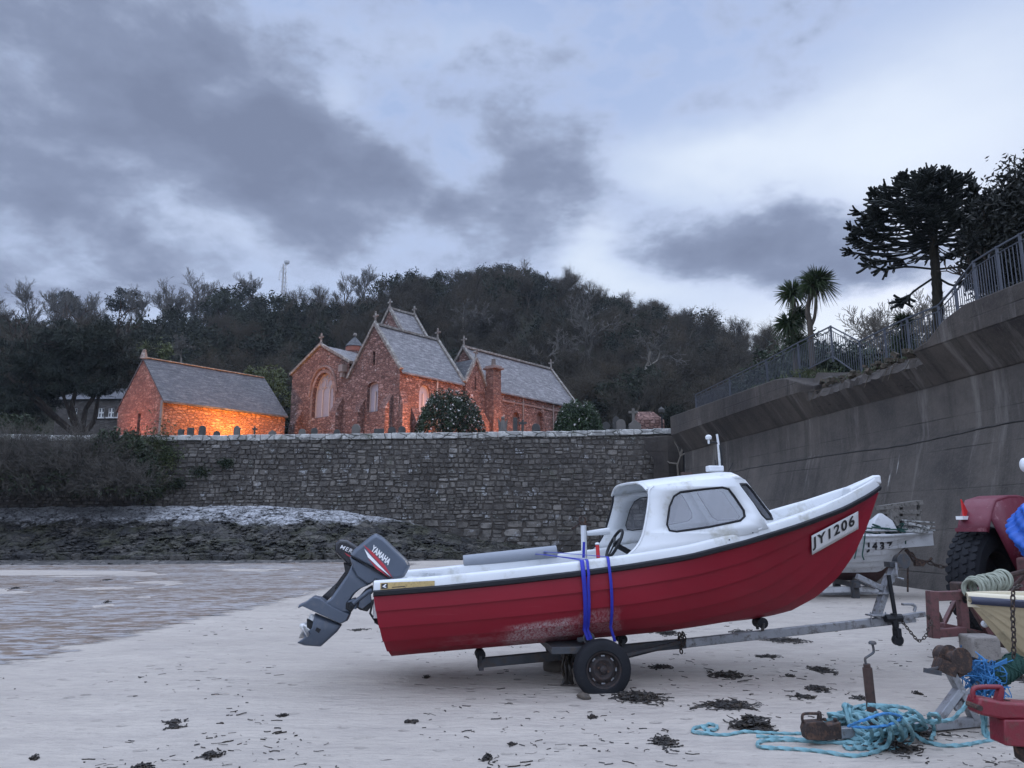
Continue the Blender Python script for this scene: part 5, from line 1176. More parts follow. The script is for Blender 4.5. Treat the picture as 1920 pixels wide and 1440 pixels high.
# --- rounded evergreens on the skyline and hill
eproto = []
for i in range(3):
    r_ = thing('evergreen_tree', (0, 0, 0), '', ''); np_mesh('crown', ellipsoid_clumps(g6, 46, (3.6, 3.6, 3.2), 70, .19, .74, .25) + np.array([0, 0, 4.2]), 4, M['wood_ever'], r_)
    np_mesh('trunk', segs_to_verts(bare_segs(70 + i, 6, 3, .6, .1, rmin=.06), 4), 4, M['pine_b'], r_); eproto.append(r_)
eused = [False] * 3
for i, (px, py, Yt, s0, lab) in enumerate([(125, 549, 195, .9, 'round dark evergreen on the skyline right of the left bare clump'), (237, 543, 195, 1.05, 'dark domed evergreen on the skyline before the bright gap'), (450, 537, 190, 1.5, 'large dark evergreen dome on the skyline left of the mast'), (420, 556, 170, 1.3, 'dark evergreen just under the skyline above the chapel roof'),
        (520, 556, 150, 1.35, 'big dark evergreen below the radio mast'), (480, 590, 130, 1.2, 'dark evergreen half way up the slope above the chapel end'), (575, 575, 140, 1.2, 'dark evergreen on the slope above the church aisle'),
        (868, 511, 200, .9, 'left shoulder tree of the flat-topped hilltop clump'), (905, 501, 202, 1.05, 'evergreen on the left of the hilltop summit'), (945, 498, 203, 1.05, 'highest evergreen on the hilltop summit'), (985, 505, 202, 1.0, 'evergreen on the right of the hilltop summit'),
        (760, 510, 198, 1.1, 'round evergreen on the ridge above the church tower'), (825, 513, 198, .95, 'low evergreen on the ridge between tower top and summit'),
        (1205, 690, 92, .85, 'rounded dark evergreen low on the slope above the tall cross'), (1142, 715, 88, .65, 'low round shrubby evergreen right of the nave gable'), (1262, 762, 74, .38, 'small dark round shrub by the concrete wall end')]):
    k = i % 3; r_ = eproto[k] if not eused[k] else copy_tree(eproto[k]); eused[k] = True
    q = atY(px, py, Yt); r_.location = (q.x, q.y, q.z - 7.6 * s0); r_.scale = (s0 * 1.1, s0, s0); r_.rotation_euler = (0, 0, random.uniform(0, 6.28)); tag(r_, lab, 'tree', 'rounded evergreens on the hill')
# --- gnarled bare oaks on the slope behind the nave
S = None
for px, foot, top, Yt, sd_, lean, lab, spr in ((1105, 700, 560, 112, 5, -.25, 'big gnarled bare tree with heavy twisted limbs behind the nave roof', .75), (1190, 720, 610, 98, 9, .55, 'leaning bare tree with a long limb reaching right below the falling ridge', .8), (860, 640, 560, 120, 12, .35, 'pale-limbed bare tree above the church ridge', .6), (345, 690, 625, 92, 15, 0, 'pale bare tree standing behind the chapel roof', .7), (960, 650, 580, 125, 19, -.1, 'bare tree on the slope above the nave ridge', .65), (1010, 690, 610, 105, 23, .1, 'russet bare tree close behind the nave ridge', .6)):
    q = atY(px, top, Yt); zb_ = z_at(Yt, foot); h = q.z - zb_
    S = bare_segs(sd_, h, 5, spr, .04, h * .033, .035, lean); S0 = [s for s in S if s[2] > .10]; S1 = [s for s in S if s[2] <= .10]
    tree_thing('bare_tree', (q.x, Yt, zb_), lab, 'tree', 'bare trees on the slope', segs_to_verts(S1, 3), segs_to_verts(S0, 5), (M['bare_pale'] if sd_ in (15, 12, 9) else M['bare'], M['bare']))
# --- yellow-green shrubs by the chapel
for px, py, Yt, rx, rz, lab in ((508, 745, 70, 1.9, 2.4, 'rounded yellow-green tree between the chapel and the church'), (292, 662, 78, 1.5, 1.5, 'small yellow-green treetop showing above the chapel ridge'), (478, 712, 74, 1.2, 1.2, 'small yellow-green shrub over the end of the chapel roof')):
    q = atY(px, py, Yt); b = (q.x, Yt, 6.9); hz_ = q.z - 6.9
    tree_thing('leafy_tree', b, lab, 'tree', None, ellipsoid_clumps(g6, 40, (rx, rx, rz), 40, .13, .7, .28) + np.array([0, 0, hz_]), segs_to_verts(bare_segs(int(px), hz_, 3, .5, .15, rmin=.04), 4), (M['pine_b'], M['olive']))
mb = MB(); q = atY(525, 765, 62); 
pv = []
for k in range(26):
    a = k / 26 * 6.28 + random.uniform(-.1, .1); L_ = random.uniform(1.0, 1.5); d = V((math.cos(a), math.sin(a), random.uniform(.2, 1.1))).normalized()
    mb.tube([q + d * 0, q + d * L_ * .5 + V((0, 0, .1)), q + d * L_ - V((0, 0, .35))], [.05, .04, .008], 3)
rt_ = thing('palm', (q.x, q.y, 6.8), 'small palm with arching fronds at the end of the chapel roof', 'palm'); mb.build('fronds', M['olive'], rt_, smooth=0); MB().tube([(q.x, q.y, 6.6), q], [.16, .12], 7).build('trunk', M['cordyline_b'], rt_)
# --- the big pine at the left
PY = 62.0; b = atY(150, 800, PY); b.z = 6.7
S = []; rnd = random.Random(4)
tr_ = [b + V(p) for p in ((0, 0, -.2), (.15, 0, 1.2), (.5, .2, 2.2))]
fork = [(atY(120, 745, PY) - b), (atY(185, 742, PY) - b), (atY(205, 700, PY + 1) - b), (atY(60, 735, PY - 1) - b), (atY(150, 690, PY) - b), (atY(20, 710, PY) - b)]
for i in range(3): pass
S += [(V((0, 0, -.3)), V((.1, 0, 1.0)), .42, .36), (V((.1, 0, 1.0)), V((.15, 0, 1.9)), .36, .32)]
for f in fork:
    m_ = V((.15, 0, 1.9)).lerp(f, .5) + V((rnd.gauss(0, .3), rnd.gauss(0, .3), -.3)); S.append((V((.15, 0, 1.9)), m_, .24, .18)); S.append((m_, f, .18, .12))
    grow(rnd, f, (f - m_) + V((0, 0, .3)), 2.6, .12, 3, S, .7, .1, .7, (2, 3), .03)
cl = []
for px, py, rx_, rz_, n_ in ((150, 640, 90, 26, 26), (220, 660, 60, 30, 18), (90, 665, 80, 34, 26), (190, 692, 70, 20, 18), (40, 690, 80, 40, 26), (20, 750, 80, 34, 22), (100, 705, 70, 20, 16), (30, 785, 50, 24, 16), (250, 690, 40, 22, 10), (-60, 700, 90, 60, 24), (-40, 770, 90, 40, 22), (110, 630, 60, 16, 8), (175, 622, 40, 10, 5), (185, 728, 45, 9, 9), (130, 730, 45, 9, 9)):
    for k in range(n_):
        yy_ = PY + rnd.uniform(-3.5, 3.5); c = atY(px + rnd.gauss(0, .5) * rx_, py + rnd.gauss(0, .55) * rz_, yy_) - b; m_ = 180
        up_ = g6.normal(size=(m_, 3)) * np.array([.42, .42, .17]); cl.append(np.array(c) + up_)
cl = np.concatenate(cl); crown = leaf_quads(cl, .055 * g6.uniform(.7, 1.5, len(cl)), 5.0, .8, g6)
tree_thing('pine_tree', tuple(b), 'large dark spreading pine in front of the stone house at the far left', 'pine', None, crown, segs_to_verts(S, 6), (M['pine_b'], M['pine_n']))
q = atY(108, 800, 60)
# --- flowering camellias on the wall top
def dome_leaves(g, n, rad, size, asp=1.5, lump=.16):
    a = g.uniform(0, 2 * PI, n); r = np.sqrt(g.random(n)); l = 1 + lump * .6 * np.sin(a * 3 + 1) + lump * .4 * np.sin(a * 7 + r * 5)
    top = (1 - r ** 3.6) ** .5 * (1 + lump * .5 * np.sin(a * 4 + r * 6) + lump * .35 * np.sin(a * 9 - r * 11))
    c = np.stack([np.cos(a) * r * l * rad[0], np.sin(a) * r * l * rad[1], (top * g.random(n) ** .30 - .02) * rad[2]], 1); return c, leaf_quads(c, size * g.uniform(.6, 1.3, n), asp, 0, g)
def camellia(px, top, Yt, rpx, lab, nf):
    q = atY(px, top, Yt); zb_ = yard_z(Yt) - .1; rx = rpx / F * Yt; h = q.z - zb_
    root = thing('camellia_bush', (q.x, Yt, zb_), lab, 'bush', 'camellia bushes above the wall'); o_ = np.array((q.x, Yt, zb_), 'f')
    c, lv = dome_leaves(g6, 9000, (rx, rx * .8, h), .07); np_mesh('leaves', lv + o_, 4, M['camellia'], root)
    d = c[g6.choice(len(c), nf)] * 1.02; f_ = np.concatenate([leaf_quads(np.repeat(d, 5, 0) + g6.normal(size=(nf * 5, 3)) * .025, .045, 1.1, 0, g6)])
    np_mesh('blossoms', f_ + o_, 4, M['flower'], root)['kind'] = 'stuff'
    np_mesh('stems', segs_to_verts(bare_segs(int(px), h * .9, 4, .7, .1, .08, .01, 0, 3), 4) + o_, 4, M['twig_dark'], root)
camellia(842, 738, 46.2, 68, 'large rounded dark camellia bush dotted with white blossoms on the wall top', 330)
camellia(1082, 757, 46.2, 50, 'smaller low dark camellia bush with pale blossoms at the end of the nave', 90)
# --- scrub over the left end of the wall
def scrub(px, top, foot, Yt, rpx, lab, n, mat, leafy=0, depth=.8, leafmat='scrub_leaf', hgt=1.0):
    q = atY(px, top, Yt); zf = atY(px, foot, Yt).z; rx = rpx / F * Yt; h = q.z - zf; rnd = random.Random(int(px * 7)); S = []
    for i in range(n):
        a = rnd.uniform(0, 6.28); rr = rnd.random() ** .6; p_ = V((math.cos(a) * rr * rx * .75, math.sin(a) * rr * rx * .75 * depth, rnd.uniform(-.1, .25 * h)))
        d = V((p_.x / rx * .8 + rnd.gauss(0, .3), p_.y / rx * .8 + rnd.gauss(0, .3), 1 + rnd.random() * .4)); prof_ = max(.35, 1 - rr * rr * .5)
        grow(rnd, p_, d, h * .42 * prof_ * rnd.uniform(.7, 1.15), rnd.uniform(.012, .03), 3, S, .5, -.02, .72, (2, 2), .0065, .2)
    root = thing('scrub_bush', (q.x, Yt, zf), lab, 'bush', 'scrub bushes at the left end of the wall'); o_ = np.array((q.x, Yt, zf), 'f')
    np_mesh('twigs', segs_to_verts(S, 3) + o_, 4, mat, root)
    if leafy:
        c, lv = dome_leaves(g6, leafy, (rx, rx * depth, h * hgt), .085, 1.6, .2); np_mesh('leaves', lv + o_, 4, M[leafmat], root)
scrub(35, 800, 926, 40.2, 115, 'grey twiggy bare scrub bush at the far left above the rocks', 420, M['twig'], 900, .7, hgt=.5)
scrub(150, 804, 932, 40.5, 115, 'tallest twiggy scrub bush under the pine, grown through with dark leaves', 460, M['twig'], 1800, .6, hgt=.65)
scrub(222, 816, 930, 41.0, 75, 'dense dark leafy scrub bush hiding the end of the stone wall', 120, M['twig_dark'], 14000, .6)
scrub(215, 850, 935, 39.8, 70, 'brownish twiggy bramble bush at the foot of the leafy scrub', 300, M['twig'], 700, .6, hgt=.5)
scrub(-80, 800, 926, 41.0, 130, 'bare scrub bush cut off by the left edge of the view', 300, M['twig'], 3000, .7)
scrub(10, 788, 900, 44.8, 95, 'dark scrub bush on the bank below the pine', 200, M['twig_dark'], 26000, .3)
c = np.stack([g6.normal(0, 1, 5000), g6.normal(0, 1, 5000)], 1); q0 = atY(290, 868, WY - .3)
pts = np.stack([q0.x + c[:, 0] * .55 + .25 * np.sin(c[:, 1] * 3), np.full(5000, WY - .34) + g6.uniform(-.16, .06, 5000), q0.z + c[:, 1] * .85], 1)
iv = np_mesh('ivy', leaf_quads(pts, .075 * g6.uniform(.6, 1.2, 5000), 1.2, 0, g6), 4, M['ivy']); tag(iv, 'patch of yellow-green ivy climbing the stone wall beside the scrub', 'ivy')
# small tufts growing in the wall
for px, py, k_, lab in ((375, 885, .5, 'dark tuft of fern growing from the stone wall right of the ivy'), (425, 868, .35, 'small fern tuft growing out of the middle of the stone wall'), (335, 905, .4, 'low fern tuft on the wall just above the white rock band')):
    q = atY(px, py, WY - .3); n_ = 260; pts = np.stack([q.x + g6.normal(0, k_ * .6, n_), np.full(n_, WY - .36) + g6.uniform(-.12, .03, n_), q.z + g6.normal(0, k_ * .35, n_)], 1)
    tag(np_mesh('fern_tuft', leaf_quads(pts, .06, 1.8, 0, g6), 4, M['scrub_leaf']), lab, 'fern')
# --- monkey puzzle tree on the terrace
AY = 27.0; b = atY(1760, 668, AY); b.z = 6.7; rnd = random.Random(2)
sp = [(1760, 668), (1759, 600), (1757, 540), (1752, 480), (1748, 430), (1742, 380), (1738, 330)]; tp_ = [atY(px, py, AY) for px, py in sp]; tp_[0].z = 6.6
root = thing('monkey_puzzle_tree', b, 'dark umbrella-shaped monkey puzzle tree with a straight bare trunk behind the railing', 'tree')
mb = MB(); cp_ = catmull(tp_, 60); rs = [lerp(.21, .10, i / 59) * (1 + (.10 if i % 3 == 0 else -.03)) for i in range(60)]; mb.tube(cp_, rs, 10); mb.build('trunk', M['araucaria_b'], root, smooth=60)
S = []; mpx = AY / F
def tspine(t): return catmull(tp_, 100)[int(t * 99)]
spine = catmull(tp_, 200)
def frond(p, d, L, r, droop):
    """a scaly branch that dips and turns up at the tip"""
    q = p; n_ = 7; pts = [p]; dd = d.normalized()
    for i in range(n_):
        dd = (dd + V((rnd.gauss(0, .07), rnd.gauss(0, .07), (-droop if i < n_ * .5 else droop * 1.1)))).normalized(); q = q + dd * (L / n_); pts.append(q)
    return pts
cz_ = z_at(AY, 458); Rr, Hh = 2.40, z_at(AY, 324) - z_at(AY, 462)
def spz(z): return min(spine, key=lambda q: abs(q.z - z))
for i in range(185):
    u = (i + .5) / 185; th = math.asin(u ** 1.05) if u < .99 else 1.5; a = i * 2.399 + rnd.gauss(0, .2); kx = 1.30 if math.cos(a) < -.1 else .82
    tip = V((spz(cz_).x, AY, cz_)) + V((math.cos(a) * math.cos(th) * Rr * kx, math.sin(a) * math.cos(th) * Rr, math.sin(th) * Hh * .93 - .04 * math.cos(th))) * 1.0
    k_ = rnd.uniform(.80, 1.03) if rnd.random() < .85 else rnd.uniform(.5, .8); p = spz(cz_ - .12 + math.sin(th) * Hh * .74)
    tip = p + (tip - p) * k_; L_ = (tip - p).length; m1 = p.lerp(tip, .45) + V((0, 0, -.10 * L_ * math.cos(th))); br_ = catmull([p, m1, tip - (tip - p) * .12 + V((0, 0, -.10 * math.cos(th))), tip + V((0, 0, .05))], 9)
    for j in range(len(br_) - 1): S.append((br_[j] - b, br_[j + 1] - b, .026 if j < 5 else .04, .04 if j > 4 else .028))
    for j in range(5, len(br_)):
        for k in range(6 if j > 5 else 2):
            d0 = (br_[j] - br_[j - 1]).normalized(); sd_ = d0.cross(V((0, 0, 1))); sd_ = (sd_.normalized() if sd_.length > .05 else V((1, 0, 0))) * rnd.choice((-1, 1)); dd = d0 * .7 + sd_ * rnd.uniform(.2, 1) + V((0, 0, rnd.uniform(-.35, .55)))
            f2 = frond(br_[j].lerp(br_[j - 1], rnd.random()), dd, rnd.uniform(.20, .44), .05, .13)
            for m_ in range(0, len(f2) - 1, 1): S.append((f2[m_] - b, f2[m_ + 1] - b, .038, .038 if m_ < 5 else .025))
# the low odd branches
for pts in ([(1752, 520), (1715, 545), (1700, 560), (1690, 566)], [(1752, 505), (1700, 500), (1660, 505), (1630, 498)], [(1757, 520), (1785, 535), (1800, 530), (1812, 532)], [(1757, 505), (1800, 500), (1840, 492)]):
    c_ = catmull([atY(px, py, AY + rnd.uniform(-.6, .3)) for px, py in pts], 9)
    for j in range(8): S.append((c_[j] - b, c_[j + 1] - b, .04, .04))
    for j in range(4, 9):
        for k in range(4):
            f2 = frond(c_[j], (c_[j] - c_[j - 1]).normalized() + V((rnd.gauss(0, .6), rnd.gauss(0, .6), rnd.gauss(.1, .4))), rnd.uniform(.3, .55), .05, .1)
            for m_ in range(len(f2) - 1): S.append((f2[m_] - b, f2[m_ + 1] - b, .05, .045))
cv = segs_to_verts(S, 4); np_mesh('crown', cv + np.array(b, 'f'), 4, M['araucaria'], root)
# --- cabbage palms
def cordyline(name, lab, stems, heads, Y, group='cabbage palms on the terrace'):
    q0 = atY(*stems[0][0], Y); b = V((q0.x, Y, 6.9)); root = thing(name, b, lab, 'palm', group)
    mb = MB()
    for st_, r0 in stems_r(stems):
        pts = [atY(px, py, Y) for px, py in st_]; pts[0].z = min(pts[0].z, 6.8) if st_ is stems[0] else pts[0].z
        mb.tube(catmull(pts, 14), [lerp(r0, r0 * .7, i / 13) for i in range(14)], 7)
    mb.build('trunk', M['cordyline_b'], root, smooth=60)
    for px, py, rp, n_, drop in heads:
        c = atY(px, py, Y + random.uniform(-.2, .2)); L_ = rp / F * Y; S_ = []
        for k in range(n_):
            d = V((random.gauss(0, 1), random.gauss(0, 1), random.gauss(.55 - drop, .75))).normalized(); l = L_ * random.uniform(.75, 1.1); m_ = c + d * l * .55; e = c + d * l - V((0, 0, l * (.10 + .35 * max(0, .4 - d.z))))
            S_.append((c, m_, .012, .028)); S_.append((m_, e, .028, .003))
        np_mesh('leaf_head', segs_to_verts(S_, 3), 4, M['cordyline'], root)
def stems_r(st): return [(s, .13 if i == 0 else .08) for i, s in enumerate(st)]
cordyline('cabbage_palm', 'double-headed cabbage palm with spiky leaf heads beside the far railing', [[(1521, 668), (1519, 615), (1514, 580), (1524, 540)], [(1519, 615), (1528, 590), (1530, 545)]], [(1532, 532, 42, 330, 0), (1521, 536, 30, 140, .3)], 31)
cordyline('cabbage_palm', 'shaggy cabbage palm with three leaf heads left of the double-headed palm', [[(1490, 668), (1489, 630), (1488, 560)], [(1489, 630), (1478, 612)]], [(1486, 552, 36, 260, 0), (1480, 608, 36, 280, .5), (1497, 585, 26, 120, .8), (1495, 640, 34, 200, .9)], 32)
cordyline('cabbage_palm', 'small dark cabbage palm behind the railing left of the monkey puzzle', [[(1694, 668), (1695, 640), (1694, 610)]], [(1694, 604, 24, 170, 0), (1694, 640, 34, 200, .8), (1697, 660, 30, 160, .6)], 29)
cordyline('yucca', 'spiky yucca clump behind the railing right of the monkey puzzle', [[(1802, 650), (1802, 632)]], [(1800, 628, 42, 200, -.4), (1820, 618, 34, 120, -.4)], 24, None)
# --- bare bush seen through the railing and dark hedge
S = bare_segs(77, 4.6, 6, .6, .1, .09, .012, 0, 3); q = atY(1690, 690, 40); h = atY(1690, 552, 40).z - 7.3; S = [(p * (h / 4.6), q_ * (h / 4.6), a, b_) for p, q_, a, b_ in S]
tree_thing('bare_tree', (q.x, 40, 7.3), 'fine-twigged bare tree behind the railing left of the monkey puzzle trunk', 'tree', None, segs_to_verts([s for s in S if s[2] < .04], 3), segs_to_verts([s for s in S if s[2] >= .04], 4), (M['bare_pale'], M['bare_pale']))
hd = []
for px, top, Yt, rx, rz in ((1450, 655, 44, 1.6, 1.2), (1490, 636, 40, 1.5, 1.3), (1530, 634, 37, 1.4, 1.3), (1565, 640, 36, 1.3, 1.0), (1600, 655, 35, 1.2, .9), (1640, 664, 34, 1.2, .8), (1420, 680, 46, 1.6, 1.2)):
    q = atY(px, top, Yt); hd.append(ellipsoid_clumps(g6, 30, (rx, rx, rz), 30, .10, .6, .35) + np.array([q.x, Yt, q.z - rz]))
tag(np_mesh('hedge', np.concatenate(hd), 4, M['scrub_leaf']), 'dark clipped hedge behind the far railing below the palms', 'hedge')
# grass on the sea wall top
gp = []
for i in range(2600):
    Y = random.uniform(27.5, 34) if random.random() < .5 else random.uniform(20.5, 27.5); o_ = random.uniform(-1.0, .75) if Y > 27.4 else random.uniform(-1.3, .3)
    if Y > 27.4 and random.random() < sstep(28, 34, Y): continue
    gp.append(tuple(wp(Y, o_, (7.15 if Y > 27.4 else 6.5) + random.uniform(0, .1))))
tag(np_mesh('grass', leaf_quads(np.array(gp, 'f'), .03, 5, 1.2, g6), 4, M['ivy']), 'rough grass growing along the broken top of the sea wall', 'grass', None, 'stuff')
# --- dark trees at the right edge
for px, py, Yt, rx, rz, lab, n_ in ((1920, 480, 24, 1.45, 2.6, 'tall dark leafy tree at the right edge above the railing', 420), (1865, 480, 25.5, .65, 1.7, 'looser dark foliage between the monkey puzzle and the tall right tree', 150), (2010, 440, 24, 1.9, 2.6, 'dark leafy tree beyond the right edge of the terrace', 180)):
    q = atY(px, py, Yt); zz = q.z - 7.2
    tree_thing('leafy_tree', (q.x, Yt, 7.2), lab, 'tree', None, ellipsoid_clumps(g6, n_, (rx, rx, rz), 80, .065, .35, .33) + np.array([0, 0, zz]), segs_to_verts(bare_segs(int(px), zz + rz * .6, 4, .5, .15, rmin=.02), 4), (M['pine_b'], M['edge_tree']))
c = []
for i in range(1600):
    px = random.uniform(1850, 1990); c.append(tuple(atY(px, random.uniform(lerp(565, 520, (px - 1850) / 140), lerp(600, 580, (px - 1850) / 140)) - 25 * random.random() ** 2, 21 + random.random())))
tag(np_mesh('hedge', leaf_quads(np.array(c, 'f'), .06, 1.5, 0, g6), 4, M['edge_tree']), 'loose dark hedge at the foot of the near railing', 'hedge')
# ---------------------------------------------------------------- boats
from mathutils.bvhtree import BVHTree
class Frame:
    """boat axes: a along the keel to the bow, n to the side we see"""
    def __init__(s, O, yaw): s.a = V((math.cos(yaw), math.sin(yaw), 0)); s.n = V((math.sin(yaw), -math.cos(yaw), 0)); s.O = V((O[0], O[1], 0))
    def p(s, u, w, z): return s.O + s.a * u + s.n * w + V((0, 0, z))
    def uz(s, px, py, w):
        q = onplane(px, py, s.O + s.n * w, s.n); return (q - s.O).dot(s.a), q.z
    def px(s, px, py, w): return onplane(px, py, s.O + s.n * w, s.n)
class Hull:
    def __init__(s, fr, S, K, strakes=6, full=(.98, .5, .80, .03), sharp=(.55, .35, .16, .35), lap=.027):
        """S: sheer rows (u, half beam, z); K: keel rows (u, z); both run stern to bow"""
        s.fr, s.S, s.K, s.ns, s.full, s.sharp, s.lap = fr, S, K, strakes, full, sharp, lap
    def at(s, i):
        def pick(A):
            k = min(int(i * (len(A) - 1)), len(A) - 2); t = i * (len(A) - 1) - k; return [lerp(x, y, t) for x, y in zip(A[k], A[k + 1])]
        return pick(s.S), pick(s.K)
    def sec(s, i, t):
        (us, b, zs), (uk, zk) = s.at(i); f = sstep(.45, .95, i); c = [lerp(x, y, f) for x, y in zip(s.full, s.sharp)]; h = zs - zk
        P = [(b, zs), (b * c[0], zs - c[1] * h), (b * c[2], zk + c[3] * h), (0, zk)]; m = 1 - t
        w = m ** 3 * P[0][0] + 3 * m * m * t * P[1][0] + 3 * m * t * t * P[2][0]; z = m ** 3 * P[0][1] + 3 * m * m * t * P[1][1] + 3 * m * t * t * P[2][1] + t ** 3 * P[3][1]
        dw = 3 * m * m * (P[1][0] - P[0][0]) + 6 * m * t * (P[2][0] - P[1][0]) + 3 * t * t * (P[3][0] - P[2][0]); dz = 3 * m * m * (P[1][1] - P[0][1]) + 6 * m * t * (P[2][1] - P[1][1]) + 3 * t * t * (P[3][1] - P[2][1])
        l = math.hypot(dw, dz) or 1; k = .5 + .5 * t
        return lerp(us, uk, t ** 1.15), w, z, -dz / l, dw / l
    def point(s, i, t, side=1, off=0):
        u, w, z, nw, nz = s.sec(i, t); return s.fr.p(u, side * (w + nw * off), z + nz * off)
    def point_u(s, u, t, side=1, off=0):
        """the hull point at depth t whose distance from the stern is u"""
        a, b = 0.0, 1.0
        for _ in range(30):
            m = (a + b) / 2
            if s.sec(m, t)[0] < u: a = m
            else: b = m
        return s.point((a + b) / 2, t, side, off)
    def shell(s, n=64, split=None):
        mb = MB(); sub = 3
        for side in (1, -1):
            rings = []
            for j in range(n + 1):
                i = j / n; ring = []; lp = s.lap * (1 - sstep(.9, 1, i))
                for k in range(s.ns):
                    for q in range(sub + 1):
                        f = q / sub; t = (k + f) / s.ns; ring.append(s.point(i, t, side, lp * f if k < s.ns - 1 else 0))
                rings.append(ring)
            ml = len(rings[0]); o = len(mb.v)
            mb.v += [tuple(p) for r in rings for p in r]
            for j in range(n):
                for k in range(ml - 1):
                    mb.f.append((o + j * ml + k, o + j * ml + k + 1, o + (j + 1) * ml + k + 1, o + (j + 1) * ml + k)); mb.m.append(1 if split and (k // (sub + 1)) >= split else 0)
        tr = [s.point(0, q / 24, 1) for q in range(25)] + [s.point(0, q / 24, -1) for q in range(23, -1, -1)]
        mb.add(tr, [tuple(range(len(tr)))]); return mb
    def sweep(s, prof, i0=0, i1=1, n=60, cap=True, side=(1, -1)):
        """prof(i): (inset from the sheer, height above it) rows"""
        mb = MB()
        for sd in side:
            rings = []
            for j in range(n + 1):
                i = lerp(i0, i1, j / n); (us, b, zs), _ = s.at(i); rings.append([s.fr.p(us, sd * max(b - x, 0.0), zs + y) for x, y in prof(i)])
            mb.loft(rings, False, False, False)
        return mb
def bvh(mb): return BVHTree.FromPolygons([V(v) for v in mb.v], mb.f)
def cast(tree, px, py, off=.004):
    d = ray(px, py).normalized(); h, nrm, _, _ = tree.ray_cast(CAM, d)
    if h is None: return None
    if nrm.dot(d) > 0: nrm = -nrm
    return h + nrm * off
def decal(tree, quad, nx=12, ny=4, off=.004):
    q = [V((x, y)) for x, y in quad]; rows = []
    for j in range(ny + 1):
        row = []
        for i in range(nx + 1):
            p = bil([V((*k, 0)) for k in q], i / nx, j / ny); h = cast(tree, p.x, p.y, off); row.append(h if h is not None else (row[-1] if row else None))
        rows.append(row)
    mb = MB(); mb.grid([[p for p in r] for r in rows]); return mb
def finer(mb, nx, ny, k):
    """the same patch with every cell split k times, so that lettering lies on it"""
    P = [[V(mb.v[j * (nx + 1) + i]) for i in range(nx + 1)] for j in range(ny + 1)]; out = MB(); rows = []
    for j in range(ny * k + 1):
        row = []
        for i in range(nx * k + 1):
            a, b = min(i // k, nx - 1), min(j // k, ny - 1); row.append(bil([P[b][a], P[b][a + 1], P[b + 1][a + 1], P[b + 1][a]], i / k - a, j / k - b))
        rows.append(row)
    out.grid(rows); return out
def letters(tree, body, quad, off=.007, bold=.02, shear=0, gap=1.0):
    vs, fs = text2d(body, bold, shear, gap); q = [V((*k, 0)) for k in quad]; P = []
    for x, y in vs:
        p = bil(q, x, y); h = cast(tree, p.x, p.y, off); P.append(h)
    mb = MB(); good = [f for f in fs if all(P[i] is not None for i in f)]; P = [p if p is not None else V((0, 0, 0)) for p in P]
    mb.add(P, good); return mb
def spread(px_pts, n):
    xs = [p[0] for p in px_pts]; L = [0]
    for i in range(1, len(px_pts)): L.append(L[-1] + math.hypot(px_pts[i][0] - px_pts[i - 1][0], px_pts[i][1] - px_pts[i - 1][1]))
    return [(interp(L, [p[0] for p in px_pts], L[-1] * k / (n - 1)), interp(L, [p[1] for p in px_pts], L[-1] * k / (n - 1))) for k in range(n)]
# ============================================================ the red motor boat
YAW = R(7); p0 = atY(700, 1112, 7.78); fr0 = Frame((0, 0), YAW); HB = .80
fr = Frame(p0 - fr0.n * HB, YAW)
sheer_px = [(700, 1112), (820, 1103), (960, 1089), (1090, 1074), (1180, 1062), (1290, 1044), (1400, 1016), (1500, 985), (1580, 955), (1630, 928), (1650, 914)]
keel_px = [(742, 1232), (900, 1216), (1050, 1200), (1180, 1186), (1300, 1173), (1420, 1160), (1480, 1147), (1530, 1120), (1568, 1087), (1600, 1043), (1625, 990), (1650, 916)]
LB = fr.uz(1650, 914, 0)[0]
bb = lambda u: interp([0, .2, .4, .58, .72, .84, .92, .97, 1], [.80, .90, .94, .90, .76, .52, .30, .13, .015], u / LB)
S = []
for px, py in spread(sheer_px, 40):
    w = .8
    for _ in range(30): u, z = fr.uz(px, py, w); w = .5 * w + .5 * bb(u)
    S.append((u, bb(u), z))
S[-1] = (S[-1][0], .015, S[-1][2]); K = []
for k, (px, py) in enumerate(spread(keel_px, 40)): K.append(fr.uz(px, py, lerp(.30, 0, sstep(0, .6, k / 39))))
hull = Hull(fr, S, K); BASE = fr.p(LB * .45, 0, 0)
boat = thing('motor_boat', BASE, 'red and white motor boat with a small cabin, registration plate JY1206, on its trailer', 'boat')
hm = hull.shell(); HT = bvh(hm); hm.build('hull', M['hull_red'], boat, smooth=22)
rail = hull.sweep(lambda i: [(-.012, -.035), (-.040, -.022), (-.042, .012), (-.012, .026), (.0, .02)]); rail.build('rub_rail', M['black_rubber'], boat, smooth=60)
def gun(i):
    k = 1 - sstep(.80, 1, i); d = lerp(.05, .26, 1 - sstep(.55, .75, i)); g_w = lerp(.03, .15, k); h = lerp(.13, .105, k)
    return [(-.002, .018), (.006, h * .8), (.016, h), (.03, h + .008), (g_w, h + .006), (g_w + .014, h - .004), (g_w + .02, h - .02), (g_w + .035, -d)]
gm = hull.sweep(gun); GT = bvh(gm); gm.build('gunwale', M['white_gel'], boat, smooth=40)
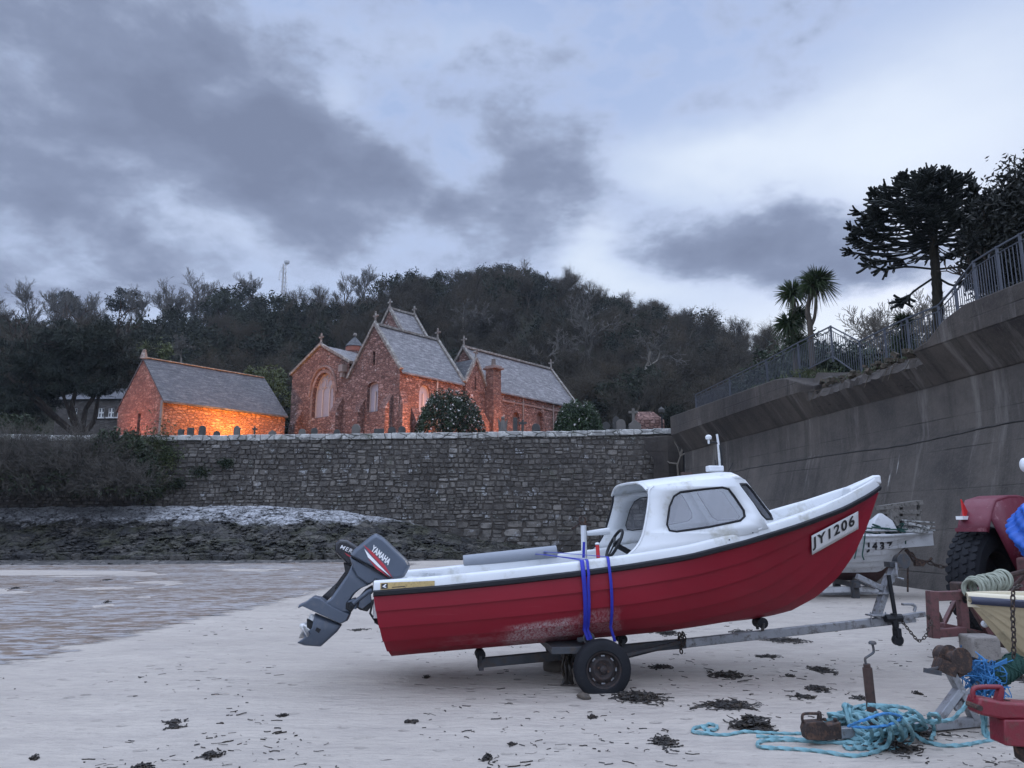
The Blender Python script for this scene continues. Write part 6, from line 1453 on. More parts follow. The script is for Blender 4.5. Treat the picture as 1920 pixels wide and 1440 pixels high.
# sole and foredeck between the inner sides
rows = []
for j in range(61):
    i = j / 60; (us, b, zs), _ = hull.at(i); q = gun(i)[-1]; w = max(b - q[0], 0); rows.append([fr.p(us, k * w, zs + q[1] + (.04 * (1 - k * k) if i > .6 else 0)) for k in (-1, -.5, 0, .5, 1)])
MB().grid(rows).build('deck', M['white_gel'], boat, smooth=40)
mb = MB(); (us, b, zs), _ = hull.at(0); prof0 = gun(0)
mb.add([fr.p(us - .004, s_ * (b - x), zs + y) for s_ in (1,) for x, y in prof0] + [fr.p(us - .004, -(b - x), zs + y) for x, y in reversed(prof0)], [tuple(range(2 * len(prof0)))]); mb.build('stern_panel', M['white_gel'], boat)
mb = MB(); mb.box(fr.p(.30, .0, zs - .02), (.5, 1.25, .10), Matrix.Rotation(YAW, 3, 'Z')); mb.box(fr.p(.46, -.35, zs + .03), (.3, .42, .08), Matrix.Rotation(YAW, 3, 'Z')); mb.build('stern_well', M['white_gel'], boat, bev=.02)
mb = MB(); 
for du in (0, .09): mb.tube([fr.p(.55 + du, -.62, zs + .05), fr.p(.55 + du, -.62, zs + .12)], .012, 6)
mb.bar(fr.p(.48, -.62, zs + .12), fr.p(.72, -.62, zs + .12), .03); mb.build('cleat', M['lamp_white'], boat)
# bow cap
t_ = hull.at(1)[0]; t2 = hull.at(.955)[0]; mb = MB()
mb.loft([[fr.p(t2[0], w, t2[2] + z) for w, z in ((.12, .05), (.09, .15), (-.09, .15), (-.12, .05))], [fr.p(t_[0] - .06, w, t_[2] + z) for w, z in ((.05, .05), (.035, .145), (-.035, .145), (-.05, .05))], [fr.p(t_[0] + .03, w, t_[2] + z) for w, z in ((.028, .04), (.02, .15), (-.02, .15), (-.028, .04))]], True, True, True)
mb.build('bow_cap', M['white_gel'], boat, bev=.02)
# registration plate and stern sticker
pm = decal(HT, [(1519, 1039), (1606, 991), (1605, 957), (1518, 1003)], 4, 1, .026); pm = finer(pm, 4, 1, 5); PT = bvh(pm); pl_ = pm.build('registration_plate', M['plate_white'], boat, solid=.003, smooth=60)
letters(PT, 'JY1206', [(1523, 1033), (1602, 990), (1601, 964), (1522, 1008)], .007, .028, 0, 1.22).build('lettering', M['letter_black'], pl_, smooth=0)
st_ = decal(GT, [(713, 1106), (815, 1098), (815, 1089), (713, 1093)], 10, 2, .004).build('stern_sticker', M['gold'], boat)
mb = decal(GT, [(715, 1104.5), (727, 1103.5), (727, 1093.5), (715, 1094.5)], 3, 2, .006); mb.build('sticker_mark', M['letter_black'], st_)
for q in ([(717, 1100), (723, 1102), (725, 1101), (720, 1099)], [(717, 1100), (720, 1100), (725, 1096), (723, 1095)]): decal(GT, q, 2, 2, .008).build('arrow_mark', M['decal_white'], st_)
decal(GT, [(735, 1102), (760, 1100), (760, 1098.6), (735, 1100.6)], 3, 1, .006).build('sticker_mark', M['letter_black'], st_)
# ---- the cabin
def wl(z, u):  # how far out the side wall stands
    (us, b, zs), _ = hull.at(u / LB); return min(b - .055, .9) - .20 * max(0, z - zs - .1)
def cab(px, py):
    w = .7
    for _ in range(25): u, z = fr.uz(px, py, w); w = wl(z, u)
    return u, z
def side(u, z, s=1): return fr.p(u, s * wl(z, u), z)
out_px = [(1176, 1043), (1195, 1024), (1206, 1000), (1213, 965), (1217, 935), (1217, 920), (1226, 911), (1300, 902), (1366, 896), (1378, 899), (1388, 912), (1412, 944), (1426, 966), (1440, 991), (1400, 1003), (1300, 1025), (1240, 1035)]
win_px = [(1250, 984), (1255, 950), (1263, 931), (1275, 923), (1320, 917), (1354, 914), (1366, 917), (1376, 930), (1394, 957), (1396, 968), (1388, 976), (1330, 988), (1268, 997), (1255, 995)]
O2 = [cab(*p) for p in out_px]; W2 = [cab(*p) for p in win_px]
fn = lambda s_: (lambda u, v: side(u, v, s_))
def rim(mb, pts, r, n=6): mb.tube(pts + [pts[0], pts[1]], r, n, caps=False)
cabin_side = []
for s_ in (1, -1):
    mb = MB(); mb.poly(O2, [W2], 0, fn(s_)); cabin_side.append(mb.build('cabin_side', M['white_gel'], boat, solid=.02, smooth=30))
    mb = MB(); mb.poly(W2, (), 0, lambda u, v: side(u, v, s_)); wo_ = mb.build('cabin_window', M['cabin_glass'], boat, smooth=0)
    mb = MB(); rim(mb, [side(*q, s_) + fr.n * (.004 * s_) for q in W2], .013); mb.build('window_seal', M['black_rubber'], wo_, smooth=60)
    mb = MB(); aft = [side(*q, s_) for q in O2[0:7]]; mb.tube(catmull(aft, 20), .014, 6); mb.build('edge_trim', M['black_rubber'] if s_ < 0 else M['white_gel'], boat, smooth=60)
ua, za = O2[5]; uf, zf = O2[9]; ub, zb = O2[13]
# roof, rounded at the edges and pointed forward in the middle
def rt(u): return lerp(O2[6][1], O2[8][1], (u - O2[6][0]) / (O2[8][0] - O2[6][0]))
rows = []; NF = .30; u0r = ua - .02
fwd = lambda e: NF * min(1, (1 - abs(e)) / .55)
ES = sorted(set([-1, 1, -.45, .45] + list(np.linspace(-1, 1, 21))))
for k in np.linspace(0, 1, 18):
    row = []
    for e in ES:
        uu = lerp(u0r - .03 * (1 - e * e), uf - .02 + fwd(e), k); zt = rt(min(uu, uf)); W_ = wl(zt, min(uu, uf))
        fr_ = sstep(.86, 1.0, k); edge = (1 - abs(e) ** 5.0); dz = .085 * edge + .02 * (1 - e * e) - .075 * fr_ ** 2 * edge - .05 * (k - .5) ** 2
        row.append(fr.p(uu, e * W_, zt + dz - .012))
    rows.append(row)
RB = MB().grid(rows); RB.build('cabin_roof', M['white_gel'], boat, solid=.022, off=-1, smooth=50)
mb = MB(); mb.tube([q - V((0, 0, .012)) for q in rows[0]], .016, 6); mb.build('edge_trim', M['white_gel'], boat, smooth=60)
# three-panel windscreen: a slanted pane at each corner and one across
zc = zb + .03; NB = .36; wc = .42 * wl(zb, ub); iL, iR = ES.index(-.45), ES.index(.45)
for nm_, (B0_, B1), (T0, T1), hole in (('n', (side(ub, zb, 1), fr.p(ub + NB, wc, zc)), (rows[-1][-1], rows[-1][iR]), [(.16, .26), (.24, .17), (.72, .15), (.84, .24), (.86, .80), (.78, .90), (.24, .90), (.15, .82)]),
        ('f', (fr.p(ub + NB, -wc, zc), side(ub, zb, -1)), (rows[-1][iL], rows[-1][0]), [(.16, .24), (.28, .15), (.76, .17), (.84, .26), (.85, .82), (.76, .90), (.22, .90), (.14, .80)]),
        ('c', (fr.p(ub + NB, wc, zc), fr.p(ub + NB, -wc, zc)), (rows[-1][iR], rows[-1][iL]), [(.08, .24), (.12, .15), (.88, .15), (.92, .24), (.92, .82), (.88, .90), (.12, .90), (.08, .82)])):
    f2 = lambda x, y: bil([B0_, B1, T1 - V((0, 0, .005)), T0 - V((0, 0, .005))], x, y)
    mb = MB(); mb.poly([(0, 0), (1, 0), (1, 1), (0, 1)], [hole], 0, f2); mb.build('windscreen_panel', M['white_gel'], boat, solid=.018, smooth=0)
    mb = MB(); mb.poly(hole, (), 0, f2); wo_ = mb.build('windscreen', M['cabin_glass'], boat, smooth=0)
    nn_ = (B1 - B0_).cross(T0 - B0_).normalized(); nn_ = nn_ if nn_.dot(fr.a) > 0 else -nn_
    mb = MB(); rim(mb, [f2(*h) + nn_ * .008 for h in hole], .015); mb.build('window_seal', M['black_rubber'], wo_, smooth=60)
# coaming step round the foot of the cabin front
mb = MB(); rg = []
for kx, kz in ((.10, -.07), (.09, -.02), (.04, .015), (-.02, .03)):
    rg.append([side(ub - .12, zb - .03, 1) + V((0, 0, kz)), side(ub + kx * .4, zb, 1) + V((0, 0, kz)), fr.p(ub + NB + kx * .7, wc + kx * .2, zb + kz), fr.p(ub + NB + kx * .7, -wc - kx * .2, zb + kz), side(ub + kx * .4, zb, -1) + V((0, 0, kz)), side(ub - .12, zb - .03, -1) + V((0, 0, kz))])
mb.loft(rg, False, False, False); mb.build('cabin_coaming', M['white_gel'], boat, smooth=25)
mb = MB()
for px, py in ((1305, 1024), (1366, 1012), (1410, 999)): u, z = cab(px, py); q = side(u, z) + fr.n * .022; mb.sphere(q, .008, 6, 4)
mb.build('screws', M['black'], boat)
# dashboard, wheel, levers
rotY = Matrix.Rotation(YAW, 3, 'Z')
q = fr.px(1190, 1020, .35); mb = MB(); mb.box(q + fr.a * .25 + V((0, 0, .05)), (.10, .55, .20), rotY); mb.build('dashboard', M['black'], boat, bev=.02)
c = fr.px(1152, 1020, .30); ax_ = (fr.a * -1 + V((0, 0, .55))).normalized(); x_ = fr.n; y_ = ax_.cross(x_); mb = MB()
mb.tube([c + (x_ * math.cos(t) + y_ * math.sin(t)) * .17 for t in np.linspace(0, 2 * PI, 29)], .017, 7)
for t in (.5, 2.6, 4.7): mb.bar(c, c + (x_ * math.cos(t) + y_ * math.sin(t)) * .17, .03, .012)
mb.tube([c, c - ax_ * .25], .03, 8); mb.build('steering_wheel', M['black'], boat, smooth=50)
b_, t_2 = fr.px(1122, 1050, .62), fr.px(1120, 1022, .62); mb = MB(); mb.tube([b_, t_2], .020, 8); rh = mb.build('hand_grip', M['red_grip'], boat); MB().sphere(t_2 + V((0, 0, .012)), .026, 8, 6, (1, 1, .6)).build('grip_cap', M['white_gel'], rh)
# hauler post amidships on the far side
b_, t_2 = fr.px(1096, 1050, -.5), fr.px(1094, 985, -.5); mb = MB(); mb.tube([b_ - V((0, 0, .2)), t_2], .035, 10); mb.tube([fr.px(1100, 1000, -.5), fr.px(1142, 996, -.5)], [.03, .045], 10); mb.build('hauler_post', M['white_gel'], boat)
mb = MB(); c = fr.px(1092, 975, -.5); mb.tube([c + fr.a * (.04 * math.cos(t)) + V((0, 0, .04 * math.sin(t))) for t in np.linspace(0, 6.28, 14)], .01, 5); mb.bar(fr.px(1072, 992, -.5), fr.px(1092, 978, -.5), .02); mb.bar(fr.px(1086, 982, -.5), fr.px(1108, 984, -.5), .04, .03); mb.build('hauler_block', M['rust'], boat)
# grey padded pipe on the far gunwale
A, B = fr.px(869, 1053, -.78), fr.px(1043, 1034, -.78); mb = MB(); mb.tube([A, B], .075, 18); mb.own('pipe_roll', M['grey_roll'], 'grey foam roll lying along the far side of the red boat', 'foam roll', smooth=40)
# mast, antennas on the cabin roof
rz_ = lambda px, w: None
b_ = fr.px(1352, 886, -.25); mb = MB(); mb.tube([b_ - V((0, 0, .03)), fr.px(1346, 826, -.25)], [.021, .016], 8); mb.tube([fr.px(1346, 826, -.25), fr.px(1344, 814, -.25)], .014, 6); mm = mb.build('mast', M['white_gel'], boat, smooth=60)
mb = MB(); mb.tube(catmull([fr.px(1330, 830, -.25), fr.px(1345, 831, -.25), fr.px(1352, 850, -.23), fr.px(1354, 884, -.22)], 10), .012, 6); mb.build('bracket', M['black'], mm)
mb = MB(); mb.lathe([(.012, 0), (.014, .05), (.035, .055), (.04, .085), (.025, .105), (0, .11)], fr.px(1329, 832, -.25), n=12); mb.build('antenna', M['white_gel'], mm)
mb = MB(); mb.box(fr.px(1340, 879, -.25), (.19, .12, .07), rotY); mb.build('roof_box', M['lamp_white'], boat, bev=.012)
mb = MB(); mb.tube([fr.px(1342, 884, -.25), fr.px(1341, 862, -.25)], .006, 5); mb.tube([fr.px(1366, 884, -.2), fr.px(1374, 868, -.2)], .006, 5); mb.build('whip_antenna', M['black'], boat)
mb = MB(); mb.box(fr.px(1287, 888, -.35), (.12, .08, .03), rotY); mb.build('roof_vent', M['rust_brown'], boat)
# ---- the grey outboard motor, tilted up
def pp(pts, w): return [fr.px(x, y, w) for x, y in pts]
def slab(mb, pts, w0, w1, inset=.86, wm=None, rnd=.28):
    """side profile mapped at the middle plane, rounded towards both sides"""
    c0 = pp(pts, wm if wm is not None else (w0 + w1) / 2); c = sum(c0, V((0, 0, 0))) / len(c0); t = (w1 - w0); rings = []
    for f, k in ((0, inset), (rnd * .4, lerp(inset, 1, .75)), (rnd, 1), (1 - rnd, 1), (1 - rnd * .4, lerp(inset, 1, .75)), (1, inset)):
        w = w0 + t * f; sh = fr.n * (w - (wm if wm is not None else (w0 + w1) / 2)); rings.append([c + (p - c) * k + sh for p in c0])
    mb.loft(rings, True, True, True); return mb
root = boat; WC = .12
mb = MB(); slab(mb, [(704, 1000), (718, 1008), (764, 1052), (769, 1063), (758, 1083), (745, 1088), (736, 1087), (694, 1062), (655, 1042), (662, 1031), (696, 1004)], WC - .19, WC + .17, .88, WC + .15, .3)
om = mb.build('outboard_motor', M['motor'], root, bev=.012, smooth=30); om['label'] = 'large grey outboard motor tilted up'
mb = MB(); slab(mb, [(655, 1043), (694, 1063), (736, 1088), (724, 1094), (706, 1090), (690, 1096), (668, 1080), (660, 1062)], WC - .14, WC + .13, .9, WC + .1); mb.build('lower_cowl', M['motor'], om, bev=.01, smooth=30)
mb = MB(); slab(mb, [(660, 1058), (697, 1094), (680, 1101), (666, 1112), (653, 1130), (650, 1146), (658, 1152), (628, 1150), (598, 1136), (612, 1128), (619, 1123), (652, 1076)], WC - .085, WC + .085, .82, WC + .05); mb.build('midsection', M['motor'], om, bev=.008, smooth=30)
mb = MB(); slab(mb, [(587, 1118), (600, 1121), (610, 1128), (625, 1138), (657, 1152), (652, 1164), (640, 1170), (566, 1136), (558, 1140), (560, 1134), (572, 1129)], WC - .11, WC + .11, .95, WC + .08); mb.build('cavitation_plate', M['motor'], om, bev=.006, smooth=30)
mb = MB(); slab(mb, [(590, 1150), (641, 1172), (632, 1185), (601, 1213), (570, 1211), (556, 1206), (570, 1196), (568, 1188), (584, 1174)], WC - .055, WC + .055, .75, WC + .04, .35); mb.build('gearcase', M['motor'], om, bev=.008, smooth=40)
hub = fr.px(577, 1178, WC); dirp = (fr.px(560, 1165, WC) - fr.px(600, 1197, WC)).normalized(); dirp = (fr.px(566, 1174, WC) - fr.px(592, 1186, WC)).normalized()
mb = MB(); mb.lathe([(.045, -.09), (.05, 0), (.04, .05), (.012, .085), (.001, .09)], hub, dirp, 14); e1 = dirp.orthogonal().normalized(); e2 = dirp.cross(e1)
for k in range(3):
    t = k * 2.094 + .7; r_ = lambda t_, rr, h: hub + (e1 * math.cos(t_) + e2 * math.sin(t_)) * rr + dirp * h
    rows_ = [[r_(t + f * .42 * (1 if i_ < 4 else .5), .04 + .115 * i_ / 5, (f) * .045) for f in (-1, -.33, .33, 1)] for i_ in range(6)]
    mb.grid(rows_)
mb.build('propeller', M['prop'], om, smooth=40, solid=.006)
mb = MB(); mb.lathe([(.05, 0), (.05, .05)], hub - dirp * .13, dirp, 12); slab(mb, [(576, 1160), (588, 1166), (586, 1182), (576, 1178)], WC - .05, WC + .05); mb.build('prop_shroud', M['black'], om)
mb = MB(); slab(mb, [(650, 1128), (668, 1124), (684, 1106), (697, 1098), (700, 1110), (690, 1120), (700, 1132), (690, 1145), (676, 1142), (668, 1136), (660, 1146), (650, 1140)], WC - .14, WC + .10, 1, WC); mb.build('clamp_bracket', M['black'], om, bev=.006)
mb = MB(); slab(mb, [(652, 1127), (664, 1122), (672, 1132), (668, 1143), (654, 1141)], WC - .1, WC + .1, .95, WC + .1); mb.tube(pp([(662, 1132), (690, 1110), (698, 1106)], WC + .1), .025, 8); slab(mb, [(676, 1118), (694, 1108), (697, 1128), (680, 1142), (672, 1138)], WC + .05, WC + .11, 1, WC + .1); mb.build('tilt_arm', M['motor'], om, bev=.006)
mb = MB(); slab(mb, [(594, 1176), (602, 1180), (598, 1187), (591, 1182)], WC + .045, WC + .062, 1, WC + .055); mb.build('water_intake', M['black'], om)
wq = WC + .172
def flat(pts, w): mb = MB(); P = pp(pts, w); mb.add(P, [tuple(range(len(P)))]); return mb
flat([(681, 1021), (700, 1036), (722, 1060), (737, 1085), (716, 1062), (694, 1038)], wq).build('decal_stripe', M['stripe_red'], om)
flat([(683, 1029), (696, 1043), (716, 1064), (733, 1082), (708, 1062), (690, 1045)], wq + .001).build('decal_stripe', M['decal_white'], om)
flat([(690, 1047), (708, 1063), (730, 1083), (706, 1067)], wq + .0005).build('decal_stripe', M['stripe_red'], om)
vs, fs = text2d('YAMAHA', .035, .0); Q = pp([(695, 1032), (727.5, 1060), (734, 1050), (700.5, 1021)], wq + .002); mb = MB(); mb.add([bil(Q, x, y) for x, y in vs], fs); mb.build('lettering', M['decal_white'], om, smooth=0)
flat([(658, 1040), (697, 1064), (737, 1089), (735, 1091), (696, 1067), (657, 1042)], WC + .155).build('cowl_seam', M['black'], om)
# ---- the small black outboard behind it
W2_ = -.30
mb = MB(); slab(mb, [(628, 1018), (636, 1011), (650, 1012), (672, 1026), (676, 1040), (668, 1058), (654, 1062), (640, 1048), (627, 1036)], W2_ - .12, W2_ + .11, .84, W2_ + .1, .3)
o2 = mb.build('outboard_motor', M['motor_black'], boat, bev=.012, smooth=35); o2['label'] = 'small black outboard motor behind the grey one'
mb = MB(); slab(mb, [(645, 1054), (662, 1060), (660, 1075), (640, 1100), (628, 1104), (632, 1092), (648, 1070)], W2_ - .05, W2_ + .05, .9); slab(mb, [(632, 1092), (642, 1100), (612, 1128), (596, 1130), (600, 1122)], W2_ - .03, W2_ + .03, .9); mb.build('midsection', M['motor_black'], o2)
Q = pp([(637, 1028), (668, 1042), (671, 1034), (640, 1021)], W2_ + .113); vs, fs = text2d('MERC', .01, .15, 1.15); mb = MB(); mb.add([bil(Q, x, y) for x, y in vs], fs); mb.build('lettering', M['decal_white'], o2, smooth=0)
flat([(646, 1036), (668, 1048), (667, 1051), (650, 1041)], W2_ + .113).build('decal_stripe', M['stripe_red'], o2)
# transom fittings
mb = MB(); mb.tube(pp([(700, 1124), (694, 1150), (706, 1168), (714, 1172)], .45), .012, 6); slab(mb, [(700, 1136), (712, 1142), (716, 1172), (702, 1168)], .2, .42, 1, .4); mb.build('trim_tab', M['black'], boat)
# ---- webbing straps over the boat
def strap(u0_, z0px, lab, wd_=.05, mat='strap', skew=0.0, wa=.78):
    i0 = min(range(200), key=lambda k: abs(hull.at(k / 199)[0][0] - u0_)) / 199
    pn = []; anchor = fr.px(z0px[0], z0px[1], wa); au = (anchor - fr.O).dot(fr.a)
    pn.append((anchor, 1))
    for t in (.56, .48, .38, .28, .2, .1): pn.append((hull.point_u(lerp(u0_, au, t * 1.3), t, 1, .042), 1))
    (us, b, zs), _ = hull.at(i0); g_ = gun(i0)
    pn.append((fr.p(us, b + .056, zs - .01), 1)); pn.append((fr.p(us, b + .004, zs + g_[2][1]), 1)); pn.append((fr.p(us, b - .02, zs + g_[3][1] + .008), 1))
    far = [(fr.p(us - skew, -(b - .02), zs + g_[3][1] + .008), 1), (fr.p(us - skew, -(b + .004), zs + g_[2][1]), 1), (fr.p(us - skew, -(b + .052), zs - .01), 1)] + [(hull.point_u(us - skew, t, -1, .042), 1) for t in (.2, .4, .56)] + [(fr.p(au - skew, -wa, anchor.z), 1)]
    rows_ = [[p - fr.a * wd_ / 2, p + fr.a * wd_ / 2] for p, _ in pn + far]
    mb = MB(); mb.grid(rows_, 0); o = mb.own('strap', [M[mat]], lab, 'strap', 'blue straps round the red boat', solid=.004, smooth=30); return o
def u_at(px, py, w=.93): return fr.uz(px, py, w)[0]
strap(u_at(1092, 1074), (1104, 1200), 'wide blue webbing strap, nearer the motors, round the red boat', .044, skew=.12)
strap(u_at(1100, 1073), (1109, 1198), 'blue strap doubled closely over the wide strap on the red boat', .028, skew=.30)
strap(u_at(1141, 1068), (1153, 1203), 'narrow blue webbing strap nearest the steering wheel on the red boat', .030, skew=.42)
mb = MB(); mb.bar(fr.px(1094, 1046, .0), fr.px(1095, 1016, .0), .03, .004, fr.n); mb.own('strap', M['strap'], 'short loose blue strap end hanging by the white hauler post', 'strap', 'blue straps round the red boat')
# ============================================================ trailer under the red boat
tr = thing('boat_trailer', fr.p(LB * .45, .3, 0), 'galvanised single axle trailer carrying the red boat', 'trailer')
bp = lambda px, py, w=0: fr.px(px, py, w)
mb = MB(); A, B = bp(895, 1243), bp(1285, 1206); mb.bar(A, B, .075, .10); mb.build('drawbar', M['galv_dark'], tr, bev=.008)
mb = MB(); mb.bar(bp(1270, 1207.5), bp(1700, 1160), .07, .095); mb.build('drawbar', M['galv'], tr, bev=.008)
# axle and wheels
WR = .285; WW = .86; wc_ = bp(1129, 1254, WW); AU = (wc_ - fr.O).dot(fr.a); WZ = wc_.z
def wheel(c, ax, r, wd, name, label=None, root=tr, rimr=.62, slots=8, tyre='tyre', rim_m='rim'):
    """c: centre, ax: outward axle direction"""
    t = MB(); h = wd / 2
    t.lathe([(r * rimr, -h * .86), (r * rimr * 1.05, -h), (r * .86, -h * 1.02), (r * .965, -h * .8), (r, -h * .45), (r * 1.004, 0), (r, h * .45), (r * .965, h * .8), (r * .86, h * 1.02), (r * rimr * 1.05, h), (r * rimr, h * .86)], c, ax, 48, caps=False)
    w = t.build('wheel', M[tyre], root, smooth=50)
    m_ = MB(); q = r * rimr
    m_.lathe([(q, -h * .86), (q * .96, h * .86), (q * 1.0, h * .95), (q * .93, h * .90), (q * .88, h * .35), (q * .80, h * .22), (q * .66, h * .50), (q * .52, h * .62), (q * .36, h * .42), (q * .22, h * .40), (q * .20, h * .75), (q * .13, h * .85), (.001, h * .86)], c, ax, 40, caps=False)
    m_.build('rim', M[rim_m], w, smooth=35)
    s_ = MB(); ax = ax.normalized(); e1_ = ax.cross(V((0, 0, 1))).normalized(); e2_ = e1_.cross(ax)
    for k in range(slots):
        a = k * 2 * PI / slots; d_ = e1_ * math.cos(a) + e2_ * math.sin(a); tg = e2_ * math.cos(a) - e1_ * math.sin(a); cc = c + d_ * q * .74 + ax * h * .43; s_.bar(cc - tg * q * .10, cc + tg * q * .10, q * .07, .012, ax)
    s_.build('rim_slot', M['galv'], w)
    s_ = MB()
    for k in range(4): a = k * PI / 2 + .4; cc = c + (e1_ * math.cos(a) + e2_ * math.sin(a)) * q * .3 + ax * h * .42; s_.tube([cc, cc + ax * .015], .012, 6)
    s_.build('wheel_nut', M['rust'], w); return w
for s_, ww in ((1, WW), (-1, -WW)): wheel(fr.p(AU, ww, WZ), fr.n * s_, WR, .165, 'wheel')
mb = MB(); zz = WZ + .06; mb.bar(fr.p(AU - .08, WW - .12, zz + .06), fr.p(AU - .08, -WW + .12, zz + .06), .07, .07); mb.bar(fr.p(AU - .08, WW - .1, zz + .05), fr.p(AU, WW - .1, WZ), .05, .06); mb.bar(fr.p(AU - .08, -WW + .1, zz + .05), fr.p(AU, -WW + .1, WZ), .05, .06); mb.tube([fr.p(AU, WW, WZ), fr.p(AU, WW - .2, WZ)], .03, 8); mb.tube([fr.p(AU, -WW, WZ), fr.p(AU, -WW + .2, WZ)], .03, 8); mb.build('axle', M['galv_dark'], tr)
mb = MB(); mb.box(bp(1060, 1207, .3), (.45, .9, .07), rotY); mb.bar(bp(1085, 1200, .6), bp(1110, 1196, .75), .05); mb.tube([bp(1104, 1197, .72) + fr.a * (.05 * math.cos(t)) + V((0, 0, .05 * math.sin(t))) for t in np.linspace(0, 6.3, 14)], .016, 6); mb.build('cross_member', M['galv_dark'], tr, bev=.006)
mb = MB(); mb.bar(bp(1165, 1230, .7), bp(1275, 1204, .05), .035, .03); mb.bar(bp(1165, 1235, -.7), bp(1275, 1207, -.05), .035, .03); mb.build('brace', M['galv_dark'], tr)
for px, py, r_ in ((900, 1226, .055), (1165, 1197, .05), (1425, 1167, .062)):
    mb = MB(); c = bp(px, py); mb.lathe([(r_ * .6, -.09), (r_, -.08), (r_ * .85, 0), (r_, .08), (r_ * .6, .09)], c, fr.n, 16); mb.build('keel_roller', M['black_rubber'], tr, smooth=50)
    mb = MB(); lo = bp(px, py + (20 if px < 1000 else 14)); mb.bar(c + fr.n * .10, lo + fr.n * .06, .03, .02); mb.bar(c - fr.n * .10, lo - fr.n * .06, .03, .02)
    if px < 1000: mb.box(bp(902, 1240), (.05, .14, .17), rotY)
    mb.build('roller_bracket', M['galv_dark'], tr)
# winch post
mb = MB(); mb.bar(bp(1642, 1158), bp(1668, 1078), .07, .11, fr.n); mb.bar(bp(1668, 1090), bp(1678, 1058), .06, .10, fr.n); mb.box(bp(1655, 1112), (.20, .16, .02), rotY); mb.bar(bp(1606, 1080), bp(1655, 1104), .05, .06); mb.box(bp(1648, 1153), (.26, .15, .02), rotY)
for px in (1632, 1660): mb.bar(bp(px, 1147, .045), bp(px + 3, 1173, .045), .014); mb.bar(bp(px, 1147, -.045), bp(px + 3, 1173, -.045), .014)
mb.build('winch_post', M['galv'], tr, bev=.005)
mb = MB(); c = bp(1690, 1052); mb.lathe([(.085, -.05), (.085, -.04), (.04, -.035), (.04, .035), (.085, .04), (.085, .05)], c, fr.n, 20); mb.box(bp(1675, 1058), (.16, .12, .06), rotY); mb.build('winch', M['galv_dark'], tr, smooth=35)
mb = MB(); mb.tube([bp(1680, 1055, .09), bp(1682, 1083, .10), bp(1694, 1086, .10)], .014, 6); mb.build('winch_handle', M['galv'], tr)
# jockey wheel
mb = MB(); mb.tube([bp(1666, 1078, .09), bp(1682, 1175, .09)], .024, 10); mb.tube([bp(1675, 1150, .09), bp(1680, 1180, .09)], .034, 10); jw = mb.build('jockey_wheel', M['black'], tr, smooth=50)
mb = MB(); mb.lathe([(.02, -.03), (.06, -.028), (.06, .028), (.02, .03)], bp(1683, 1200, .09), fr.n, 16); mb.box(bp(1682, 1186, .09), (.05, .10, .10), rotY); mb.build('tyre', M['black_rubber'], jw)
mb = MB(); mb.tube([bp(1660, 1160, .08), bp(1690, 1158, .08)], .045, 10); mb.build('clamp', M['black'], jw)
# coupling
mb = MB(); mb.bar(bp(1688, 1158), bp(1732, 1151), .08, .055); mb.bar(bp(1700, 1164), bp(1715, 1163), .06, .04); mb.bar(bp(1692, 1133), bp(1712, 1133), .05, .025); mb.tube(catmull([bp(1708, 1133), bp(1716, 1137), bp(1714, 1146)], 6), .018, 6); mb.build('coupling_head', M['galv'], tr, bev=.012)
# ---- chains
def chain(pts, label, link=.05, r=.0055, name='chain', mat='chain', group=None, parent=None):
    P = catmull(pts, 400); L = [0]
    for i in range(1, 400): L.append(L[-1] + (P[i] - P[i - 1]).length)
    n_ = max(2, int(L[-1] / (link * .72))); mb = MB()
    for k in range(n_):
        s0 = L[-1] * k / n_; i = min(398, max(1, int(np.searchsorted(L, s0)))); c = P[i]; d = (P[i + 1] - P[i - 1]).normalized(); x = d.orthogonal().normalized(); x = Matrix.Rotation(PI / 2 * (k % 2) + .4, 3, d) @ x
        ring = [c + d * (link * .5 * math.cos(t)) + x * (link * .30 * math.sin(t)) for t in np.linspace(0, 2 * PI, 11)]; mb.tube(ring, r, 5, caps=False)
    if parent is not None: return mb.build(name, M[mat], parent, smooth=60)
    return mb.own(name, M[mat], label, 'chain', group, smooth=60)
chain([bp(1686, 1158, .09), bp(1700, 1176, .08), bp(1718, 1198, .06), bp(1725, 1201, .05), bp(1736, 1192, .05), bp(1742, 1175, .04), bp(1748, 1162, 0)], 'rusty safety chain hanging between the trailer hitch and the tractor drawbar')
for dx in (0, 5, -4, 3): pass
chain([bp(1274, 1190, .06), bp(1273, 1203, .07), bp(1279, 1210, .07), bp(1276, 1196, .06), bp(1281, 1188, .03), bp(1284, 1203, .07), bp(1277, 1215, .08), bp(1279, 1228, .08)], 'dark chain wound round the trailer beam behind the wheel', .055, .008)
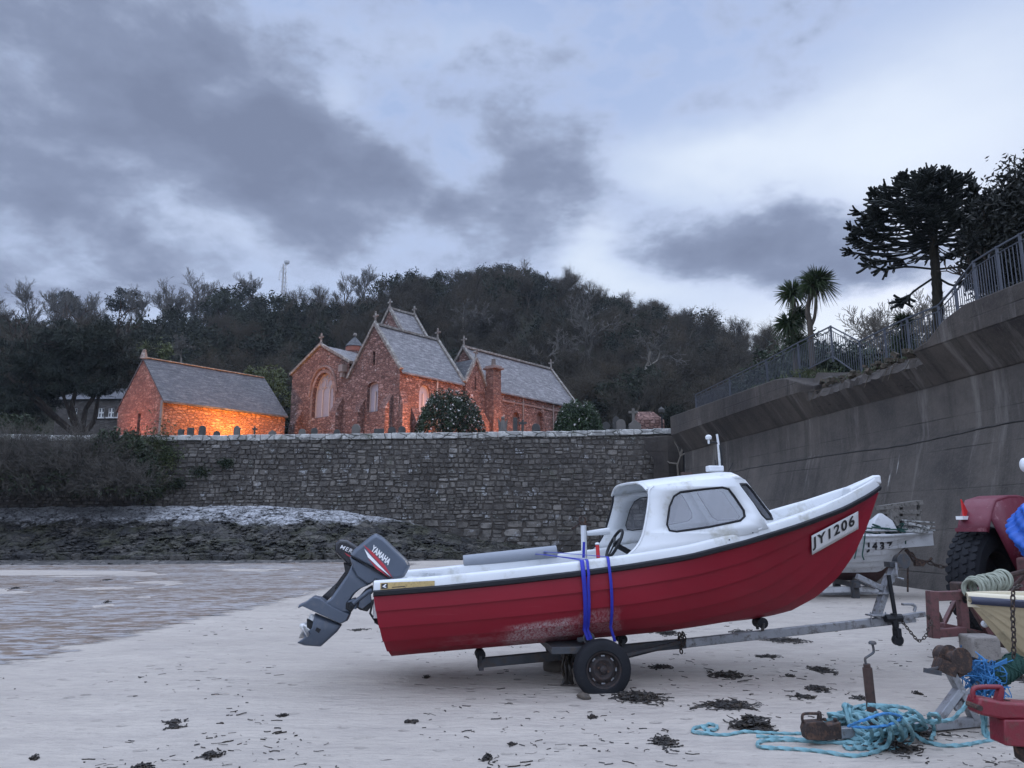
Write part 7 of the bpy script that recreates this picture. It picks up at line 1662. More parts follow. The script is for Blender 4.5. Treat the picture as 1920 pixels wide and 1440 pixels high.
# ============================================================ tractor with drawbar
TY = R(33); ta = V((math.cos(TY), math.sin(TY), 0)); tn = V((math.sin(TY), -math.cos(TY), 0))   # ahead, and towards its near side
wcen = atY(1852, 1088, 11.7); TR_ = .80; wcen.z = TR_
tractor = thing('tractor', wcen + tn * .8 - V((0, 0, TR_)), 'old faded red tractor with a big lugged rear tyre and bare mudguard', 'tractor')
def big_wheel(c, ax, r, wd):
    t = MB(); h = wd / 2
    t.lathe([(r * .55, -h * .8), (r * .62, -h), (r * .85, -h * 1.05), (r * .95, -h * .85), (r * .975, 0), (r * .95, h * .85), (r * .85, h * 1.05), (r * .62, h), (r * .55, h * .8)], c, ax, 64, caps=False)
    e1_ = ax.cross(V((0, 0, 1))).normalized(); e2_ = e1_.cross(ax); n_ = 38
    for k in range(n_):
        for j, w in enumerate((-.78, -.27, .27, .78)):
            a = (k + (.5 if j % 2 else 0)) * 2 * PI / n_; d_ = e1_ * math.cos(a) + e2_ * math.sin(a); tg = e2_ * math.cos(a) - e1_ * math.sin(a)
            cc = c + ax * (w * h) + d_ * (r * (.965 if abs(w) < .5 else .945)); l = 2 * PI * r / n_ * .475
            hexp = [(-l, -.12 * wd * .3), (-l * .5, -.115 * wd), (l * .5, -.115 * wd), (l, .12 * wd * .3), (l * .5, .115 * wd), (-l * .5, .115 * wd)]
            t.loft([[cc + tg * x + ax * y + d_ * 0 for x, y in hexp], [cc + tg * x * .86 + ax * y * .86 + d_ * (r * .028) for x, y in hexp]], True, False, True)
    w = t.build('wheel', M['tyre'], tractor, smooth=30)
    m_ = MB(); q = r * .56; m_.lathe([(q, -h * .8), (q, h * .8), (q * .95, h * .75), (q * .85, h * .1), (q * .4, 0), (.14, .05), (.001, .06)], c, ax, 32, caps=False); m_.build('rim', M['rim'], w, smooth=35); return w  # the rim's dark colour stands in for shade inside the wheel
big_wheel(wcen, -tn, TR_, .42); wn2 = wcen + tn * 1.62; big_wheel(wn2, tn, TR_, .42)
# mudguards: arc over the tyre with a flat inner side
def guard(c, sgn):
    mb = MB(); pro = []; kx = [-.52, -.40, -.22, .20, .55, .90, 1.12, 1.25]; kz = [1.55, 1.76, 1.98, 2.05, 2.06, 2.02, 1.86, 1.55]
    for x in np.linspace(-.52, 1.25, 18): pro.append(V((c.x, c.y, 0)) + ta * x + V((0, 0, interp(kx, kz, x))))
    o_ = tn * (.10 * sgn); i_ = tn * (-.34 * sgn)
    return pro, o_, i_
for c, sgn in ((wcen, -1), (wn2, 1)):
    pro, o_, i_ = guard(c, sgn)
    mb = MB(); mb.grid([[p + o_ - V((0, 0, .05)), p + o_ * .9, p + i_ * .85, p + i_ - V((0, 0, .035))] for p in pro])
    low = [c + i_ + ta * .62 + V((0, 0, -.30)), c + i_ + ta * .30 + V((0, 0, .0))]
    side_ = [p + i_ - V((0, 0, .03)) for p in pro[1:]] + [c + i_ + ta * .80 + V((0, 0, -.1))] + low
    mb.add(side_, [tuple(range(len(side_)))])
    mb.build('mudguard', M['tractor_red'], tractor, solid=.02, smooth=40)
    e = pro[0]; MB().bar(e + i_ - ta * .02, e + o_ - ta * .02, .07, .05).build('mudguard_lip', M['tractor_red'], tractor)
    if sgn < 0:
        mb = MB(); q = pro[1] - tn * .02 - ta * .06 + V((0, 0, .02)); mb.prism([q, q + ta * .17, q + V((0, 0, .24)) - ta * .02], tn * .02); mb.build('reflector', M['reflector'], tractor); MB().box(q - V((0, 0, .03)), (.2, .1, .05), Matrix.Rotation(TY, 3, 'Z')).build('lamp_bracket', M['white_paint'], tractor)
mb = MB(); tc = wcen + tn * .81; mb.bar(wcen + tn * .15, wn2 - tn * .15, .26, .26); mb.bar(tc - ta * .35 + V((0, 0, .1)), tc + ta * 1.4 + V((0, 0, .1)), .5, .55); mb.bar(tc + ta * 1.4 + V((0, 0, .15)), tc + ta * 2.4 + V((0, 0, .15)), .42, .5); mb.build('transmission', M['red_oxide'], tractor, bev=.04)
mb = MB(); mb.box(tc + ta * 1.9 + V((0, 0, .5)), (1.3, .55, .45), Matrix.Rotation(TY, 3, 'Z')); mb.build('bonnet', M['tractor_red'], tractor, bev=.06)
for s_ in (-.6, .6): wheel(tc + ta * 2.1 + tn * s_ + V((0, 0, -.45)), tn * (1 if s_ > 0 else -1), .35, .18, 'wheel', root=tractor)
# seat under a blue tarpaulin
mb = MB(); q = tc + ta * .3 + V((0, 0, .55)); mb.box(q, (.45, .5, .12), Matrix.Rotation(TY, 3, 'Z')); mb.box(q - ta * .22 + V((0, 0, .22)), (.1, .48, .4), Matrix.Rotation(TY, 3, 'Z')); mb.build('seat', M['black'], tractor, bev=.03)
rnd = random.Random(6); tp_c = atY(1950, 997, 10.4); rows = []
for i in range(44):
    t = i / 43 * PI * .98 + .02; row = []
    for j in range(60):
        a = j / 60 * 2 * PI; rr = 1 + .13 * math.sin(a * 3 + t * 4) + .09 * math.sin(a * 7 + t * 9) + .05 * math.sin(a * 13 - t * 17) + .03 * math.sin(a * 23 + t * 11) * math.sin(t * 19 + a * 5); sx = .30 * math.sin(t) ** .8 * rr
        row.append(tp_c + V((math.cos(a) * sx, math.sin(a) * sx * 1.2, -math.cos(t) * .40)))
    rows.append(row + [row[0]])
mb = MB(); mb.grid(rows); mb.own('tarpaulin', M['tarp'], 'crumpled blue tarpaulin bundled over the tractor seat at the right edge', 'tarpaulin', smooth=50)
# drawbar frame at the tractor's tail
HY = 9.75; hp = lambda px, py, dy=0: atY(px, py, HY + dy)
mb = MB(); mb.bar(hp(1741, 1118), hp(1806, 1116, .15), .10, .11); mb.bar(hp(1806, 1116, .15), hp(1842, 1112, .5), .12, .14); mb.bar(hp(1747, 1108), hp(1751, 1196), .10, .13, (0, 1, 0)); mb.bar(hp(1751, 1187), hp(1806, 1183, .1), .13, .10); mb.bar(hp(1803, 1118, .15), hp(1808, 1192, .15), .10, .11, (0, 1, 0)); mb.bar(hp(1812, 1118, .1), hp(1862, 1200, .3), .07, .08, (0, 1, 0)); mb.bar(hp(1768, 1172, .1), hp(1790, 1128, .5), .05); mb.bar(hp(1765, 1173, .1), hp(1855, 1192, .4), .10, .07); mb.build('drawbar_frame', M['red_oxide'], tractor, bev=.008)
mb = MB(); mb.tube([hp(1805, 1182, .1), hp(1850, 1200, .3), hp(1920, 1215, .6)], .05, 8); mb.tube([hp(1806, 1102, .4), hp(1926, 1070, .6)], .035, 8); mb.tube([hp(1890, 1110, .8), hp(1925, 1075, .8)], .03, 8); mb.tube([hp(1740, 1158), hp(1760, 1152), hp(1764, 1166)], .035, 8); mb.build('linkage', M['rust_brown'], tractor)
mb = MB(); mb.box(hp(1800, 1102, .3), (.16, .2, .14)); mb.build('hinge_block', M['rust_brown'], tractor, bev=.02); MB().box(hp(1862, 1205, .3), (.12, .16, .10)).build('hinge_block', M['rust_brown'], tractor, bev=.02)
# spool of grey rope on the drawbar
rnd = random.Random(12); mb = MB(); A_, B_ = atY(1822, 1104, 9.7), atY(1880, 1088, 9.9); d = (B_ - A_).normalized(); x = d.orthogonal().normalized(); y = d.cross(x); P = []
for k in range(620):
    t = k / 619; a = t * 2 * PI * 26; f = .5 + .5 * math.sin(t * 2 * PI * 3); rr = .095 + .03 * (t) + .012 * math.sin(a * .7); P.append(A_.lerp(B_, f) + (x * math.cos(a) + y * math.sin(a)) * rr + d * .03 * math.sin(a))
mb.tube(P, .016, 5); mb.own('rope_spool', M['rope_grey'], 'grey-green rope wound thickly on the tractor drawbar', 'rope', smooth=60)
mb = MB(); q = onz(1835, 1200, 0); q = atY(1835, 1195, 9.6); mb.loft([[V((q.x + x_ * .17, q.y + y_ * .15, z)) for x_, y_ in ((-1, -1), (1, -1), (1, 1), (-1, 1))] for z in (beach_z(q.x, q.y) - .03, q.z + .03)], True, True, True); mb.own('concrete_block', M['block'], 'rough concrete block propping the tractor drawbar', 'block', bev=.025)
# white round thing at the right edge: working lamp on the tractor
mb = MB(); q = atY(1921, 872, 11); mb.sphere(q, .085, 14, 10, (.75, .8, 1.2)); lp = mb.build('work_lamp', M['lamp_white'], tractor); mb = MB(); mb.tube([q - V((0, 0, .05)), q + V((.25, .2, -.5)), tc + ta * .9 + V((0, 0, .5))], .02, 6); mb.build('lamp_stalk', M['black'], lp)
# ============================================================ white boat J437 behind
f4 = Frame(atY(1480, 1000, 18.6), R(-4)); f4 = Frame(f4.O, R(-4))
S = []; LBw = 4.9; tip = f4.uz(1748, 998, 0); U1 = tip[0]; U0 = U1 - 5.2
for k in range(24):
    i = k / 23; u = lerp(U0, U1, i); S.append((u, interp([0, .3, .55, .75, .9, .97, 1], [.72, .9, .9, .68, .26, .08, .02], i), interp([0, .5, .8, 1], [1.52, 1.38, 1.40, tip[1]], i)))
kp = [f4.uz(px, py, 0) for px, py in ((1640, 1094), (1655, 1082), (1664, 1066), (1676, 1046), (1695, 1028), (1722, 1012), (1748, 999))]
K = [(lerp(U0 + .2, kp[0][0], k / 17), lerp(.50, kp[0][1], (k / 17) ** 2)) for k in range(17)] + kp
b4 = thing('fishing_boat', f4.p(lerp(U0, U1, .5), 0, 0), 'worn white clinker boat J437 heaped with fishing gear behind the red boat', 'boat')
h4 = Hull(f4, S, K, 9, (.98, .45, .75, .05), (.70, .35, .25, .30), .022); mb = h4.shell(40, 6); T4 = bvh(mb); mb.build('hull', [M['old_white'], M['bottom_brown']], b4, smooth=22)
h4.sweep(lambda i: [(-.02, -.03), (-.03, .0), (-.0, .03), (.10 * (1 - sstep(.85, 1, i)), .03), (.1 * (1 - sstep(.85, 1, i)), -.3)]).build('gunwale', M['old_white'], b4)
letters(T4, 'J437', [(1624, 1036), (1673, 1033), (1673, 1015), (1624, 1017)], .010, .06, 0, 1.6).build('lettering', M['letter_black'], b4, smooth=0)
bf = lambda px, py, w=0: f4.px(px, py, w)
mb = MB(); 
for z_, (x0, x1, y0_) in enumerate(((1650, 1722, 948), (1656, 1720, 960), (1660, 1718, 972))): mb.bar(bf(x0, y0_ + (4 if z_ == 0 else 0), -.2), bf(x1, y0_ - (6 if z_ == 0 else 0), -.2), .5, .10)
for px in (1722, 1690, 1660): mb.bar(bf(px, 938 if px > 1700 else 948, -.2), bf(px, 992, -.2), .05)
mb.own('wooden_rack', M['old_wood'], 'weathered wooden rack standing on the white boat J437', 'rack')
mb = MB()
for k in range(3):
    mb.bar(bf(1690, 975 + k * 9, .3 - k * .25), bf(1752, 980 + k * 7, .3 - k * .25), .10, .03)
    mb.bar(bf(1692, 978 + k * 8, .3 - k * .25), bf(1742, 990 + k * 4, .3 - k * .25), .06, .05)
mb.bar(bf(1690, 992, .25), bf(1738, 996, .2), .14, .10); mb.own('plank_pile', M['peeling'], 'pile of peeling white planks on the bow of the white boat', 'planks')
mb = MB(); mb.box(bf(1678, 985, .1), (.14, .14, .75)); mb.bar(bf(1640, 968, .2), bf(1668, 990, .2), .05); mb.bar(bf(1668, 965, .25), bf(1684, 985, .3), .06); mb.own('samson_post', M['old_wood'], 'grey wooden post on the foredeck of the white boat', 'post')
rnd = random.Random(9); mb = MB()
for k in range(14):
    c = bf(1620 + rnd.uniform(0, 60), 992 + rnd.uniform(-4, 6), rnd.uniform(-.2, .5)); mb.tube(catmull([c + V((rnd.gauss(0, .2), rnd.gauss(0, .15), rnd.gauss(.05, .08))) for _ in range(5)], 16), .018, 5)
for pts in ([(1622, 1000), (1620, 1020), (1617, 1040), (1620, 1050)], [(1610, 1005), (1606, 1030), (1602, 1048)], [(1690, 1000), (1697, 1010), (1698, 1020)]): mb.tube(catmull([bf(px, py, .86 if px < 1680 else .3) for px, py in pts], 12), .016, 5)
mb.own('rope_heap', M['net_green'], 'tangle of dark ropes lying on and over the side of the white boat', 'rope', smooth=60)
mb = MB(); c = bf(1652, 984, .3); mb.loft([[c + V((.30 * s_ * k_, .2 * k_, z)) for s_ in (-1, 1)] + [c + V((.30 * s_ * k_, -.2 * k_, z)) for s_ in (1, -1)] for k_, z in ((1, -.15), (.7, .1), (.15, .26))], True, True, True); mb.own('canvas_bag', M['old_white'], 'pale folded canvas lying on the white boat', 'canvas', bev=.02)
mb = MB(); mb.tube([bf(1698, 1030, .1), bf(1722, 1056, .15)], .045, 8); mb.prism([bf(1716, 1046, .2), bf(1740, 1052, .2), bf(1732, 1062, .2), (bf(1718, 1062, .2))], V((0, .12, 0))); mb.tube([bf(1722, 1056, .15), bf(1742, 1052, .15), bf(1747, 1046, .15)], .03, 6); mb.bar(bf(1706, 1036, .05), bf(1716, 1052, .2), .12, .05); mb.own('anchor', M['rust'], 'rusty anchor hanging under the bow of the white boat', 'anchor')
chain([bf(1745, 1056, .1), bf(1765, 1062, .2), bf(1790, 1064, .4), bf(1830, 1072, 1)], 'chain running from the anchor of the white boat to the right', .14, .018)
mb = MB(); mb.bar(bf(1540, 1106, .3), bf(1655, 1103, .3), .2, .12); mb.bar(bf(1540, 1112, -.4), bf(1650, 1108, -.4), .2, .12); tb = thing('boat_trailer', bf(1600, 1110), 'pale wooden cradle trailer under the white boat J437', 'trailer'); mb.build('beam', M['old_white'], tb)
MB().bar(bf(1600, 1086, .4), bf(1640, 1100, .4), .14, .10).build('cradle_arm', M['galv_dark'], tb)
for u in (.25, .6):
    mb = MB(); mb.bar(f4.p(lerp(U0, U1, u), -.8, .3), f4.p(lerp(U0, U1, u), .8, .3), .12, .10)
    for w in (.6, -.6): mb.bar(f4.p(lerp(U0, U1, u), w, 0), f4.p(lerp(U0, U1, u), w, .4), .14)
    mb.build('cradle_arm', M['galv_dark'], tb)
mb = MB(); q = bf(1702, 1085); mb.tube([bf(1702, 1060, .2), bf(1702, 1110, .2)], .02, 6); mb.own('iron_rod', M['rust'], 'thin rusty rod standing in the sand under the white bow', 'rod')
# ============================================================ cream dinghy at the right edge
f5 = Frame(atY(1813, 1124, 6.75), R(188)); S = []
f5.n = V((math.sin(R(8)), -math.cos(R(8)), 0)); f5.a = V((-math.cos(R(8)), -math.sin(R(8)), 0)); tipz = atY(1813, 1124, 6.75).z; LC = 3.4
for k in range(24):
    i = k / 23; S.append((-LC * (1 - i), interp([0, .3, .6, .8, .9, .96, 1], [.58, .68, .64, .46, .28, .13, .02], i), tipz - .16 * (1 - (1 - i) ** 2 * 1.0) * 0 - .10 * math.sin(PI * (1 - i) * .5)))
kq = [f5.uz(px, py, 0) for px, py in ((1935, 1262), (1908, 1244), (1880, 1208), (1850, 1170), (1830, 1146), (1814, 1126))]
K = [(lerp(-LC + .1, kq[0][0], k / 18), lerp(kq[0][1] - .02, kq[0][1], k / 18)) for k in range(18)] + kq
h5 = Hull(f5, S, K, 6, (.98, .5, .80, .03), (.75, .35, .35, .22), .016); b5 = thing('dinghy', f5.p(-LC / 2, 0, 0), 'cream dinghy bow with a navy rub rail at the right edge of the view', 'dinghy')
h5.shell(48).build('hull', M['cream'], b5, smooth=22)
h5.sweep(lambda i: [(-.01, -.035), (-.035, -.02), (-.035, .018), (-.01, .03), (0, .02)]).build('rub_rail', M['navy'], b5, smooth=60)
def g5(i): k = 1 - sstep(.85, 1, i); return [(-.005, .02), (.004, .045), (.02, .06), (.02 + .10 * k, .062), (.03 + .10 * k, .05), (.035 + .10 * k, -.06)]
h5.sweep(g5).build('gunwale', M['cream_top'], b5, smooth=50)
rows = []
for j in range(41):
    i = j / 40; (us, b, zs), _ = h5.at(i); q = g5(i)[-1]; w = max(b - q[0], 0); rows.append([f5.p(us, k * w, zs + q[1]) for k in (-1, 0, 1)])
MB().grid(rows).build('deck', M['cream_top'], b5)
chain([atY(1912, 1098, 6.5), atY(1901, 1106, 6.42), atY(1899, 1125, 6.40), atY(1899, 1160, 6.42), atY(1901, 1200, 6.45), atY(1900, 1238, 6.48)], 'rusty chain hanging over the bow of the cream dinghy', .055, .0065)
mb = MB(); mb.sphere(atY(1846, 1170, 6.9), .03, 8, 6); mb.build('fitting', M['lamp_white'], b5)
# ============================================================ its trailer: drawbar, winch post, coupling, jack
Y1, Y2 = 6.05, 6.6
tl = lambda px, py, dy=0: atY(px, py, interp([1500, 1850], [Y1, Y2], px) + dy)
t2 = thing('boat_trailer', tl(1690, 1385), 'low galvanised trailer drawbar half buried under turquoise rope in the foreground', 'trailer')
mb = MB(); mb.bar(tl(1536, 1376), tl(1650, 1369), .07, .075); mb.bar(tl(1650, 1369), tl(1836, 1352), .07, .07); mb.bar(tl(1836, 1352), tl(1990, 1330, .4), .07, .07); mb.build('drawbar', M['galv'], t2, bev=.006)
mb = MB(); mb.bar(tl(1758, 1348), tl(1800, 1290), .055, .09, (0, 1, 0)); mb.bar(tl(1826, 1346), tl(1780, 1256), .055, .09, (0, 1, 0)); mb.bar(tl(1790, 1330), tl(1840, 1276), .03, .04); mb.tube([tl(1812, 1310, -.06), tl(1812, 1310, .1)], .03, 8); mb.build('winch_post', M['galv'], t2, bev=.005)
mb = MB(); c = tl(1790, 1236); mb.lathe([(.10, -.07), (.105, -.05), (.06, -.04), (.06, .05), (.10, .06), (.10, .075)], c, V((.25, -1, 0)), 22); mb.lathe([(.06, -.05), (.075, -.03), (.075, .05), (.04, .06)], tl(1768, 1228, .12), V((.25, -1, 0)), 18); mb.box(tl(1772, 1250, -.02), (.14, .12, .10), Matrix.Rotation(.4, 3, 'Y')); mb.box(tl(1800, 1255), (.12, .14, .05), Matrix.Rotation(-.5, 3, 'Y')); mb.build('winch', M['rust'], t2, smooth=35)
mb = MB(); mb.bar(tl(1735, 1257, -.1), tl(1762, 1262, -.1), .04, .035); mb.tube([tl(1735, 1257, -.1), tl(1770, 1250, 0)], .012, 6); mb.build('winch_handle', M['galv_dark'], t2)
mb = MB(); mb.tube(catmull([tl(1800, 1228), tl(1825, 1235), tl(1850, 1244, .1), tl(1880, 1238, .2), tl(1910, 1225, .3)], 20), .014, 6); mb.own('rope', M['black_rubber'], 'dark winch rope running from the rusty winch to the cream dinghy', 'rope', smooth=60)
def slab2(mb, pts, tr_, w): P = [tr_(x, y) for x, y in pts]; mb.prism([p - V((0, w / 2, 0)) for p in P], V((0, w, 0))); return mb
mb = MB(); slab2(mb, [(1504, 1366), (1508, 1352), (1540, 1350), (1548, 1358), (1572, 1351), (1574, 1382), (1540, 1386), (1508, 1384)], tl, .10); slab2(mb, [(1533, 1352), (1534, 1335), (1538, 1333), (1541, 1352)], tl, .05); mb.tube(catmull([tl(1506, 1356), tl(1504, 1344), tl(1510, 1338), tl(1536, 1338)], 10), .012, 6)
for px in (1546, 1566): mb.tube([tl(px, 1352), tl(px, 1346)], .016, 6)
for px in (1548, 1568): mb.tube([tl(px, 1380), tl(px, 1393)], .012, 6)
mb.build('coupling_head', M['rust'], t2, bev=.01)
mb = MB(); mb.tube([tl(1638, 1372), tl(1633, 1318), tl(1626, 1252)], .036, 12); mb.tube([tl(1626, 1252), tl(1625, 1245)], .026, 10); jk = mb.build('jack_post', M['rust_brown'], t2, smooth=45)
mb = MB(); mb.tube(catmull([tl(1625, 1250), tl(1622, 1236), tl(1627, 1231), tl(1637, 1224), tl(1638, 1218), tl(1636, 1208)], 18), .0095, 6); mb.lathe([(.028, 0), (.03, .012), (.02, .025), (.0, .028)], tl(1636, 1208), n=10); mb.build('crank_handle', M['galv_dark'], jk, smooth=50)
# ============================================================ red coupling of another trailer, bottom right
R1 = 5.35; rl = lambda px, py: atY(px, py, R1)
t3 = thing('trailer_hitch', rl(1880, 1420), 'red painted trailer coupling with a loop handle in the bottom right corner', 'trailer hitch')
mb = MB(); slab2(mb, [(1822, 1318), (1826, 1304), (1868, 1312), (1930, 1316), (1990, 1312), (1990, 1345), (1868, 1344), (1826, 1336)], rl, .15); mb.build('coupling_body', M['hitch_red'], t3, bev=.015)
mb = MB(); mb.tube(catmull([rl(1826, 1312), rl(1824, 1296), rl(1832, 1289), (rl(1866, 1288)), rl(1878, 1291), rl(1876, 1312)], 18), .016, 8); mb.bar(rl(1868, 1316), rl(1876, 1290), .04, .03); mb.build('loop_handle', M['hitch_red'], t3, smooth=60)
mb = MB(); slab2(mb, [(1868, 1344), (2000, 1344), (2000, 1402), (1870, 1392)], rl, .17); mb.build('drawbar_box', M['hitch_red'], t3, bev=.01)
mb = MB(); slab2(mb, [(1908, 1398), (2000, 1402), (2000, 1480), (1912, 1424)], rl, .12); mb.build('coupling_foot', M['rust'], t3, bev=.01)
mb = MB(); mb.tube([rl(1888, 1318), rl(1888, 1312)], .02, 8); mb.tube([rl(1823, 1322) - V((0, .09, 0)), rl(1823, 1322) + V((0, .05, 0))], .018, 8); mb.build('bolt', M['rust'], t3)
# ============================================================ turquoise rope on the sand
def G(px, py, z=.016): return onz(px, py, z)
def rope(name, pts, r, mat, label, group=None, res=.010, tw=3, twk=.27, cat='rope'):
    P0 = catmull(pts, 60 * len(pts)); L = sum((P0[i] - P0[i - 1]).length for i in range(1, len(P0))); P = catmull(pts, max(12, int(L / res)))
    mb = MB(); mb.tube(P, r, 9, lobes=(tw, twk, 2 * PI / (r * 8))); return mb.own(name, M[mat], label, cat, group, smooth=70)
def gl(*p): return [G(*q) for q in p]
GR = 'turquoise ropes on the sand'
rope('rope', gl((1298, 1371), (1304, 1364), (1322, 1361), (1330, 1358), (1344, 1361), (1341, 1368), (1322, 1367, .03), (1318, 1362, .04), (1330, 1373, .02), (1312, 1374), (1300, 1372), (1330, 1376), (1362, 1378), (1395, 1372, .02), (1430, 1374), (1480, 1376), (1520, 1376), (1548, 1384)), .0125, 'rope_cyan', 'turquoise rope with a knotted loop at its far left end', GR)
rope('rope', gl((1418, 1381), (1470, 1384), (1530, 1390), (1590, 1394), (1640, 1391), (1660, 1380, .06), (1665, 1360, .16), (1655, 1340, .24)), .014, 'rope_cyan', 'turquoise rope lying straight left of the pile under the coupling', GR)
rope('rope', gl((1600, 1392), (1540, 1392), (1480, 1388), (1432, 1389), (1421, 1395), (1428, 1401), (1460, 1403), (1530, 1408), (1600, 1417), (1640, 1410), (1664, 1396, .05), (1668, 1376, .14), (1660, 1350, .22), (1640, 1336, .27)), .014, 'rope_cyan', 'turquoise rope folded in the longest hairpin left of the pile', GR)
rope('rope', gl((1645, 1325, .33), (1672, 1338, .26), (1700, 1362, .12), (1725, 1385, .03), (1760, 1397), (1800, 1398), (1840, 1392), (1880, 1386)), .015, 'rope_cyan', 'turquoise rope running from the pile to the red coupling', GR)
rope('rope', gl((1628, 1322, .33), (1690, 1326, .30), (1720, 1338, .24), (1738, 1354, .18), (1760, 1352, .2), (1757, 1340, .28), (1742, 1340, .26), (1745, 1352, .15), (1752, 1370, .05), (1745, 1388)), .013, 'rope_cyan', 'turquoise rope with an open loop between the pile and the winch post', GR)
rope('rope', gl((1738, 1352, .19), (1780, 1350, .18), (1800, 1335, .24), (1815, 1318, .30), (1835, 1318, .28), (1842, 1345, .15), (1845, 1375, .03), (1855, 1385), (1865, 1370, .06), (1862, 1345, .16), (1850, 1335, .2), (1848, 1365, .06), (1858, 1384)), .013, 'rope_cyan', 'turquoise rope climbing over the drawbar to the foot of the winch post', GR)
rnd = random.Random(31); cpile = onz(1652, 1388, 0)
pile_l = ['turquoise rope coil at the back of the pile on the trailer drawbar', 'turquoise rope coil draped over the front of the drawbar', 'turquoise rope coil in the middle of the pile', 'turquoise rope coil round the foot of the rusty jack post', 'turquoise rope coil on the right side of the pile']
for k in range(5):
    pts = []; n_ = 26; ox, oy = rnd.uniform(-.05, .12), rnd.uniform(-.05, .2)
    for j in range(n_):
        a = j * (.55 + .05 * k) + k * 1.3; rx = .25 + .09 * math.sin(j * .9 + k) + rnd.uniform(-.04, .04); z = max(.02, .17 * (1 - abs(math.sin(a + k)) ** 1.5) + .07 * (1 - abs(math.cos(a * .7))) + rnd.uniform(-.02, .03))
        z = min(z, .30); pts.append(V((cpile.x + ox + math.cos(a) * rx, cpile.y + .05 + oy + math.sin(a) * rx * .62, z)))
    rope('rope', pts, .0135, 'rope_cyan', pile_l[k], GR)
for k in range(5):
    x0 = 1612 + k * 19; rope('rope', gl((x0 - 6, 1340, .25), (x0 + 8, 1352, .24), (x0 + 20, 1368, .17), (x0 + 22, 1385, .07), (x0 + 8, 1398, .018), (x0 - 18, 1404, .018), (x0 - 30, 1398, .018)), .0135, 'rope_cyan', ['leftmost hanging bight of turquoise rope on the front of the pile', 'second hanging bight of turquoise rope from the left on the pile', 'middle hanging bight of turquoise rope on the front of the pile', 'fourth hanging bight of turquoise rope from the left on the pile', 'rightmost hanging bight of turquoise rope on the front of the pile'][k], GR)
rope('twine', gl((1590, 1362, .22), (1620, 1350, .30), (1660, 1338, .32), (1690, 1345, .26), (1670, 1358, .22), (1630, 1364, .2), (1595, 1362, .2)), .009, 'rope_blue', 'bright blue twine laid across the turquoise rope pile')
# blue net bundle and the dark green roll below the dinghy
mb = MB(); c = tl(1842, 1272); 
for k in range(60):
    q = c + V((rnd.gauss(0, .05), rnd.gauss(0, .06), rnd.gauss(.0, .07))); pts = [q + V((rnd.gauss(0, .045), rnd.gauss(0, .05), rnd.gauss(-.01 * j, .06))) for j in range(6)]; mb.tube(catmull(pts, 26), .0045, 4)
for k in range(14):
    q = tl(1835 + rnd.uniform(-12, 15), 1290); mb.tube(catmull([q, q + V((rnd.gauss(0, .03), 0, -.08)), q + V((rnd.gauss(0, .05), rnd.gauss(0, .03), -.17))], 10), .0045, 4)
for k in range(10): mb.tube(catmull([tl(1835, 1262), tl(1860 + rnd.uniform(-8, 8), 1250), tl(1888, 1238 + rnd.uniform(-4, 6))], 10), .005, 4)
mb.own('net_bundle', M['rope_blue'], 'tangle of bright blue net twine hanging at the winch post', 'net', smooth=60)
mb = MB(); A_, B_ = tl(1852, 1282, .1), tl(1912, 1238, .1); mb.tube([A_, A_.lerp(B_, .1), A_.lerp(B_, .5), B_], [.03, .075, .085, .085], 14)
for k in range(16):
    f = k / 16; d = (B_ - A_).normalized(); x = d.orthogonal(); x.normalize(); y = d.cross(x); mb.tube([A_.lerp(B_, f) + (x * math.cos(t + k) + y * math.sin(t + k)) * .09 + d * .03 * math.sin(2 * t + k) for t in np.linspace(0, 6.28, 12)], .006, 4)
mb.own('net_roll', M['net_green'], 'dark green rolled net tied under the cream dinghy', 'net', smooth=50)
# ============================================================ seaweed on the sand
def weed(px, py, wpx, hpx, label, n=90, hz=.03, seed=0, name='seaweed_clump'):
    rnd = random.Random(seed * 13 + int(px)); c = onz(px, py, 0); d = c.y; rx = wpx * .43 / F * d; ry = abs(onz(px, py - hpx / 2, 0).y - onz(px, py + hpx / 2, 0).y) / 2; S = []
    for k in range(n):
        a = rnd.uniform(0, 6.28); rr = abs(rnd.gauss(0, .5)); p = V((math.cos(a) * rr * rx, math.sin(a) * rr * ry, rnd.uniform(0.002, hz) * max(.1, 1 - rr))); h = rnd.uniform(0, 6.28)
        l = min(rnd.uniform(.03, .10), rx * rnd.uniform(.25, .5))
        for j in range(5):
            h += rnd.gauss(0, .9); q = p + V((math.cos(h) * l / 2.2, math.sin(h) * l / 2.2, rnd.gauss(0, .005))); q.z = max(.003, min(q.z, hz * 1.4)); w = rnd.uniform(.003, .0075); S.append((p, q, w, w * .8)); p = q
    v_ = segs_to_verts([(a_1 + V((c.x, c.y, beach_z(c.x, c.y))), b_1 + V((c.x, c.y, beach_z(c.x, c.y))), r0, r1) for a_1, b_1, r0, r1 in S], 4)
    v_ = v_ - np.array((c.x, c.y, 0), 'f')
    o = np_mesh(name, v_, 4, M['seaweed']); o.location = (c.x, c.y, 0); return tag(o, label, 'seaweed', 'seaweed clumps on the sand')
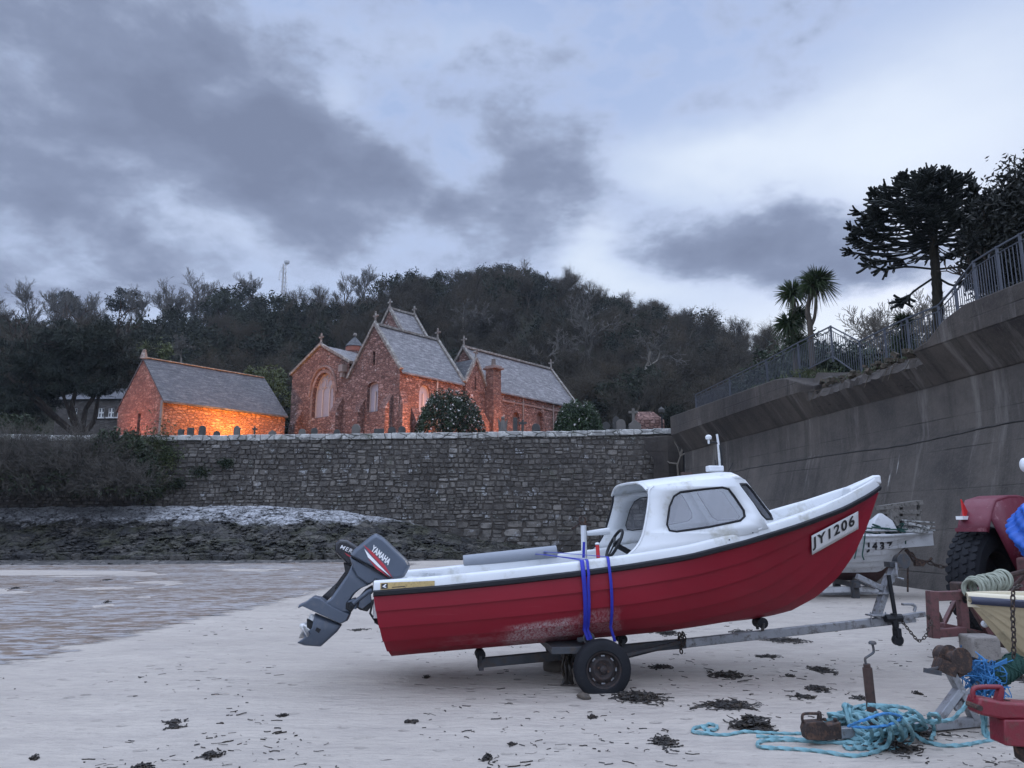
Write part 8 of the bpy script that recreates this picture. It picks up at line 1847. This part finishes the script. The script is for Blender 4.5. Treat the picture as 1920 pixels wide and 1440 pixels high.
WD = [(1412, 1367, 75, 18, 'thick dark seaweed heap lying over the left end of the turquoise rope', 260, .09), (1195, 1308, 120, 16, 'seaweed heap against the trailer tyre', 260, .05), (1366, 1324, 122, 11, 'long band of seaweed on the sand right of the trailer tyre', 190, .035), (1365, 1269, 70, 15, 'ragged seaweed clump below the trailer beam', 120, .03), (1248, 1393, 60, 26, 'spidery seaweed clump in the foreground left of the ropes', 110, .03), (1670, 1402, 90, 26, 'dark seaweed in front of the turquoise rope pile', 200, .05),
      (1700, 1370, 110, 34, 'matted seaweed under the turquoise rope pile', 260, .09), (1540, 1256, 45, 15, 'compact seaweed clump left of the jack crank', 110, .03), (1508, 1309, 38, 7, 'small flat seaweed clump halfway to the rusty jack', 60, .02), (1533, 1293, 50, 14, 'wispy seaweed clump beside the rusty jack', 70, .025), (1470, 1201, 90, 12, 'long seaweed clump under the front of the trailer beam', 130, .03), (1250, 1188, 60, 12, 'seaweed heap seen between boat and trailer beam', 160, .06), (1395, 1185, 60, 6, 'thin seaweed strip behind the trailer beam', 70, .02), (1240, 1252, 60, 7, 'thin seaweed strip behind the trailer tyre', 60, .02),
      (1612, 1313, 30, 6, 'small seaweed scrap at the base of the jack', 40, .02), (1720, 1301, 14, 8, 'tiny seaweed scrap near the winch post', 30, .02), (1830, 1262, 90, 24, 'dark seaweed below the rusty winch', 220, .06), (1900, 1270, 60, 20, 'seaweed under the cream dinghy', 150, .05), (395, 1419, 60, 9, 'curled seaweed strand at the bottom of the picture, left', 40, .03), (325, 1357, 60, 4, 'thin straight seaweed strand in the left foreground', 26, .012), (330, 1366, 60, 4, 'thin seaweed strand just below the straight strand', 26, .012), (270, 1437, 50, 9, 'cut-off seaweed clump at the bottom edge, left', 50, .03), (65, 1421, 30, 5, 'small curled seaweed scrap at the lower left', 30, .02), (530, 1345, 26, 5, 'small seaweed scrap left of the boat shadow', 30, .02), (915, 1425, 40, 16, 'single upright seaweed frond at the bottom centre', 22, .04), (672, 1180, 40, 4, 'thin seaweed scrap below the outboard propeller', 30, .015), (800, 1270, 20, 4, 'small dark seaweed curl under the red boat', 26, .02), (960, 1396, 26, 4, 'small seaweed scrap in the centre foreground', 26, .015), (770, 1352, 40, 5, 'flat seaweed scrap in the boat shadow', 30, .015), (1905, 1340, 30, 14, 'seaweed scrap beside the red coupling', 40, .02), (1110, 1342, 26, 5, 'small seaweed clump in front of the trailer tyre', 40, .02), (1440, 1230, 60, 5, 'thin seaweed scatter right of the beam chain', 40, .015), (1480, 1268, 26, 5, 'tiny seaweed scrap left of the compact clump', 26, .015),
      (200, 1086, 30, 4, 'dark weed patch far out on the wet sand', 60, .05), (105, 1088, 30, 4, 'dark weed patch near the left edge of the wet sand', 60, .05), (200, 1130, 16, 4, 'small dark weed lump on the wet sand', 40, .05), (30, 1100, 26, 4, 'weed patch at the left edge of the wet sand', 40, .04)]
for k, (px, py, wx, hx_, lab, n_, hz_) in enumerate(WD): weed(px, py, wx * (.8 if px < 1350 else 1), hx_, lab, n_, hz_, k)
# fine wrack strewn over the beach
S = []; rnd = random.Random(77)
for k in range(1500):
    px, py = rnd.uniform(-60, 1980), 1120 + 330 * rnd.random() ** .8
    c = onz(px, py, 0)
    if c.x < -6.0 and c.y > 8: continue
    if fbm(c.x * 1.7, c.y * 1.1, 2) < .0 + (.08 if px < 900 else -.3): continue
    p = V((c.x, c.y, beach_z(c.x, c.y) + .004)); h = rnd.uniform(-1.1, 1.1) + (PI if rnd.random() < .5 else 0); m_ = rnd.choice((1, 1, 2, 3, 5)); w = rnd.uniform(.0012, .0065)
    for j in range(m_): h += rnd.gauss(0, .5); q = p + V((math.cos(h), math.sin(h), 0)) * rnd.uniform(.008, .028); S.append((p, q, w, w * .8)); p = q
tag(np_mesh('wrack_litter', segs_to_verts(S, 3), 3 + 1, M['seaweed']), 'fine scraps of dark seaweed strewn over the sand', 'seaweed litter', None, 'stuff')
# seaweed hanging from the axle
mb = MB(); 
for k in range(14):
    q = fr.px(1062 + rnd.uniform(-8, 6), 1225, .55); e = fr.px(1062 + rnd.uniform(-14, 14), 1296 + rnd.uniform(0, 10), .55); e.z = max(.02, e.z); mb.tube(catmull([q + V((rnd.gauss(0, .03), rnd.gauss(0, .05), rnd.uniform(-.05, .05))), q.lerp(e, .5) + V((rnd.gauss(0, .02), rnd.gauss(0, .03), 0)), e], 8), [.012, .016, .011, .016, .012, .018, .014, .02], 5)
mb.own('hanging_seaweed', M['seaweed'], 'black seaweed hanging from the trailer axle to the sand', 'seaweed', smooth=50)
def rock(px, py, s, label, seed, sz=(1, .8, .6)):
    rnd = random.Random(seed); c = onz(px, py, 0); bm = bmesh.new(); bmesh.ops.create_icosphere(bm, subdivisions=3, radius=s)
    for v in bm.verts: k = 1 + .25 * fbm(v.co.x * 2.2 / s, v.co.y * 2.2 / s + v.co.z * 1.7 / s, seed); v.co = V((v.co.x * sz[0], v.co.y * sz[1], v.co.z * sz[2])) * k
    me = bpy.data.meshes.new('rock'); bm.to_mesh(me); bm.free(); me.materials.append(M['boulder']); set_uv(me); me.polygons.foreach_set('use_smooth', [True] * len(me.polygons)); me.set_sharp_from_angle(angle=R(30))
    o = bpy.data.objects.new('rock', me); C.objects.link(o); o.location = (c.x, c.y, s * sz[2] * .35); return tag(o, label, 'rock')
rock(1045, 1256, .17, 'brown rock chocking the far trailer wheel', 3)
rock(1095, 1308, .07, 'small sandy stone beside the trailer tyre', 8, (1, .8, .45))
